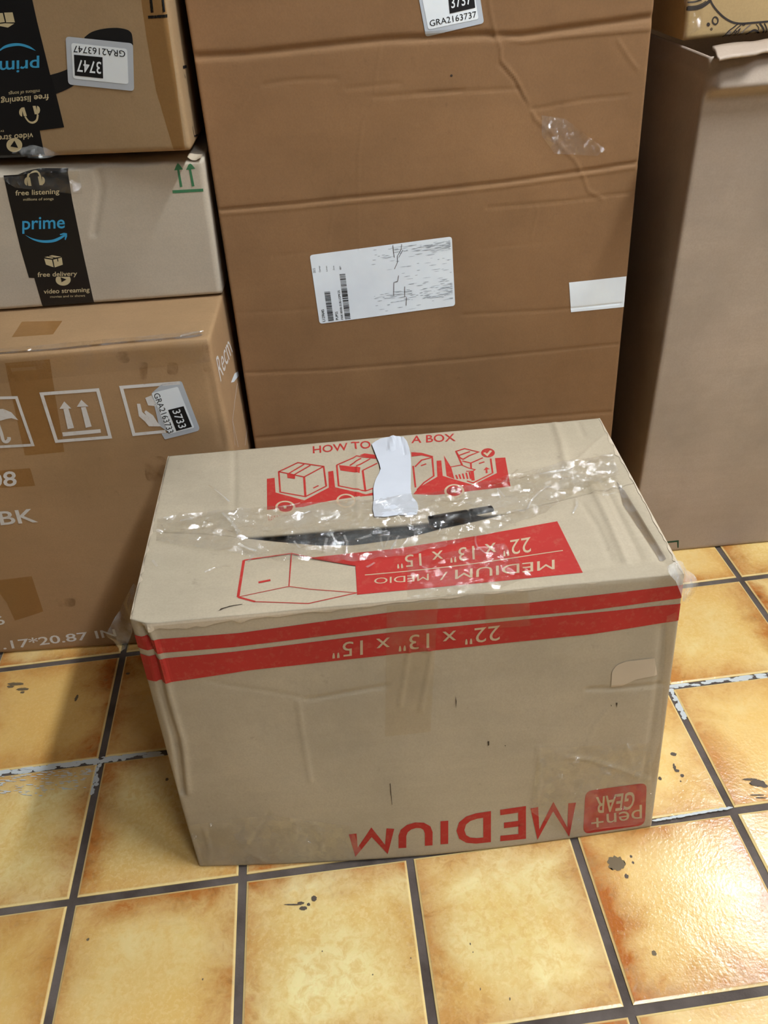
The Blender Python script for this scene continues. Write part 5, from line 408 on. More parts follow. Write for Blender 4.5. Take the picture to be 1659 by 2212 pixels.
  ('line_art','front','ink_print',0,None,[('L',[(.1149,.0748),(.1149,.071),(.1142,.0675),(.113,.0645),(.1112,.0624),(.109,.0611),(.1065,.0609),(.104,.0617),(.1016,.0635),(.0994,.0661),(.0977,.0694),(.0964,.0731),(.0958,.077),(.0959,.0809),(.0965,.0844),(.0978,.0873),(.0996,.0894),(.1018,.0907),(.1042,.0909),(.1067,.0901),(.1091,.0883),(.1113,.0857),(.113,.0825),(.1143,.0788),(.1149,.0748)],.0018),('L',[(.086,.0622),(.086,.061),(.0857,.0598),(.0852,.0589),(.0845,.0582),(.0836,.0578),(.0827,.0578),(.0817,.058),(.0808,.0586),(.08,.0595),(.0793,.0606),(.0789,.0618),(.0787,.0631),(.0787,.0643),(.079,.0654),(.0795,.0664),(.0802,.0671),(.081,.0674),(.082,.0675),(.0829,.0672),(.0839,.0666),(.0847,.0658),(.0853,.0647),(.0858,.0635),(.086,.0622)],.0018),('L',[(.0978,.0417),(.0978,.0406),(.0976,.0395),(.0972,.0387),(.0966,.038),(.0959,.0377),(.0952,.0376),(.0944,.0378),(.0936,.0384),(.093,.0391),(.0924,.0401),(.0921,.0412),(.0919,.0424),(.0919,.0435),(.0921,.0446),(.0925,.0454),(.0931,.0461),(.0937,.0464),(.0945,.0465),(.0953,.0463),(.096,.0457),(.0967,.0449),(.0972,.044),(.0976,.0429),(.0978,.0417)],.0008)]),
  ('line_art','front','ink_print',0,None,[('L',[(.0046,.1361),(.0102,.1356),(.0183,.1349),(.0271,.1345),(.035,.1348),(.0416,.1359),(.0478,.1376),(.0537,.1398),(.0595,.1427),(.0657,.1469),(.0721,.1521),(.0776,.1571),(.0815,.1605)],.004),('L',[(.0076,.1454),(.0126,.145),(.0198,.1445),(.0276,.1442),(.0344,.1445),(.0399,.1455),(.0449,.1471),(.0494,.1489),(.0536,.1509),(.0578,.1532),(.0617,.1558),(.065,.1583),(.0673,.16)],.001),('L',[(.0067,.1614),(.0105,.1614),(.0158,.1613),(.0219,.1614),(.028,.1618),(.0345,.1629),(.0416,.1644),(.0481,.1659),(.0526,.1669)],.0016)]),
  ('line_art','front','ink_print',0,None,[('L',[(.1406,0),(.1429,.0045),(.1463,.011),(.1502,.018),(.1542,.024),(.1583,.0286),(.1627,.0326),(.1671,.0362),(.1712,.0397),(.1754,.0434),(.1795,.0471),(.1832,.0502),(.1857,.0524)],.0016),('L',[(.1618,.0008),(.1654,.0065),(.1705,.0148),(.1762,.0235),(.1813,.0308),(.1861,.0364),(.1909,.0413),(.1951,.0453),(.1981,.0481)],.0014),('L',[(.2224,-.0001),(.2245,.0028),(.2276,.007),(.2312,.0113),(.2348,.0146),(.2385,.017),(.2425,.0191),(.2467,.0201),(.2511,.0193),(.256,.0156),(.2616,.0096),(.2666,.0034),(.2701,-.0008)],.0024),('L',[(.2629,.0468),(.2659,.0425),(.2703,.0365),(.275,.0295),(.2786,.0228),(.281,.0157),(.2828,.0081),(.2841,.0012),(.285,-.0036)],.002),('L',[(.2798,.0448),(.2818,.0407),(.2848,.0346),(.2879,.0279),(.2903,.0214),(.2919,.0149),(.2931,.008),(.294,.0018),(.2946,-.0025)],.0014),('L',[(.1764,.0036),(.1778,.0062),(.1796,.01),(.1819,.0143),(.1843,.0183),(.1874,.0226),(.191,.0273),(.1942,.0311),(.1959,.0324),(.1958,.0303),(.1943,.0257),(.1922,.0202),(.1902,.0153),(.1882,.0112),(.1859,.0069),(.1837,.0032),(.1823,.0007)],.0012),('L',[(.2503,.0438),(.2525,.0412),(.2557,.0374),(.2589,.0332),(.2611,.0293),(.2618,.0256),(.2616,.0217),(.2611,.0183),(.2607,.016)],.001),('L',[(.2528,.0035),(.2543,.0045),(.2565,.0059),(.2591,.007),(.2617,.0069),(.2649,.0051),(.2685,.0019),(.2718,-.0013),(.2741,-.0035)],.001),('L',[(.1845,.0205),(.1845,.0192),(.1842,.018),(.1837,.0171),(.183,.0164),(.1822,.016),(.1812,.016),(.1802,.0162),(.1793,.0168),(.1784,.0177),(.1777,.0188),(.1772,.02),(.177,.0213),(.177,.0226),(.1773,.0238),(.1778,.0247),(.1785,.0254),(.1793,.0258),(.1803,.0258),(.1813,.0256),(.1822,.025),(.1831,.0241),(.1837,.023),(.1842,.0218),(.1845,.0205)],.001),('L',[(.2111,.0473),(.211,.0465),(.2106,.0458),(.2099,.0452),(.209,.0448),(.2079,.0446),(.2067,.0447),(.2055,.0449),(.2044,.0454),(.2033,.046),(.2025,.0467),(.202,.0475),(.2018,.0483),(.2018,.0491),(.2022,.0498),(.2029,.0504),(.2038,.0508),(.2049,.051),(.2061,.0509),(.2073,.0507),(.2085,.0502),(.2095,.0496),(.2103,.0489),(.2108,.0481),(.2111,.0473)],.001)]),
  ('line_art','front','ink_grey',0,None,[('P',[(.19,-.0025),(.2095,.0264),(.2261,.0444),(.2353,.0456),(.2151,.0258),(.1992,-.0014)]),('P',[(.1468,.0026),(.1561,.0238),(.1671,.0247),(.1562,.0015)])]),
  ('clear_tape','front','clear_tape_wrinkled',1,None,[('P',[(-.0057,.1934),(.0568,.1823),(.0584,.1332),(.0595,.0506),(.0007,.0111),(.0038,.0549)])]),
 ],
}
CREASES = {
 ('T', 'front'): [([(-.0116,.7039),(.1121,.7018),(.2229,.7028),(.3341,.7038),(.4122,.7042),(.6315,.7007),(.6509,.6986),(.7104,.6973),(.8032,.6998),(1.0036,.7043)],.01,-.0039),([(.6509,.6986),(.7107,.692),(.8041,.6931),(1.0053,.6938)],.005,.0015),([(.0011,.5501),(.1875,.5489),(.3091,.5502),(.4683,.5498),(.6693,.5515),(.9017,.5566),(1.0039,.5597)],.006,-.0025),([(-.0001,.5467),(.1866,.5451),(.3084,.5464),(.468,.5456),(.6694,.5473),(.9024,.5524),(1.005,.555)],.006,.0011),([(.1408,.6724),(.2163,.6742),(.3024,.672)],.005,-.0008),([(.3196,.662),(.4417,.6623)],.005,-.0007),([(.3792,.6513),(.5794,.6503)],.005,-.0009),([(.4759,.6515),(.7041,.6469)],.005,-.0009),([(.7345,.6247),(.8602,.6304),(.9578,.6308)],.005,-.0009),([(.6344,.5253),(.8244,.5241),(.9971,.5273)],.005,-.0009),([(.6195,.4784),(.756,.4783),(.8822,.4825)],.005,-.0003),([(.1163,.4924),(.2083,.4948)],.004,-.0004),([(.0016,.4296),(.2023,.4254)],.005,-.0004),([(.0067,.3517),(.2109,.3444),(.4528,.3409),(.6979,.3386),(1.0031,.339)],.005,-.0011),([(-.0057,.2589),(.3198,.2558),(.5737,.2473),(.9909,.2414)],.006,-.0013),([(.5758,.399),(.8157,.3929),(.9851,.3935)],.005,-.0008),([(.6355,.732),(.6441,.7137),(.6523,.7),(.6634,.6868),(.6657,.6748),(.6987,.6574),(.724,.6357),(.7449,.6157),(.7858,.5989),(.8124,.5823),(.8444,.5675),(.8674,.5481),(.8798,.5336),(.9177,.5224)],.004,.0012),([(.6601,.673),(.6916,.6566),(.7142,.6382),(.7368,.6257)],.004,-.001),([(.3247,.4918),(.327,.5293),(.338,.5942),(.3529,.6288),(.3783,.6449),(.3902,.6777),(.4046,.7029)],.004,.0003),([(.9229,.6853),(.9501,.6683),(.9745,.6552)],.004,.0011),([(.2501,.4952),(.271,.5414),(.2871,.5633),(.3174,.5768)],.004,.0003),([(.3967,.6043),(.4689,.6172),(.5401,.6248)],.004,.0003),([(.0409,.6413),(.0762,.645),(.1079,.6622)],.004,.0003),([(.7449,.4863),(.7582,.5151),(.7523,.5249)],.004,.0003)],
 ('M', 'front'): [([(.2971,.6871),(.3742,.7),(.4473,.7117)],.006,-.0011),([(.2769,.6849),(.2752,.5543),(.2752,.3688)],.006,.0008),([(.1139,.7895),(.1637,.7601),(.2663,.7078),(.2971,.6871)],.005,-.0005),([(.8361,.6297),(.911,.6221),(.9862,.6178)],.006,-.0014),([(.7409,.4237),(.7448,.313),(.7418,.2077)],.004,.0009),([(.7971,.3724),(.845,.3495),(.9067,.2983),(.9793,.2254)],.005,.0013),([(.8394,.4019),(.8559,.4902),(.8767,.5454)],.004,.0007),([(.9219,.3986),(.9437,.2807)],.004,.0008),([(.5109,.8486),(.5381,.8176),(.5094,.6092)],.005,.001),([(.4964,.838),(.4699,.6376)],.005,.001),([(.969,.8275),(.9735,.6418),(.9719,.4183),(.9666,.2331)],.008,-.0015),([(.1776,.2417),(.1116,.0711)],.006,-.0013),([(.2291,.1926),(.2211,.1238)],.003,.0008),([(.2648,.1882),(.2802,.1257),(.2695,.0382)],.003,.0009),([(.0352,.1875),(.0349,.0866),(.0203,.0019)],.004,.001),([(.006,.1814),(.0145,.0882),(.0069,.0124)],.004,-.001),([(.1116,.0711),(.1475,.0173)],.004,.0008),([(.0229,.9782),(.03,.912),(.0307,.8382),(.0273,.7411),(.0269,.6614),(.0283,.5784),(.0244,.517),(.0114,.3558)],.01,-.0055),([(.0342,.9794),(.0401,.9103),(.0409,.8364),(.0378,.7393),(.0376,.6596),(.0392,.5767),(.0355,.5153),(.021,.3546)],.01,.002)],
 ('M', 'top'): [([(.1528,.9891),(.1614,.7719),(.1665,.5666)],.008,-.0015),([(.8939,.9954),(.888,.8218),(.8752,.6512)],.012,.0025),([(.9473,1.0094),(.9432,.8618)],.008,-.0015),([(.8752,.6512),(.9433,.7774),(.9891,.8622)],.006,.0015),([(.9101,.5534),(.9118,.3668),(.9098,.2189),(.9079,.0828)],.01,.0025),([(.9361,.5461),(.9366,.3381),(.9371,.152),(.9372,.0941)],.008,-.002),([(.8756,.4216),(.8849,.2877),(.8831,.0985)],.008,-.0015),([(.9619,.5387),(.968,.308),(.9736,.1425),(.9763,.0654)],.012,-.0025),([(.8302,.0652),(.8933,.0771),(.9617,.0785),(1.0025,.0775)],.008,-.0015),([(.159,.0323),(.1787,.0479),(.2078,.0507),(.2375,.0323)],.004,-.001),([(.0266,.4854),(.0636,.4708),(.1345,.4955),(.1832,.425)],.006,-.002),([(.4225,1.0629),(.4324,.8692),(.424,.4376)],.006,.001),([(.5235,1.0318),(.5099,.8952)],.008,.002),([(.5327,1.0317),(.5408,.8559)],.006,-.001),([(.8834,1.014),(.9062,.9916)],.006,-.002)],
 ('L1', 'front'): [([(.9947,.9817),(.9882,.8918),(.9849,.7059)],.01,-.002)],
 ('R1', 'left'): [([(.5492,.9631),(.8157,.9749),(1.0159,.9733)],.012,.003)],
 ('L2', 'front'): [([(.7957,.9745),(.7965,.8477),(.7598,.5247)],.008,-.003)],
 ('L3', 'front'): [([(1.0048,.665),(1.0017,.3384),(.9992,.0143)],.008,-.003)],
}
SLIT_LOWER = [(.0139,.4851),(.1116,.4512),(.1968,.4099),(.2804,.3694),(.3443,.3396),(.4078,.3283),(.5179,.3468),(.5936,.3805),(.6599,.3984),(.7176,.4162),(.8257,.4551),(1.0128,.5216)]
SLIT_UPPER = [(.0139,.4851),(.1116,.4512),(.1967,.4153),(.3078,.413),(.447,.4114),(.512,.4105),(.5681,.4148),(.6347,.4303),(.7179,.419),(.8257,.4551),(1.0128,.5216)]
CORNERS = {
 'M': [(-.2591,.5549,0),(.2977,.5608,0),(.2838,.9,0),(-.2574,.8878,0),(-.2606,.5907,.375),(.2943,.6028,.375),(.2906,.9157,.375),(-.2736,.9052,.375)],
 'L1': [(-.9122,.9527,0),(-.1976,.9456,0),(-.2007,1.4797,0),(-.9122,1.4797,0),(-.9122,.9567,.5108),(-.1993,.9493,.5108),(-.1997,1.4797,.5108),(-.9122,1.4797,.5108)],
 'L2': [(-.8464,1.0992,.5132),(-.1978,1.0897,.5132),(-.1978,1.4748,.5132),(-.8464,1.4843,.5132),(-.8464,1.0992,.6993),(-.1906,1.0896,.6892),(-.1947,1.4747,.7003),(-.8464,1.4843,.7003)],
 'L3': [(-.7982,1.1614,.705),(-.1986,1.0597,.705),(-.2027,1.3841,.705),(-.7982,1.4857,.705),(-.7982,1.1614,.9381),(-.1913,1.0585,.9381),(-.1953,1.3828,.9381),(-.7982,1.4857,.9381)],
 'T': [(-.1937,1.0459,0),(.3699,1.0769,0),(.3699,1.4797,0),(-.1937,1.4797,0),(-.1813,1.1323,1.1351),(.3759,1.163,1.1351),(.3759,1.4797,1.1351),(-.1813,1.4797,1.1351)],
 'R1': [(.4155,1.0717,0),(.9222,1.0827,0),(.9122,1.4797,0),(.4176,1.4797,0),(.4236,1.0717,.7622),(.9222,1.0827,.7622),(.9122,1.4797,.7622),(.4257,1.4797,.7622)],
 'R2': [(.4248,1.1674,.7662),(.807,1.2152,.7662),(.807,1.4179,.7662),(.4248,1.3701,.7662),(.4028,1.1646,1.0297),(.807,1.2152,1.0297),(.807,1.4179,1.0297),(.4248,1.3701,1.0297)],
}

# ------------------------------------------------------------------ room shell
def plain(name, rgb, rough=0.8):
    N = NT(name); c = lin(rgb)
    return N.surf(principled(N, N.mix(N.noise(N.obj(), 3.0), tuple(x * .93 for x in c), c), rough))
WALL = plain('painted_wall', (150, 146, 140)); CEIL = plain('white_ceiling', (170, 170, 168))
X0, X1, Y0, Y1, ZC = -3.0, 3.0, -3.2, 2.12, 2.62
for nm, b, m in (('wall_back', (X0 - .1, X1 + .1, Y1, Y1 + .1, 0, ZC), WALL), ('wall_front', (X0 - .1, X1 + .1, Y0 - .1, Y0, 0, ZC), WALL),
                 ('wall_left', (X0 - .1, X0, Y0, Y1, 0, ZC), WALL), ('wall_right', (X1, X1 + .1, Y0, Y1, 0, ZC), WALL),
                 ('ceiling', (X0 - .1, X1 + .1, Y0 - .1, Y1 + .1, ZC, ZC + .1), CEIL)):
    v, f = box_mesh(*b)
    tag(link_mesh(nm, v, f, m), nm.replace('_', ' ') + ' of the storage room, painted off-white', nm.split('_')[0], kind='structure')

# ceiling lights
HOUS = plain('lamp_housing', (235, 235, 235), 0.4)
for lx, ly, lz, ll, lw, lp, lab in LAMPS:
    N = NT('lamp_diffuser'); DIFF = N.surf(N.n('ShaderNodeEmission', {'Color': (0.94, 1.0, 1.05), 'Strength': lp}).outputs[0])
    e = bpy.data.objects.new('ceiling_light', None); COL.objects.link(e); e.location = (lx, ly, ZC)
    tag(e, lab, 'lamp', 'row of ceiling lights')
    v, f = box_mesh(lx - .13, lx + .13, ly - ll / 2 - .03, ly + ll / 2 + .03, lz + .02, ZC)
    link_mesh('housing', v, f, HOUS, e, (lx, ly, ZC))
    v, f = box_mesh(lx - lw / 2, lx + lw / 2, ly - ll / 2, ly + ll / 2, lz, lz + .018)
    link_mesh('diffuser', v, f, DIFF, e, (lx, ly, ZC))

# ------------------------------------------------------------------ tiled floor
TS = 0.2027; HALF = 0.0964; GX, GY, GA = -0.40679, 0.52372, 0.062696
N = NT('grout'); v = N.obj()
gcol = N.mix(N.ramp(N.noise(v, 14, 5), 0.35, 0.65), lin((70, 60, 54)), lin((104, 94, 88)))
GROUT = N.surf(principled(N, gcol, 0.9, N.bump(N.noise(v, 300, 3), 0.3, 0.002)))

N = NT('glazed_tile')
oi = N.n('ShaderNodeObjectInfo'); ov = N.obj()
rnd = oi.outputs['Random']; ocol = N.n('ShaderNodeSeparateColor', {0: oi.outputs['Color']})
sep = N.n('ShaderNodeSeparateXYZ', {0: ov}); x, y = sep.outputs[0], sep.outputs[1]
shift = N.n('ShaderNodeCombineXYZ', {0: N.math('MULTIPLY', rnd, 37.0), 1: N.math('MULTIPLY', rnd, 91.0), 2: rnd}).outputs[0]
pv = N.n('ShaderNodeVectorMath', {0: ov, 1: shift}, operation='ADD').outputs[0]
n1 = N.noise(pv, 11.0, 5, 0.6, 0.4); n2 = N.noise(pv, 75.0, 5, 0.65, 0.8); n3 = N.noise(pv, 210.0, 4, 0.65, 0.5)
edges = None
for sgn, ax, ch in ((1, x, 0), (-1, x, 1), (1, y, 2), (-1, y, None)):
    d = N.math('MULTIPLY_ADD', ax, float(sgn), HALF)
    d = N.math('ADD', d, N.math('MULTIPLY_ADD', n1, 0.12, -0.06))
    d = N.math('ADD', d, N.math('MULTIPLY_ADD', n2, 0.06, -0.03))
    e = N.math('POWER', N.ramp(d, -0.006, 0.056, 1, 0), 1.6)
    e = N.math('MULTIPLY', e, ocol.outputs[ch] if ch is not None else oi.outputs['Random'])
    edges = e if edges is None else N.math('MAXIMUM', edges, e)
rim = N.math('SUBTRACT', HALF, N.math('MAXIMUM', N.math('ABSOLUTE', x), N.math('ABSOLUTE', y)))
base = N.mix(N.ramp(n1, 0.35, 0.65), lin((234, 204, 126)), lin((242, 230, 172)))
base = N.mix(N.ramp(N.noise(pv, 6.0, 2), 0.42, 0.68, 0, 0.75), base, lin((220, 174, 94)))
base = N.mix(N.ramp(n2, 0.44, 0.62, 0, 0.6), base, lin((220, 176, 100)))
base = N.mix(N.ramp(n3, 0.48, 0.62, 0, 0.45), base, lin((244, 222, 164)))
base = N.mix(N.math('MULTIPLY', N.math('FRACT', N.math('MULTIPLY', rnd, 7.31)), 0.65), base, N.mix(n2, lin((206, 146, 62)), lin((232, 190, 112))))
base = N.mix(edges, base, lin((172, 98, 34)))
base = N.mix(N.math('MULTIPLY', edges, N.ramp(n2, 0.5, 0.7)), base, lin((120, 62, 22)))
base = N.mix(N.ramp(rim, 0.0014, 0.0030, 0.6, 0), base, lin((242, 222, 156)))
hb = N.math('ADD', N.math('MULTIPLY', N.noise(pv, 240.0, 3), 0.45), N.math('MULTIPLY', n1, 1.2))
TILE = N.surf(principled(N, base, N.ramp(n2, 0.3, 0.7, 0.13, 0.22), N.bump(hb, 0.20, 0.003), 0.5))

fx0, fx1 = X0, X1
v, f = box_mesh(X0, X1, Y0, Y1, -0.06, -0.0028)
floor = tag(link_mesh('floor', v, f, GROUT), 'floor of square yellow-brown glazed tiles with dark grout joints', 'floor', kind='structure')
def tile_mesh(x0, x1, y0, y1):
    b = 0.0028
    vv = [(x0, y0, -.006), (x1, y0, -.006), (x1, y1, -.006), (x0, y1, -.006),
          (x0, y0, -.0014), (x1, y0, -.0014), (x1, y1, -.0014), (x0, y1, -.0014),
          (x0 + b, y0 + b, 0), (x1 - b, y0 + b, 0), (x1 - b, y1 - b, 0), (x0 + b, y1 - b, 0)]
    ff = [(8, 9, 10, 11)]
    for k in range(4):
        n = (k + 1) % 4
        ff += [(k, n, 4 + n, 4 + k), (4 + k, 4 + n, 8 + n, 8 + k)]
    me = bpy.data.meshes.new('tile'); me.from_pydata(vv, [], ff); me.materials.append(TILE); me.update()
    return me
TM = tile_mesh(-HALF, HALF, -HALF, HALF)
ca, sa = math.cos(GA), math.sin(GA)
rt = random.Random(11)
for r in range(-7, 8):
    for c in range(-8, 11):
        gx = GX + TS * (ca * (c + .5) - sa * (r + .5)); gy = GY + TS * (sa * (c + .5) + ca * (r + .5))
        if gy > Y1 - .1 or gx < -1.75 or gx > 2.0: continue
        o = bpy.data.objects.new('tile', TM); COL.objects.link(o); o.parent = floor
        o.location = (gx, gy, rt.uniform(-.0003, 0)); o.rotation_euler = (0, 0, GA + rt.uniform(-.006, .006))
        o.color = (rt.uniform(.5, 1), rt.uniform(.2, 1), rt.uniform(.35, 1), 1)

# stains, plaster and scuffs on the floor (lying on the tile glaze)
def floor_pt(a, b): return (GX + TS * (ca * a - sa * b), GY + TS * (sa * a + ca * b))
def blob(name, specs, mat, z=0.0004, label=None, stuff=False):
    bm = bmesh.new(); rr = random.Random(name + str(specs[0]))
    for bi, (px, py, rx, ry, rot, rag) in enumerate(specs):
        n = 30; vs = []
        for i in range(n):
            t = 2 * math.pi * i / n; k = 1 + rr.uniform(-rag, rag)
            a, b = rx * k * math.cos(t), ry * k * math.sin(t)
            vs.append(bm.verts.new((px + a * math.cos(rot) - b * math.sin(rot), py + a * math.sin(rot) + b * math.cos(rot), z + bi * .00001)))
        bm.faces.new(vs)
    bmesh.ops.triangulate(bm, faces=bm.faces[:])
    me = bpy.data.meshes.new(name); bm.to_mesh(me); bm.free(); me.materials.append(mat)
    o = bpy.data.objects.new(name, me); COL.objects.link(o); o.parent = floor
    if label: o['label'] = label
    if stuff: o['kind'] = 'stuff'
    return o
STAIN = ink('floor_stain', (112, 96, 72), rough=0.6); PLASTER = ink('plaster_residue', (200, 204, 204), rough=0.85)
BLACKST = ink('rubber_scuff', (92, 80, 70))
blob('gum_spot', [(0.2424, 0.5179, 0.0102, 0.0089, -0.09, 0.16)], STAIN, label='dark dried gum spot', z=0.0004, stuff=False)
blob('floor_scuff', [(0.2618, 0.5251, 0.0015, 0.0017, -0.07, 0.25), (0.2619, 0.5172, 0.0014, 0.0017, -0.07, 0.25), (0.2496, 0.5013, 0.0021, 0.0028, -0.09, 0.25), (0.3584, 0.6628, 0.0038, 0.0029, -0.1, 0.16), (0.3529, 0.6425, 0.0018, 0.0053, -0.11, 0.25), (0.3547, 0.6372, 0.0028, 0.0023, -0.11, 0.16), (0.3585, 0.6293, 0.0021, 0.0027, -0.09, 0.25), (0.3538, 0.6211, 0.0009, 0.0012, -0.11, 0.25), (0.3289, 0.6278, 0.002, 0.0025, -0.1, 0.25)], BLACKST, label=None, z=0.0004, stuff=False)
blob('floor_scuff', [(0.448, 0.6101, 0.0091, 0.0051, -0.09, 0.16), (0.4411, 0.6162, 0.0091, 0.0017, -0.09, 0.16), (0.4554, 0.6053, 0.0041, 0.0028, -0.07, 0.16), (0.441, 0.5932, 0.0089, 0.0009, -0.09, 0.16), (0.4439, 0.589, 0.0067, 0.0009, -0.09, 0.16)], BLACKST, label=None, z=0.0004, stuff=False)
blob('floor_scuff', [(-0.588, 0.8819, 0.0126, 0.003, -0.1, 0.16), (-0.5735, 0.8699, 0.0098, 0.003, -0.1, 0.16), (-0.5946, 0.8773, 0.0056, 0.0023, -0.11, 0.16), (-0.5715, 0.8634, 0.0033, 0.0022, -0.09, 0.16)], STAIN, label=None, z=0.0004, stuff=False)
blob('floor_scuff', [(-0.142, 0.4986, 0.0103, 0.0009, -0.08, 0.16), (-0.1324, 0.4997, 0.0041, 0.0016, -0.07, 0.16), (-0.1169, 0.5039, 0.0032, 0.0033, -0.09, 0.16), (-0.1292, 0.4932, 0.0045, 0.0023, -0.07, 0.16), (-0.1232, 0.4974, 0.0018, 0.0019, -0.11, 0.25)], BLACKST, label=None, z=0.0004, stuff=False)
blob('floor_scuff', [(-0.4837, 0.8437, 0.0024, 0.0058, -0.12, 0.25), (-0.3202, 0.6854, 0.0024, 0.0022, -0.08, 0.25), (-0.4147, 0.8854, 0.0033, 0.0022, -0.09, 0.16), (-0.376, 0.4763, 0.0016, 0.0016, -0.06, 0.25), (-0.237, 0.4231, 0.001, 0.0009, -0.1, 0.25), (-0.0512, 0.4139, 0.0008, 0.0008, -0.12, 0.25), (-0.1064, 0.4428, 0.0009, 0.0008, 0.0, 0.25), (-0.0088, 0.4281, 0.0008, 0.0008, 0.0, 0.25), (-0.237, 0.4226, 0.0009, 0.0008, -0.11, 0.25), (0.058, 0.4382, 0.0008, 0.0012, 0.0, 0.25), (0.0625, 0.391, 0.0006, 0.0015, -0.17, 0.25), (0.0598, 0.4292, 0.0006, 0.0008, -0.17, 0.25), (0.0918, 0.3789, 0.0007, 0.0015, -0.14, 0.25), (0.2544, 0.4134, 0.0024, 0.0027, -0.04, 0.16)], STAIN, label=None, z=0.0004, stuff=False)
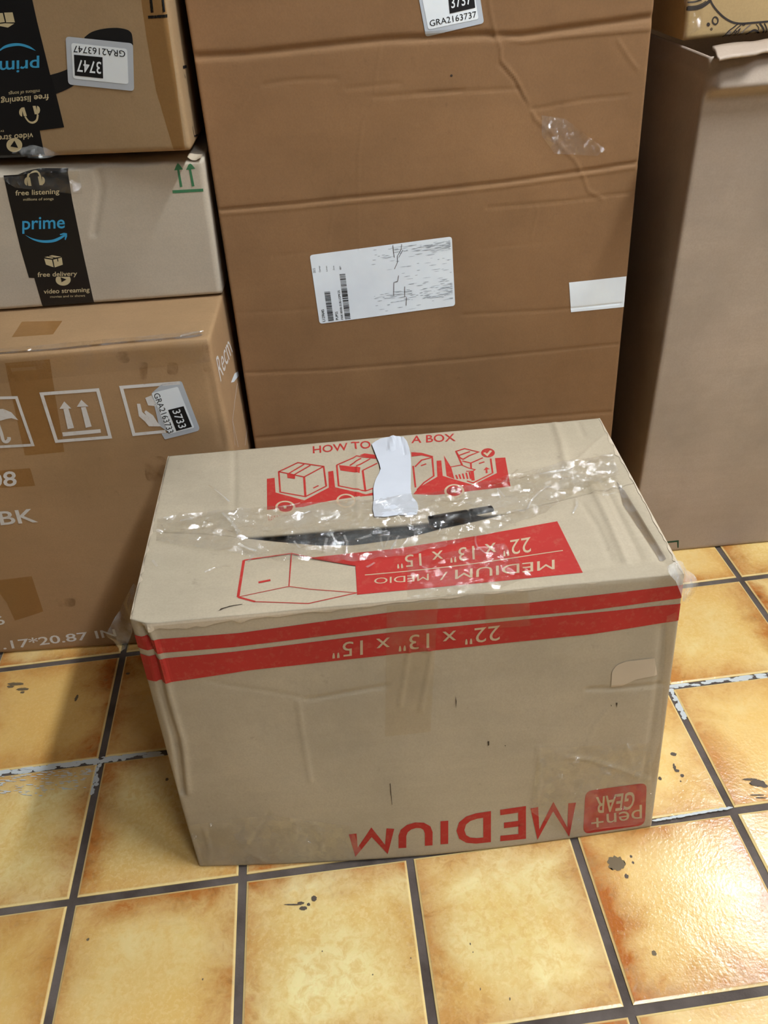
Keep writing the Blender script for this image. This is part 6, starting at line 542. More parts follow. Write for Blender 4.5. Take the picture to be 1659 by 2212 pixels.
blob('plaster_residue', [(-0.4286, 0.7252, 0.0089, 0.0029, -0.09, 0.16), (-0.4012, 0.7252, 0.0032, 0.002, -0.09, 0.16), (-0.3544, 0.7295, 0.0097, 0.0014, -0.09, 0.16), (-0.4651, 0.7268, 0.007, 0.0023, -0.09, 0.16), (-0.5699, 0.7206, 0.0051, 0.0029, -0.1, 0.16), (-0.3965, 0.7314, 0.0089, 0.0014, -0.09, 0.16), (-0.431, 0.7299, 0.003, 0.0028, -0.1, 0.16), (-0.5249, 0.7234, 0.0103, 0.0029, -0.1, 0.16), (-0.5049, 0.7188, 0.007, 0.0025, -0.09, 0.16), (-0.5243, 0.7178, 0.0081, 0.003, -0.1, 0.16), (-0.3664, 0.7317, 0.0056, 0.0015, -0.09, 0.16), (-0.5399, 0.7236, 0.0052, 0.0023, -0.1, 0.16), (-0.5709, 0.7169, 0.0055, 0.0018, -0.09, 0.16), (-0.3837, 0.7295, 0.0053, 0.0021, -0.09, 0.16), (-0.4109, 0.7316, 0.0103, 0.0013, -0.1, 0.16), (-0.3991, 0.7259, 0.0032, 0.0026, -0.06, 0.16), (-0.4881, 0.7228, 0.0031, 0.0013, -0.1, 0.16), (-0.5297, 0.7173, 0.0044, 0.0026, -0.09, 0.16), (-0.3571, 0.7271, 0.0055, 0.0018, -0.09, 0.16), (-0.4512, 0.7236, 0.0038, 0.0026, -0.1, 0.16), (-0.388, 0.7263, 0.0032, 0.0029, -0.09, 0.16), (-0.5517, 0.7207, 0.0075, 0.0029, -0.09, 0.16), (-0.4934, 0.7198, 0.0071, 0.0018, -0.08, 0.16), (-0.5003, 0.7252, 0.0035, 0.0016, -0.09, 0.16), (-0.4129, 0.7241, 0.0042, 0.0012, -0.07, 0.16), (-0.3444, 0.7309, 0.006, 0.0017, -0.1, 0.16), (-0.4352, 0.7242, 0.0064, 0.0021, -0.09, 0.16), (-0.5584, 0.7158, 0.0032, 0.0021, -0.06, 0.16), (-0.3796, 0.7324, 0.0084, 0.003, -0.09, 0.16), (-0.4268, 0.725, 0.0038, 0.002, -0.1, 0.16), (-0.5372, 0.7177, 0.0052, 0.0021, -0.1, 0.16), (-0.341, 0.7285, 0.0102, 0.002, -0.09, 0.16), (-0.4597, 0.7234, 0.0065, 0.0017, -0.09, 0.16), (-0.4804, 0.7267, 0.0058, 0.0031, -0.1, 0.16), (-0.3505, 0.7298, 0.0066, 0.0017, -0.09, 0.16), (-0.5524, 0.7212, 0.0089, 0.0028, -0.09, 0.16), (-0.4888, 0.7212, 0.0088, 0.0025, -0.09, 0.16), (-0.4191, 0.7257, 0.0057, 0.0025, -0.09, 0.16), (-0.5079, 0.7223, 0.0087, 0.0025, -0.09, 0.16), (-0.5039, 0.719, 0.0078, 0.0023, -0.09, 0.16), (-0.5694, 0.718, 0.0049, 0.0024, -0.08, 0.16), (-0.4654, 0.7224, 0.0079, 0.0027, -0.09, 0.16), (-0.4922, 0.7221, 0.0085, 0.0028, -0.09, 0.16), (-0.4912, 0.7206, 0.0094, 0.0025, -0.1, 0.16), (-0.3463, 0.7275, 0.0068, 0.0021, -0.1, 0.16), (-0.5334, 0.718, 0.01, 0.0021, -0.09, 0.16), (-0.4128, 0.7263, 0.0084, 0.0015, -0.09, 0.16), (-0.3924, 0.7283, 0.0079, 0.0019, -0.09, 0.16), (-0.4284, 0.725, 0.0077, 0.0026, -0.09, 0.16), (-0.5667, 0.7212, 0.0063, 0.0024, -0.09, 0.16), (-0.5216, 0.7199, 0.0077, 0.0013, -0.09, 0.16), (-0.4646, 0.727, 0.0034, 0.0015, -0.09, 0.16), (-0.5002, 0.7252, 0.0044, 0.0014, -0.09, 0.16), (-0.4657, 0.7258, 0.0076, 0.0024, -0.09, 0.16), (-0.5168, 0.7185, 0.003, 0.002, -0.1, 0.16), (-0.5086, 0.7229, 0.0038, 0.0028, -0.1, 0.16), (-0.4875, 0.7271, 0.0076, 0.0015, -0.09, 0.16), (-0.4473, 0.7272, 0.0073, 0.003, -0.1, 0.16), (-0.3838, 0.73, 0.0091, 0.0025, -0.1, 0.16), (-0.4883, 0.7262, 0.0075, 0.0023, -0.09, 0.16), (-0.3507, 0.7272, 0.0075, 0.0018, -0.09, 0.16), (-0.367, 0.734, 0.0038, 0.0023, -0.1, 0.16), (-0.4315, 0.7298, 0.0077, 0.0029, -0.1, 0.16), (-0.4862, 0.7241, 0.0047, 0.0018, -0.11, 0.16), (-0.3479, 0.7319, 0.0101, 0.0028, -0.1, 0.16), (-0.4358, 0.7286, 0.0103, 0.0022, -0.1, 0.16), (-0.4773, 0.7255, 0.0103, 0.0021, -0.09, 0.16), (-0.5067, 0.7225, 0.0039, 0.0024, -0.1, 0.16), (-0.4709, 0.7261, 0.0088, 0.0027, -0.09, 0.16), (-0.5691, 0.7182, 0.0051, 0.003, -0.1, 0.16), (-0.3926, 0.7309, 0.005, 0.0015, -0.1, 0.16), (-0.3442, 0.7327, 0.0075, 0.002, -0.09, 0.16), (-0.4238, 0.7266, 0.0085, 0.0014, -0.09, 0.16), (-0.3975, 0.7303, 0.007, 0.0018, -0.1, 0.16), (-0.5041, 0.7222, 0.0064, 0.0019, -0.09, 0.16), (-0.4006, 0.7279, 0.0033, 0.0017, -0.12, 0.16), (-0.4668, 0.7215, 0.0096, 0.0022, -0.09, 0.16), (-0.5681, 0.7163, 0.0062, 0.0023, -0.1, 0.16), (-0.4091, 0.7271, 0.0066, 0.0029, -0.09, 0.16), (-0.4841, 0.7245, 0.0094, 0.0016, -0.08, 0.16), (-0.5036, 0.7199, 0.0035, 0.0027, -0.09, 0.16), (-0.4126, 0.7285, 0.0051, 0.0026, -0.08, 0.16), (-0.3627, 0.7331, 0.0065, 0.0022, -0.09, 0.16), (-0.4583, 0.7266, 0.0041, 0.0023, -0.1, 0.16), (-0.3859, 0.7326, 0.0047, 0.0027, -0.08, 0.16), (-0.3896, 0.7278, 0.0032, 0.0025, -0.09, 0.16), (-0.3456, 0.7272, 0.0081, 0.0013, -0.1, 0.16), (-0.3786, 0.7318, 0.0078, 0.003, -0.1, 0.16), (-0.409, 0.731, 0.0052, 0.0029, -0.1, 0.16), (-0.5377, 0.7195, 0.0061, 0.0016, -0.1, 0.16), (-0.43, 0.7306, 0.0038, 0.0019, -0.08, 0.16), (-0.5568, 0.7226, 0.0073, 0.0026, -0.1, 0.16), (-0.3703, 0.7328, 0.0062, 0.0018, -0.1, 0.16), (-0.4343, 0.7268, 0.0099, 0.0018, -0.09, 0.16), (-0.5589, 0.7175, 0.0041, 0.0024, -0.1, 0.16), (-0.4553, 0.7223, 0.0071, 0.0024, -0.1, 0.16), (-0.5118, 0.7216, 0.0049, 0.0026, -0.1, 0.16), (-0.4543, 0.7284, 0.0048, 0.002, -0.08, 0.16), (-0.4032, 0.7309, 0.0083, 0.0024, -0.08, 0.16), (-0.5523, 0.7181, 0.0037, 0.0014, -0.08, 0.16), (-0.4363, 0.7287, 0.0096, 0.0022, -0.09, 0.16), (-0.4975, 0.7205, 0.0032, 0.0025, -0.09, 0.16), (-0.5608, 0.7216, 0.0101, 0.0024, -0.09, 0.16), (-0.522, 0.7243, 0.0102, 0.0024, -0.09, 0.16), (-0.3837, 0.7321, 0.0076, 0.0018, -0.09, 0.16), (-0.5188, 0.7228, 0.0076, 0.0019, -0.09, 0.16), (-0.4846, 0.7265, 0.0093, 0.0024, -0.1, 0.16), (-0.387, 0.7297, 0.0093, 0.0021, -0.1, 0.16), (-0.4359, 0.7261, 0.0085, 0.0019, -0.09, 0.16), (-0.5512, 0.7232, 0.0045, 0.0014, -0.11, 0.16), (-0.4178, 0.7248, 0.003, 0.0038, -0.1, 0.16), (-0.4267, 0.7221, 0.0029, 0.004, -0.07, 0.16), (-0.42, 0.7181, 0.0028, 0.0033, -0.11, 0.16), (-0.4251, 0.7151, 0.0023, 0.0027, -0.09, 0.25), (-0.422, 0.7114, 0.0027, 0.0039, -0.07, 0.16), (-0.424, 0.7082, 0.0025, 0.0029, -0.08, 0.16), (-0.4236, 0.7048, 0.0025, 0.0028, -0.08, 0.16), (-0.42, 0.7011, 0.002, 0.0039, -0.1, 0.25), (-0.4209, 0.6979, 0.0038, 0.0036, -0.1, 0.16), (-0.4175, 0.6942, 0.0028, 0.0039, -0.07, 0.16), (-0.4229, 0.6914, 0.0032, 0.0028, -0.09, 0.16), (-0.417, 0.6876, 0.0034, 0.0026, -0.09, 0.16), (-0.4215, 0.6847, 0.002, 0.0027, -0.1, 0.25), (-0.4225, 0.6815, 0.0027, 0.0039, -0.07, 0.16), (-0.4193, 0.678, 0.0025, 0.0031, -0.08, 0.16), (-0.4198, 0.6748, 0.0033, 0.0035, -0.09, 0.16)], PLASTER, label='whitish plaster residue along the grout joint', z=-0.0024, stuff=True)
blob('plaster_smear', [(-0.5396, 0.7026, 0.0052, 0.0009, -0.1, 0.16), (-0.496, 0.6795, 0.0015, 0.0009, -0.07, 0.25), (-0.5071, 0.7072, 0.0054, 0.0007, -0.09, 0.16), (-0.5164, 0.7107, 0.005, 0.0006, -0.08, 0.16), (-0.4359, 0.7125, 0.0014, 0.0006, -0.07, 0.25), (-0.5544, 0.7044, 0.0026, 0.0004, -0.08, 0.16), (-0.5485, 0.6778, 0.0033, 0.0005, -0.06, 0.16), (-0.4916, 0.7117, 0.0016, 0.0007, -0.12, 0.25), (-0.4342, 0.6977, 0.0021, 0.0004, -0.09, 0.25), (-0.4876, 0.7015, 0.0028, 0.0009, -0.11, 0.16), (-0.4571, 0.6831, 0.003, 0.0008, -0.1, 0.16), (-0.533, 0.7082, 0.0016, 0.0008, -0.12, 0.25), (-0.4507, 0.7073, 0.0016, 0.0005, -0.12, 0.25), (-0.5489, 0.698, 0.0023, 0.0004, -0.09, 0.25), (-0.4684, 0.7123, 0.0024, 0.0006, -0.08, 0.25), (-0.5478, 0.7005, 0.0044, 0.0007, -0.09, 0.16), (-0.4371, 0.6953, 0.0036, 0.0006, -0.08, 0.16), (-0.4479, 0.6952, 0.0042, 0.0008, -0.09, 0.16), (-0.5195, 0.6843, 0.0017, 0.0003, -0.06, 0.25), (-0.5386, 0.702, 0.0025, 0.0004, -0.08, 0.25), (-0.4562, 0.6991, 0.0015, 0.0004, -0.07, 0.25), (-0.5053, 0.6774, 0.0037, 0.0004, -0.08, 0.16), (-0.5031, 0.7026, 0.0013, 0.0007, -0.15, 0.25), (-0.4457, 0.6921, 0.0034, 0.0004, -0.09, 0.16), (-0.4647, 0.703, 0.0046, 0.0004, -0.09, 0.16), (-0.5111, 0.6787, 0.003, 0.0006, -0.07, 0.16), (-0.4511, 0.682, 0.0051, 0.0007, -0.1, 0.16), (-0.5416, 0.6837, 0.0015, 0.0009, -0.07, 0.25), (-0.5544, 0.6934, 0.0049, 0.0006, -0.08, 0.16), (-0.5334, 0.7058, 0.0036, 0.0006, -0.08, 0.16), (-0.4606, 0.709, 0.0023, 0.0009, -0.09, 0.25), (-0.4424, 0.6864, 0.0028, 0.0005, -0.11, 0.16), (-0.4475, 0.7017, 0.0019, 0.0004, -0.1, 0.25), (-0.4583, 0.6837, 0.0044, 0.0005, -0.09, 0.16), (-0.4636, 0.6855, 0.0045, 0.0005, -0.09, 0.16), (-0.558, 0.6949, 0.002, 0.0005, -0.05, 0.25), (-0.5205, 0.7093, 0.0028, 0.0007, -0.11, 0.16), (-0.4659, 0.7046, 0.0046, 0.0009, -0.09, 0.16), (-0.4646, 0.6944, 0.0045, 0.0005, -0.09, 0.16), (-0.478, 0.6939, 0.0024, 0.0004, -0.08, 0.25), (-0.5492, 0.7002, 0.0044, 0.0008, -0.09, 0.16), (-0.5127, 0.6795, 0.0041, 0.0003, -0.07, 0.16), (-0.4564, 0.6945, 0.005, 0.0008, -0.08, 0.16), (-0.444, 0.6916, 0.002, 0.0007, -0.1, 0.25), (-0.4406, 0.7093, 0.0035, 0.0006, -0.11, 0.16), (-0.5616, 0.7025, 0.004, 0.0009, -0.07, 0.16), (-0.4356, 0.697, 0.0017, 0.0007, -0.06, 0.25), (-0.4831, 0.6923, 0.0049, 0.0005, -0.08, 0.16), (-0.52, 0.7025, 0.005, 0.0004, -0.08, 0.16), (-0.4716, 0.6901, 0.0015, 0.0007, -0.13, 0.25), (-0.4434, 0.6849, 0.0029, 0.0005, -0.07, 0.16), (-0.4838, 0.6833, 0.0023, 0.0007, -0.09, 0.25), (-0.4312, 0.7105, 0.0017, 0.0007, -0.12, 0.25), (-0.4812, 0.7101, 0.0037, 0.0007, -0.08, 0.16), (-0.4643, 0.6918, 0.0032, 0.0009, -0.06, 0.16), (-0.4317, 0.7073, 0.0039, 0.001, -0.1, 0.16), (-0.5252, 0.6857, 0.0032, 0.0004, -0.09, 0.16), (-0.5376, 0.7094, 0.0019, 0.0008, -0.1, 0.25), (-0.5414, 0.6837, 0.0046, 0.0009, -0.09, 0.16), (-0.4586, 0.6825, 0.0037, 0.0009, -0.08, 0.16), (-0.5504, 0.7104, 0.0021, 0.0006, -0.09, 0.25), (-0.4945, 0.6874, 0.0015, 0.0005, -0.07, 0.25), (-0.4881, 0.7051, 0.0037, 0.0005, -0.08, 0.16), (-0.4677, 0.7013, 0.0051, 0.0004, -0.1, 0.16), (-0.4549, 0.6923, 0.0017, 0.0007, -0.12, 0.25), (-0.5075, 0.6834, 0.0028, 0.0005, -0.11, 0.16), (-0.4888, 0.6864, 0.0036, 0.0005, -0.08, 0.16), (-0.5093, 0.6816, 0.0014, 0.0006, -0.14, 0.25), (-0.5264, 0.6935, 0.0023, 0.0004, -0.13, 0.25), (-0.4882, 0.6747, 0.0028, 0.0009, -0.11, 0.16), (-0.548, 0.6983, 0.0013, 0.0009, -0.08, 0.25), (-0.5147, 0.7099, 0.0032, 0.0006, -0.09, 0.16), (-0.4938, 0.712, 0.0054, 0.0006, -0.09, 0.16), (-0.4991, 0.7092, 0.0052, 0.0008, -0.1, 0.16), (-0.495, 0.712, 0.0045, 0.0006, -0.09, 0.16), (-0.4751, 0.6835, 0.0038, 0.0004, -0.08, 0.16), (-0.5531, 0.6858, 0.0049, 0.0009, -0.08, 0.16), (-0.437, 0.7055, 0.0044, 0.0009, -0.09, 0.16), (-0.536, 0.6853, 0.0052, 0.0009, -0.08, 0.16), (-0.5317, 0.701, 0.0032, 0.0005, -0.09, 0.16), (-0.4728, 0.7113, 0.0031, 0.0004, -0.1, 0.16), (-0.5016, 0.6762, 0.002, 0.0004, -0.1, 0.25), (-0.4426, 0.6808, 0.0018, 0.0005, -0.11, 0.25), (-0.4305, 0.6821, 0.002, 0.0006, -0.1, 0.25), (-0.5205, 0.6871, 0.0044, 0.0004, -0.09, 0.16), (-0.4842, 0.6797, 0.0016, 0.0004, -0.12, 0.25), (-0.4744, 0.7053, 0.0033, 0.0007, -0.09, 0.16), (-0.431, 0.7093, 0.0023, 0.0007, -0.09, 0.25), (-0.4638, 0.7112, 0.0041, 0.0004, -0.1, 0.16), (-0.4565, 0.704, 0.0038, 0.0009, -0.08, 0.16), (-0.5535, 0.7001, 0.0029, 0.0006, -0.1, 0.16), (-0.5592, 0.7029, 0.004, 0.0009, -0.1, 0.16), (-0.5084, 0.6936, 0.0051, 0.0009, -0.1, 0.16), (-0.4275, 0.7078, 0.0051, 0.0004, -0.1, 0.16), (-0.4957, 0.6868, 0.0028, 0.0009, -0.11, 0.16), (-0.5175, 0.6917, 0.0018, 0.0005, -0.06, 0.25), (-0.4924, 0.6967, 0.0031, 0.0004, -0.1, 0.16), (-0.5505, 0.7044, 0.0053, 0.0005, -0.09, 0.16), (-0.5179, 0.6827, 0.0023, 0.0009, -0.09, 0.25), (-0.4767, 0.7048, 0.0023, 0.0005, -0.09, 0.25), (-0.4418, 0.7035, 0.0019, 0.0004, -0.1, 0.25), (-0.5493, 0.6859, 0.0013, 0.0003, -0.08, 0.25), (-0.4485, 0.7015, 0.0014, 0.0007, -0.07, 0.25), (-0.5406, 0.6864, 0.0038, 0.0005, -0.08, 0.16), (-0.4339, 0.7118, 0.0041, 0.0004, -0.1, 0.16), (-0.5507, 0.6963, 0.0049, 0.0008, -0.1, 0.16), (-0.5475, 0.6877, 0.0017, 0.0008, -0.06, 0.25), (-0.5279, 0.707, 0.0044, 0.0007, -0.09, 0.16), (-0.4381, 0.7026, 0.0021, 0.0005, -0.09, 0.25), (-0.4338, 0.7101, 0.0027, 0.0004, -0.11, 0.16), (-0.5, 0.6906, 0.0019, 0.0004, -0.05, 0.25), (-0.4908, 0.6897, 0.0036, 0.0009, -0.08, 0.16), (-0.5424, 0.7034, 0.0035, 0.0009, -0.09, 0.16), (-0.4835, 0.6946, 0.0045, 0.0009, -0.09, 0.16), (-0.5236, 0.7088, 0.0027, 0.0009, -0.07, 0.16), (-0.5218, 0.6902, 0.0052, 0.0004, -0.08, 0.16), (-0.4573, 0.7066, 0.0039, 0.0009, -0.1, 0.16), (-0.4847, 0.7121, 0.0029, 0.0007, -0.07, 0.16), (-0.4642, 0.7085, 0.0026, 0.0004, -0.08, 0.16), (-0.5484, 0.6882, 0.0049, 0.0004, -0.08, 0.16), (-0.5203, 0.7017, 0.0045, 0.0009, -0.09, 0.16), (-0.495, 0.7114, 0.0022, 0.0004, -0.09, 0.25), (-0.4858, 0.7076, 0.0033, 0.0009, -0.09, 0.16), (-0.4321, 0.7026, 0.0044, 0.0004, -0.09, 0.16), (-0.4908, 0.7117, 0.0035, 0.0006, -0.09, 0.16), (-0.5208, 0.6905, 0.003, 0.0004, -0.1, 0.16), (-0.4855, 0.6826, 0.0038, 0.0009, -0.08, 0.16), (-0.5113, 0.6832, 0.0018, 0.0003, -0.06, 0.25), (-0.433, 0.7026, 0.005, 0.0007, -0.08, 0.16), (-0.4929, 0.7013, 0.0023, 0.0007, -0.09, 0.25)], PLASTER, label='streaky white plaster smear on a tile', z=0.0004, stuff=True)
blob('plaster_residue', [(0.5103, 0.7841, 0.0039, 0.0022, -0.1, 0.16), (0.5001, 0.7828, 0.0037, 0.0032, -0.11, 0.16), (0.4143, 0.7817, 0.0036, 0.0024, -0.11, 0.16), (0.4881, 0.7814, 0.0041, 0.0028, -0.1, 0.16), (0.4091, 0.779, 0.0046, 0.0023, -0.11, 0.16), (0.4006, 0.7777, 0.0039, 0.0028, -0.1, 0.16), (0.4448, 0.7808, 0.007, 0.0025, -0.11, 0.16), (0.5274, 0.7831, 0.0048, 0.0023, -0.1, 0.16), (0.5299, 0.7879, 0.0057, 0.0024, -0.1, 0.16), (0.5455, 0.7888, 0.0071, 0.003, -0.11, 0.16), (0.5071, 0.7875, 0.0089, 0.0023, -0.1, 0.16), (0.5249, 0.7845, 0.0056, 0.003, -0.11, 0.16), (0.4981, 0.785, 0.0076, 0.0025, -0.09, 0.16), (0.503, 0.7837, 0.008, 0.0022, -0.11, 0.16), (0.4707, 0.7856, 0.008, 0.0029, -0.1, 0.16), (0.524, 0.7882, 0.0063, 0.0026, -0.11, 0.16), (0.4121, 0.7814, 0.0092, 0.0031, -0.11, 0.16), (0.4291, 0.7785, 0.0071, 0.0023, -0.1, 0.16), (0.4935, 0.7855, 0.0048, 0.0018, -0.1, 0.16), (0.4945, 0.7834, 0.0077, 0.0026, -0.1, 0.16), (0.4607, 0.7833, 0.0076, 0.0023, -0.1, 0.16), (0.4848, 0.7819, 0.0058, 0.0029, -0.1, 0.16), (0.403, 0.7806, 0.0083, 0.002, -0.11, 0.16), (0.4027, 0.782, 0.0079, 0.0019, -0.1, 0.16), (0.464, 0.7827, 0.0081, 0.0026, -0.11, 0.16), (0.4749, 0.7857, 0.008, 0.0029, -0.1, 0.16), (0.4887, 0.7816, 0.0069, 0.0029, -0.1, 0.16), (0.5247, 0.7848, 0.0032, 0.0032, -0.12, 0.16), (0.5473, 0.7884, 0.0035, 0.0023, -0.09, 0.16), (0.4087, 0.7802, 0.0037, 0.0021, -0.11, 0.16), (0.3936, 0.7791, 0.005, 0.0028, -0.1, 0.16), (0.4539, 0.7838, 0.0089, 0.0031, -0.1, 0.16), (0.5005, 0.7859, 0.0055, 0.0025, -0.11, 0.16), (0.4573, 0.7848, 0.0059, 0.0029, -0.1, 0.16), (0.4995, 0.782, 0.0073, 0.0029, -0.1, 0.16), (0.527, 0.7831, 0.0079, 0.0025, -0.1, 0.16), (0.4948, 0.783, 0.0085, 0.0029, -0.11, 0.16), (0.4623, 0.7841, 0.0051, 0.0022, -0.12, 0.16), (0.498, 0.7825, 0.0042, 0.0026, -0.12, 0.16), (0.5236, 0.7862, 0.0037, 0.0027, -0.11, 0.16), (0.3909, 0.7544, 0.0027, 0.0024, -0.11, 0.16), (0.392, 0.7665, 0.0023, 0.0024, -0.09, 0.25), (0.3974, 0.7431, 0.0041, 0.0032, -0.1, 0.16), (0.3928, 0.7228, 0.0024, 0.0023, -0.12, 0.25), (0.3929, 0.7717, 0.0039, 0.0036, -0.1, 0.16), (0.3949, 0.7292, 0.0043, 0.0037, -0.09, 0.16), (0.3918, 0.7444, 0.0031, 0.0035, -0.1, 0.16), (0.3934, 0.7283, 0.0028, 0.0042, -0.11, 0.16), (0.3924, 0.771, 0.0027, 0.004, -0.07, 0.16), (0.3915, 0.7412, 0.0039, 0.0034, -0.1, 0.16), (0.3958, 0.7563, 0.004, 0.0032, -0.12, 0.16), (0.3921, 0.7364, 0.0033, 0.0025, -0.09, 0.16), (0.3975, 0.738, 0.0036, 0.0024, -0.11, 0.16), (0.3938, 0.7455, 0.0032, 0.0027, -0.09, 0.16), (0.3927, 0.759, 0.0022, 0.004, -0.09, 0.25), (0.3914, 0.7611, 0.0023, 0.0032, -0.09, 0.25), (0.3943, 0.7223, 0.0022, 0.0032, -0.14, 0.25), (0.393, 0.7216, 0.0028, 0.0028, -0.11, 0.16), (0.3945, 0.736, 0.0022, 0.0043, -0.09, 0.25), (0.3946, 0.7559, 0.0032, 0.0044, -0.09, 0.16), (0.3902, 0.772, 0.0028, 0.0031, -0.11, 0.16), (0.3953, 0.7281, 0.0029, 0.0035, -0.07, 0.16), (0.3959, 0.7268, 0.0031, 0.0038, -0.1, 0.16), (0.3938, 0.7398, 0.0031, 0.0026, -0.1, 0.16), (0.3964, 0.7494, 0.0028, 0.0032, -0.07, 0.16), (0.3951, 0.7403, 0.0024, 0.0034, -0.08, 0.25)], PLASTER, label='whitish plaster residue along the grout joint', z=-0.0024, stuff=True)
blob('plaster_residue', [(0.3044, 0.5692, 0.0037, 0.0011, -0.11, 0.16), (0.3077, 0.5694, 0.0056, 0.001, -0.07, 0.16), (0.3112, 0.5704, 0.005, 0.0011, -0.08, 0.16), (0.3143, 0.5702, 0.0037, 0.0014, -0.11, 0.16), (0.3178, 0.571, 0.0043, 0.0015, -0.09, 0.16), (0.321, 0.5709, 0.0054, 0.0015, -0.07, 0.16), (0.3242, 0.5711, 0.0055, 0.001, -0.07, 0.16), (0.3276, 0.5716, 0.0043, 0.0014, -0.09, 0.16), (0.331, 0.5723, 0.0055, 0.0013, -0.09, 0.16), (0.3341, 0.5719, 0.0056, 0.0016, -0.09, 0.16), (0.3375, 0.5726, 0.0055, 0.0016, -0.09, 0.16), (0.3409, 0.5732, 0.0052, 0.0015, -0.1, 0.16), (0.3441, 0.5732, 0.0042, 0.0011, -0.09, 0.16), (0.3475, 0.5735, 0.0056, 0.0013, -0.09, 0.16), (0.3508, 0.574, 0.005, 0.0013, -0.08, 0.16), (0.354, 0.5739, 0.0046, 0.0012, -0.07, 0.16), (0.3575, 0.5748, 0.0054, 0.0014, -0.07, 0.16), (0.3608, 0.5749, 0.0046, 0.0013, -0.09, 0.16), (0.364, 0.575, 0.0056, 0.0015, -0.09, 0.16), (0.3674, 0.5755, 0.0043, 0.0014, -0.09, 0.16), (0.3708, 0.576, 0.0056, 0.0012, -0.09, 0.16), (0.374, 0.5759, 0.0041, 0.0013, -0.07, 0.16), (0.3775, 0.5767, 0.004, 0.0016, -0.07, 0.16), (0.3805, 0.5763, 0.0041, 0.0013, -0.1, 0.16), (0.3841, 0.5774, 0.0039, 0.0012, -0.1, 0.16), (0.3871, 0.5767, 0.0043, 0.0012, -0.09, 0.16), (0.3908, 0.578, 0.0038, 0.0016, -0.1, 0.16), (0.3939, 0.5776, 0.0056, 0.0015, -0.09, 0.16), (0.3972, 0.5779, 0.0041, 0.0012, -0.1, 0.16), (0.4007, 0.5787, 0.0037, 0.0012, -0.08, 0.16)], PLASTER, label='thin white line along the grout joint', z=0.0004, stuff=True)  # row of thin white blobs beside the joint, in the shared white material

# ------------------------------------------------------------------ box surfaces
FACES = {'front': (0, 1, 5, 4), 'right': (1, 2, 6, 5), 'left': (3, 0, 4, 7), 'top': (4, 5, 6, 7), 'back': (2, 3, 7, 6)}
def fold_distance(U, Vv, pts):
    best = np.full(U.shape, 1e9)
    for (ax, ay), (bx, by) in zip(pts[:-1], pts[1:]):
        dx, dy = bx - ax, by - ay; L2 = dx * dx + dy * dy + 1e-12
        t = np.clip(((U - ax) * dx + (Vv - ay) * dy) / L2, 0, 1)
        best = np.minimum(best, np.hypot(U - ax - t * dx, Vv - ay - t * dy))
    return best
def waves(U, Vv, seed, amp, lmin=.06, lmax=.4, n=10):
    rr = random.Random(seed); out = np.zeros_like(U); tot = 0
    for _ in range(n):
        L = rr.uniform(lmin, lmax); a = rr.uniform(0, 2 * math.pi); k = 2 * math.pi / L; w = L / lmax; tot += w * .7
        out += w * np.sin(k * (U * math.cos(a) + Vv * math.sin(a)) + rr.uniform(0, 6.28))
    return out / tot * amp

class Surf:                                    # one face of a box: grid of points with fractions (u, v)
    def __init__(self, G):
        self.G = G; self.nu, self.nv = G.shape[0] - 1, G.shape[1] - 1
        self.Lu = .5 * (np.linalg.norm(G[-1, 0] - G[0, 0]) + np.linalg.norm(G[-1, -1] - G[0, -1]))
        self.Lv = .5 * (np.linalg.norm(G[0, -1] - G[0, 0]) + np.linalg.norm(G[-1, -1] - G[-1, 0]))
    def at(self, u, v, off=0.0):
        u = np.clip(np.asarray(u, float), 0, 1) * self.nu; v = np.clip(np.asarray(v, float), 0, 1) * self.nv
        i = np.minimum(u.astype(int), self.nu - 1); j = np.minimum(v.astype(int), self.nv - 1)
        a = (u - i)[:, None]; b = (v - j)[:, None]; G = self.G
        p00, p10, p11, p01 = G[i, j], G[i + 1, j], G[i + 1, j + 1], G[i, j + 1]
        P = (p00 * (1 - a) + p10 * a) * (1 - b) + (p01 * (1 - a) + p11 * a) * b
        n = np.cross(p10 - p00 + p11 - p01, p01 - p00 + p11 - p10)
        n /= np.linalg.norm(n, axis=1, keepdims=True) + 1e-12
        off = np.asarray(off, float)
        return P + n * (off[:, None] if off.ndim else off)

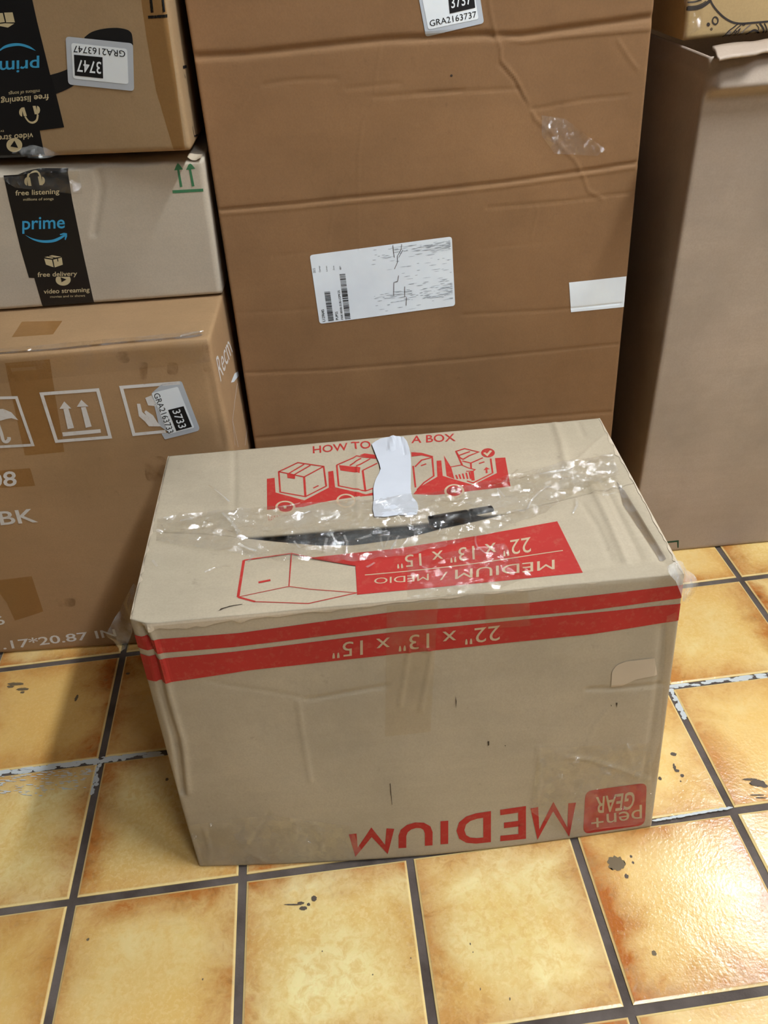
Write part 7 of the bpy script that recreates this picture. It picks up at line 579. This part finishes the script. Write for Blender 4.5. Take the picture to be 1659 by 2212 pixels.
def build_surfaces(key, n, amp=.0012, radius=.006, warp=None, seed=1, soft=2):
    nx, ny, nz = n; c = [np.array(q) for q in CORNERS[key]]
    idx = lambda i, j, k: (i * (ny + 1) + j) * (nz + 1) + k
    I, K = np.meshgrid(np.arange(nx + 1), np.arange(nz + 1), indexing='ij')
    J2, K2 = np.meshgrid(np.arange(ny + 1), np.arange(nz + 1), indexing='ij')
    I3, J3 = np.meshgrid(np.arange(nx + 1), np.arange(ny + 1), indexing='ij')
    grids = {'front': idx(I, 0 * I, K), 'back': idx(I, 0 * I + ny, K)[::-1], 'right': idx(0 * J2 + nx, J2, K2),
             'left': idx(0 * J2, J2, K2)[::-1], 'top': idx(I3, J3, 0 * I3 + nz), 'bottom': idx(I3, J3, 0 * I3)[::-1]}
    keys = np.unique(np.concatenate([g.ravel() for g in grids.values()]))
    i = keys // ((ny + 1) * (nz + 1)); j = (keys // (nz + 1)) % (ny + 1); k = keys % (nz + 1)
    a, b, d = (i / nx)[:, None], (j / ny)[:, None], (k / nz)[:, None]
    lo = (c[0] * (1 - a) + c[1] * a) * (1 - b) + (c[3] * (1 - a) + c[2] * a) * b
    hi = (c[4] * (1 - a) + c[5] * a) * (1 - b) + (c[7] * (1 - a) + c[6] * a) * b
    V = lo * (1 - d) + hi * d
    size = (np.linalg.norm(c[1] - c[0]), np.linalg.norm(c[3] - c[0]), np.linalg.norm(c[4] - c[0]))
    local = {nm: np.searchsorted(keys, g) for nm, g in grids.items()}
    D = np.zeros_like(V)
    for fi, nm in enumerate(('front', 'right', 'left', 'top')):
        G = V[local[nm]]; s = Surf(G)
        u, v = np.meshgrid(np.linspace(0, 1, G.shape[0]), np.linspace(0, 1, G.shape[1]), indexing='ij')
        U, W = u * s.Lu, v * s.Lv
        edge = np.minimum(np.minimum(U, s.Lu - U), np.minimum(W, s.Lv - W))
        h = waves(U, W, seed * 10 + fi, amp) * np.clip(edge / .05, 0, 1) ** .8
        for pts, w, dep in CREASES.get((key, nm), []):
            dd = fold_distance(U, W, [(p[0] * s.Lu, p[1] * s.Lv) for p in pts])
            h += dep * np.exp(-(dd / (w * .36)) ** 2) * np.clip(edge / .004, 0, 1)
        nrm = np.cross(G[-1, 0] - G[0, 0], G[0, -1] - G[0, 0]); nrm /= np.linalg.norm(nrm)
        D[local[nm].ravel()] += h.ravel()[:, None] * nrm
    V = V + D
    if warp is not None: V = warp(V, i / nx, j / ny, k / nz)
    q = []
    for nm, g in local.items():
        q.append((nm, np.stack([g[:-1, :-1], g[1:, :-1], g[1:, 1:], g[:-1, 1:]], -1).reshape(-1, 4)))
    ed = np.concatenate([x[:, [m, (m + 1) % 4]] for _, x in q for m in range(4)])
    ds = np.sort(np.stack([np.minimum(i, nx - i) / nx * size[0], np.minimum(j, ny - j) / ny * size[1], np.minimum(k, nz - k) / nz * size[2]], 1), 1)
    mask = (ds[:, 1] < radius)
    for _ in range(soft):
        acc = np.zeros_like(V); cnt = np.zeros(len(V))
        for s0, s1 in ((0, 1), (1, 0)):
            np.add.at(acc, ed[:, s0], V[ed[:, s1]]); np.add.at(cnt, ed[:, s0], 1)
        V[mask] = .5 * V[mask] + .5 * (acc / cnt[:, None])[mask]
    V[:, 2] = np.maximum(V[:, 2], c[0][2] + .0002)
    surfs = {nm: Surf(V[g]) for nm, g in local.items()}
    return V, dict(q), surfs

REFH = {}
def text_mesh(s, bold):
    cu = bpy.data.curves.new('lettering', 'FONT'); cu.body = s; cu.size = 1.0; cu.resolution_u = 3; cu.offset = bold; cu.fill_mode = 'FRONT'
    ob = bpy.data.objects.new('lettering', cu); COL.objects.link(ob)
    dg = bpy.context.evaluated_depsgraph_get()
    me = bpy.data.meshes.new_from_object(ob.evaluated_get(dg))
    V = np.array([tuple(p.co) for p in me.vertices])[:, :2]; me.calc_loop_triangles()
    T = [tuple(t.vertices) for t in me.loop_triangles]
    bpy.data.objects.remove(ob); bpy.data.curves.remove(cu); bpy.data.meshes.remove(me)
    return V, T
for nm, ch in (('cap', 'H'), ('x', 'x')): REFH[nm] = text_mesh(ch, 0)[0][:, 1].max()

def shape_geo(sh, s):
    """returns 2D verts in metres on the face and triangles"""
    if sh[0] == 'P':
        pts = [(p[0] * s.Lu, p[1] * s.Lv) for p in sh[1]]
        return pts, tessellate_polygon([[Vector((a, b, 0)) for a, b in pts]])
    if sh[0] == 'L':
        p = np.array([(q[0] * s.Lu, q[1] * s.Lv) for q in sh[1]]); w = sh[2] / 2
        closed = np.allclose(p[0], p[-1]); d = p[1:] - p[:-1]; d /= np.linalg.norm(d, axis=1, keepdims=True) + 1e-12
        nn = np.stack([-d[:, 1], d[:, 0]], 1); vn = np.zeros_like(p)
        vn[:-1] += nn; vn[1:] += nn
        if closed: vn[0] += nn[-1]; vn[-1] = vn[0]
        L = np.linalg.norm(vn, axis=1, keepdims=True); vn /= L + 1e-12; m = np.minimum(2 / (L + 1e-9), 1.8) if True else 1
        m[0] = m[0] if closed else 1; m[-1] = m[-1] if closed else 1
        A, Bv = p + vn * w * m, p - vn * w * m
        pts = [tuple(q) for q in np.concatenate([A, Bv])]; k = len(p)
        return pts, [t for q in range(k - 1) for t in ((q, k + q, k + q + 1), (q, k + q + 1, q + 1))]
    _, st, quad, ref, bold = sh
    V, T = text_mesh(st, bold)
    x0, x1 = V[:, 0].min(), V[:, 0].max(); a = (V[:, 0] - x0) / (x1 - x0); b = V[:, 1] / REFH[ref]
    Q = [np.array((q[0] * s.Lu, q[1] * s.Lv)) for q in quad]; a, b = a[:, None], b[:, None]
    P = (Q[0] * (1 - a) + Q[1] * a) * (1 - b) + (Q[3] * (1 - a) + Q[2] * a) * b
    return [tuple(q) for q in P], T

def ridged(p, f, seed):
    return 1 - abs(mnoise.noise(Vector((p[0] * f + seed, p[1] * f, seed * 1.7)))) * 2
def decal(name, shapes, s, off, mat, parent, origin):
    bm = bmesh.new()
    for sh in shapes:
        pts, tris = shape_geo(sh, s)
        vs = [bm.verts.new((a, b, 0)) for a, b in pts]
        for t in tris:
            (ax_, ay_), (bx_, by_), (cx_, cy_) = pts[t[0]], pts[t[1]], pts[t[2]]
            if (bx_ - ax_) * (cy_ - ay_) - (by_ - ay_) * (cx_ - ax_) < 0: t = (t[0], t[2], t[1])
            if len(set(t)) == 3:
                try: bm.faces.new([vs[k] for k in t])
                except ValueError: pass
    xs = [q.co.x for q in bm.verts]; ys = [q.co.y for q in bm.verts]
    crumple = {'clear_tape_crumpled': .0045, 'clear_tape_wrinkled': .0016, 'film_fold': .002, 'white_paper': 0}.get(mat, 0)
    stepu, stepv = s.Lu / s.nu, s.Lv / s.nv
    if crumple: stepu, stepv = min(stepu, .0025), min(stepv, .0025)
    for ax, lo_, hi_, st in ((0, min(xs), max(xs), stepu), (1, min(ys), max(ys), stepv)):
        for k in range(math.ceil(lo_ / st), math.floor(hi_ / st) + 1):
            co = (k * st, 0, 0) if ax == 0 else (0, k * st, 0); no = (1, 0, 0) if ax == 0 else (0, 1, 0)
            bmesh.ops.bisect_plane(bm, geom=bm.verts[:] + bm.edges[:] + bm.faces[:], dist=1e-7, plane_co=co, plane_no=no)
    P2 = np.array([(q.co.x, q.co.y) for q in bm.verts])
    offs = np.full(len(P2), off)
    if crumple:
        offs = offs + np.array([max(0, crumple * (.55 * ridged(p, 26, 3.1) ** 3 + .35 * ridged((p[0] * .4, p[1]), 70, 7.3) ** 2 + .25 * ridged(p, 120, 1.3))) for p in P2])
    P3 = s.at(P2[:, 0] / s.Lu, P2[:, 1] / s.Lv, offs)
    bm.verts.index_update()
    fs = [[q.index for q in fc.verts] for fc in bm.faces]
    bm.free()
    return link_mesh(name, P3, fs, mat, parent, origin, smooth=bool(crumple))

BOXES = {}
def make_box(key, name, label, mat, n, amp=.0012, radius=.006, warp=None, seed=1, skip=(), thickness=0):
    V, quads, surfs = build_surfaces(key, n, amp, radius, warp, seed)
    org = np.mean([np.array(q) for q in CORNERS[key][:4]], 0)
    root = bpy.data.objects.new(name, None); COL.objects.link(root); root.location = org
    tag(root, label, 'box')
    F = np.concatenate([q for nm, q in quads.items() if nm not in skip])
    used = np.unique(F); remap = np.full(len(V), -1); remap[used] = np.arange(len(used))
    body = link_mesh('box_body', V[used], remap[F].tolist(), mat, root, org, smooth=True)
    if thickness:
        md = body.modifiers.new('board', 'SOLIDIFY'); md.thickness = thickness; md.offset = -1
    BOXES[key] = (root, org, surfs)
    return root, org, surfs, body
def add_prints(key, parts=None):
    root, org, surfs = BOXES[key]; last = dict(parts or {})
    for path, face, mat, layer, lab, shapes in PRINTS.get(key, []):
        bits = path.split('/')
        par = last[bits[0]] if len(bits) == 2 else root
        o = decal(bits[-1], shapes, surfs[face], .00035 + .0003 * layer, mat, par, org)
        if lab: o['label'] = lab
        if len(bits) == 1: last[bits[0]] = o

# ------------------------------------------------------------------ the moving box in the middle
BULGE = 0.0118
def crush_corner(V, a, b, c):
    V = V.copy()
    front_left = np.array(CORNERS['M'][4])
    h = np.clip((V[:, 2] - .10) / .22, 0, 1)
    size = .020 * h
    s = V[:, 0] - (CORNERS['M'][0][0] * (1 - c) + CORNERS['M'][4][0] * c)
    m = (b < .5)
    push = np.clip(size - s, 0, None) * .5 * m * (np.clip(1 - b * 12, 0, 1))
    V[:, 1] += push
    V[:, 1] -= BULGE * np.sin(np.pi * np.clip(a, 0, 1)) * (1 - c) ** 1.5 * np.clip(1 - b * 3, 0, 1)      # bulging foot of the front panel
    top = (c > .999)                                   # sagging, dented lid
    V[:, 2] -= np.where(top, .006 * np.sin(np.pi * np.clip(a, 0, 1)) * np.sin(np.pi * np.clip(b, 0, 1)), 0)
    return V
root, org, surfs, body = make_box('M', 'moving_box', 'worn brown moving box with red print upside down on the tiled floor',
                                  'kraft', (200, 110, 130), .0016, .005, crush_corner, 3, skip=('top',))
s = surfs['top']
def slit(tab, u):
    return np.interp(u, [p[0] for p in tab], [p[1] for p in tab])
def flap(name, lower):
    nu, nv = 200, 56; u = np.linspace(0, 1, nu + 1)
    v0 = np.zeros(nu + 1) if lower else slit(SLIT_UPPER, u); v1 = slit(SLIT_LOWER, u) if lower else np.ones(nu + 1)
    uu = np.repeat(u, nv + 1); t = np.tile(np.linspace(0, 1, nv + 1), nu + 1)
    vv = np.repeat(v0, nv + 1) * (1 - t) + np.repeat(v1, nv + 1) * t
    droop = (t if lower else 1 - t) ** 3 * .006 * np.sin(np.pi * np.clip((uu - .15) / .6, 0, 1))
    P = s.at(uu, vv, -droop * (0.5 if lower else -.2))
    f = [(i * (nv + 1) + j, (i + 1) * (nv + 1) + j, (i + 1) * (nv + 1) + j + 1, i * (nv + 1) + j + 1) for i in range(nu) for j in range(nv)]
    o = link_mesh(name, P, f, 'kraft', root, org, smooth=True)
    md = o.modifiers.new('board', 'SOLIDIFY'); md.thickness = .0035; md.offset = -1
    return o
ff, rf = flap('front_flap', True), flap('rear_flap', False)
add_prints('M', {'front_flap': ff, 'rear_flap': rf})

def loft(name, pairs, mat, parent, origin, nu=14, nv=10, amp=.004, seed=2.0, label=None, smooth=True):
    A = np.array([p[0] for p in pairs]); Bq = np.array([p[1] for p in pairs]); k = np.linspace(0, len(pairs) - 1, nu + 1)
    P = []
    for t in k:
        i = min(int(t), len(pairs) - 2); r = t - i
        a = A[i] * (1 - r) + A[i + 1] * r; b = Bq[i] * (1 - r) + Bq[i + 1] * r
        for w in np.linspace(0, 1, nv + 1):
            q = a * (1 - w) + b * w
            nz = mnoise.noise_vector(Vector(q * 45) + Vector((seed, seed, seed)))
            P.append(q + np.array(nz) * amp)
    f = [(i * (nv + 1) + j, (i + 1) * (nv + 1) + j, (i + 1) * (nv + 1) + j + 1, i * (nv + 1) + j + 1) for i in range(nu) for j in range(nv)]
    o = link_mesh(name, P, f, mat, parent, origin, smooth=smooth)
    if label: o['label'] = label
    return o
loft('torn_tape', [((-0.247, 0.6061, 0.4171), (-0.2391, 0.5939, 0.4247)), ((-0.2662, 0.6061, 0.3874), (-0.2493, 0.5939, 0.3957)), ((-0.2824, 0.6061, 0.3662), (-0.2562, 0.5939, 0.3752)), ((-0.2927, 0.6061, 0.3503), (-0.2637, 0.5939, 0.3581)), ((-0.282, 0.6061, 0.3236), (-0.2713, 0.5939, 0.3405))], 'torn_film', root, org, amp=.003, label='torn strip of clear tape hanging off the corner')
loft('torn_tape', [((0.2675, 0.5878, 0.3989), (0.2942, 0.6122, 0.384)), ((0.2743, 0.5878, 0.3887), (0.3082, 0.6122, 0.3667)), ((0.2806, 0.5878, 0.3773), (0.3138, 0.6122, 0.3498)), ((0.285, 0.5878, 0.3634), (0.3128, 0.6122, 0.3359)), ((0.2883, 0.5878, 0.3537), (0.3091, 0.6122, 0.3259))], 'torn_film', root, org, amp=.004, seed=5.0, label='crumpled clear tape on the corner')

# dark things showing through the slit
N = NT('dark_plastic'); DARK = N.surf(principled(N, N.mix(N.noise(N.obj(), 30), lin((40, 42, 44)), lin((86, 90, 92))), .35, N.bump(N.noise(N.obj(), 60, 4), .5, .004), .5))
N = NT('black_plastic'); BLK = N.surf(principled(N, lin((16, 16, 17)), .35, None, .5))
def lump(name, c, r, mat, seed, amp=.12, n=28):
    P, f = [], []
    for i in range(n + 1):
        th = math.pi * i / n
        for j in range(2 * n):
            ph = math.pi * j / n
            d = Vector((math.sin(th) * math.cos(ph), math.sin(th) * math.sin(ph), math.cos(th)))
            e = Vector([math.copysign(abs(q) ** .45, q) for q in d])
            k = 1 + amp * mnoise.noise(d * 2.6 + Vector((seed, 0, 0)))
            P.append((c[0] + e.x * r[0] * k, c[1] + e.y * r[1] * k, c[2] + e.z * r[2] * (1 + .35 * (k - 1))))
    m = 2 * n
    for i in range(n):
        for j in range(m): f.append((i * m + j, (i + 1) * m + j, (i + 1) * m + (j + 1) % m, i * m + (j + 1) % m))
    return link_mesh(name, P, f, mat, None, (c[0], c[1], c[2] - r[2]), smooth=True)
o = lump('black_plastic_bag', (-0.0198, 0.7137, .182), (.185, .075, .176), DARK, 2.0)
tag(o, 'dark grey plastic bag inside the moving box, seen through the slit under the tape', 'bag')
TA, TB = Vector((0.0488, 0.7310, 0.3649)), Vector((0.1245, 0.7422, 0.3649))
ax = (TB - TA).normalized(); up = Vector((0, 0, 1)); sd = ax.cross(up).normalized(); up = sd.cross(ax); P, f = [], []
prof = [(0, .001), (0, .006), (.002, .0085), (.06, .0085), (.0605, .0075), (.064, .0075), (.0645, .0085), (.098, .0085), (.1, .006), (.1, .001)]
for t, r in prof:
    for j in range(20):
        a = 2 * math.pi * j / 20; P.append(TA + ax * (t / .1 * (TB - TA).length) + (sd * math.cos(a) + up * math.sin(a)) * r)
for i in range(len(prof) - 1):
    for j in range(20): f.append((i * 20 + j, (i + 1) * 20 + j, (i + 1) * 20 + (j + 1) % 20, i * 20 + (j + 1) % 20))
o = link_mesh('black_tube', [tuple(p) for p in P], f, BLK, None, tuple(TA), smooth=True)
tag(o, 'black plastic tube lying in the slit of the moving box, on the dark bag', 'tube')

# ------------------------------------------------------------------ the boxes behind
make_box('T', 'tall_shipping_box', 'tall creased brown shipping box standing behind the moving box, with white shipping label', 'tall_kraft', (250, 6, 460), .002, .006, None, 5)
add_prints('T')
make_box('L1', 'shipping_box', 'ochre shipping box with white handling icons, bottom of the stack of three', 'orange_kraft', (160, 40, 110), .0015, .008, None, 7)
add_prints('L1')
def dent_top(V, a, b, c):
    V = V.copy(); x = V[:, 0]
    dip = .010 * np.exp(-((x - CORNERS['L2'][1][0] + .245) / .022) ** 2) + .003 * np.sin(x * 40)
    V[:, 2] -= np.where((c > .97) & (b < .03), np.abs(dip), 0)
    return V
make_box('L2', 'shipping_box', 'pale shipping box with upright black tape and green arrows, middle of the stack of three', 'pale_kraft', (150, 24, 60), .0012, .006, dent_top, 9)
add_prints('L2')
make_box('L3', 'shipping_box', 'tan shipping box with upside-down black tape, top of the stack of three', 'mid_kraft', (140, 24, 60), .0012, .006, None, 11)
add_prints('L3')
def bent_top(V, a, b, c):
    V = V.copy(); zt = CORNERS['R1'][4][2]; z0 = zt - .032
    up = np.clip((zt - V[:, 2]) / (zt - z0), 0, 1); lowr = np.clip(1 - (z0 - V[:, 2]) / .012, 0, 1)
    V[:, 1] -= .020 * np.where(V[:, 2] > z0, up, lowr) * np.clip(1 - b * 10, 0, 1) * np.clip(a * 45, 0, 1)      # crushed top rim folded outwards
    return V
make_box('R1', 'tall_shipping_box', 'tall plain grey-brown box with a torn top edge, beside the creased tall box', 'grey_kraft', (150, 60, 190), .0012, .004, bent_top, 13, skip=('top',), thickness=.004)
add_prints('R1')
make_box('R2', 'shipping_box', 'straw-coloured box with dark line art, sitting on the plain grey-brown box', 'straw_kraft', (120, 10, 80), .0008, .006, None, 15)
add_prints('R2')
root, org, surfs = BOXES['L3']
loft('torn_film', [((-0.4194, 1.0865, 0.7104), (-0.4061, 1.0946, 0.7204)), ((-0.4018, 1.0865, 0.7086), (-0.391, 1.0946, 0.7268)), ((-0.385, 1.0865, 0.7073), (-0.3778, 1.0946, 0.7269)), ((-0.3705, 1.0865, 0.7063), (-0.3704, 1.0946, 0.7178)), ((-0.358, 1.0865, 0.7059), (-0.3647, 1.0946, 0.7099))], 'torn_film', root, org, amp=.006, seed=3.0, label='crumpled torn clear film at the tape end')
root, org, surfs = BOXES['L2']
loft('torn_corner', [((-0.21, 1.0885, 0.6924), (-0.2088, 1.0986, 0.6944)), ((-0.2044, 1.0885, 0.6887), (-0.202, 1.0986, 0.6933)), ((-0.1989, 1.0885, 0.6872), (-0.1964, 1.0986, 0.6924)), ((-0.1914, 1.0885, 0.69), (-0.1929, 1.0986, 0.6921))], 'edge_kraft', root, org, amp=.005, seed=1.0, nu=10, nv=6)
root, org, surfs = BOXES['R1']
o = loft('torn_flap', [((0.4162, 1.0236, 0.7642), (0.4466, 1.1235, 0.7642)), ((0.4292, 1.0274, 0.7642), (0.4646, 1.1258, 0.7642)), ((0.4485, 1.0427, 0.7642), (0.484, 1.1317, 0.7642)), ((0.4653, 1.0447, 0.7642), (0.5022, 1.134, 0.7642)), ((0.4857, 1.0563, 0.7642), (0.52, 1.1366, 0.7642)), ((0.5463, 1.0693, 0.7642), (0.5817, 1.1443, 0.7642)), ((0.68, 1.098, 0.7642), (0.68, 1.1566, 0.7642)), ((0.8, 1.1237, 0.7642), (0.8, 1.1715, 0.7642)), ((0.9, 1.1452, 0.7642), (0.9, 1.184, 0.7642))], 'grey_kraft', root, org, nu=60, nv=6, amp=.0025, label='torn folded top flap')
md = o.modifiers.new('board', 'SOLIDIFY'); md.thickness = .003; md.offset = 0
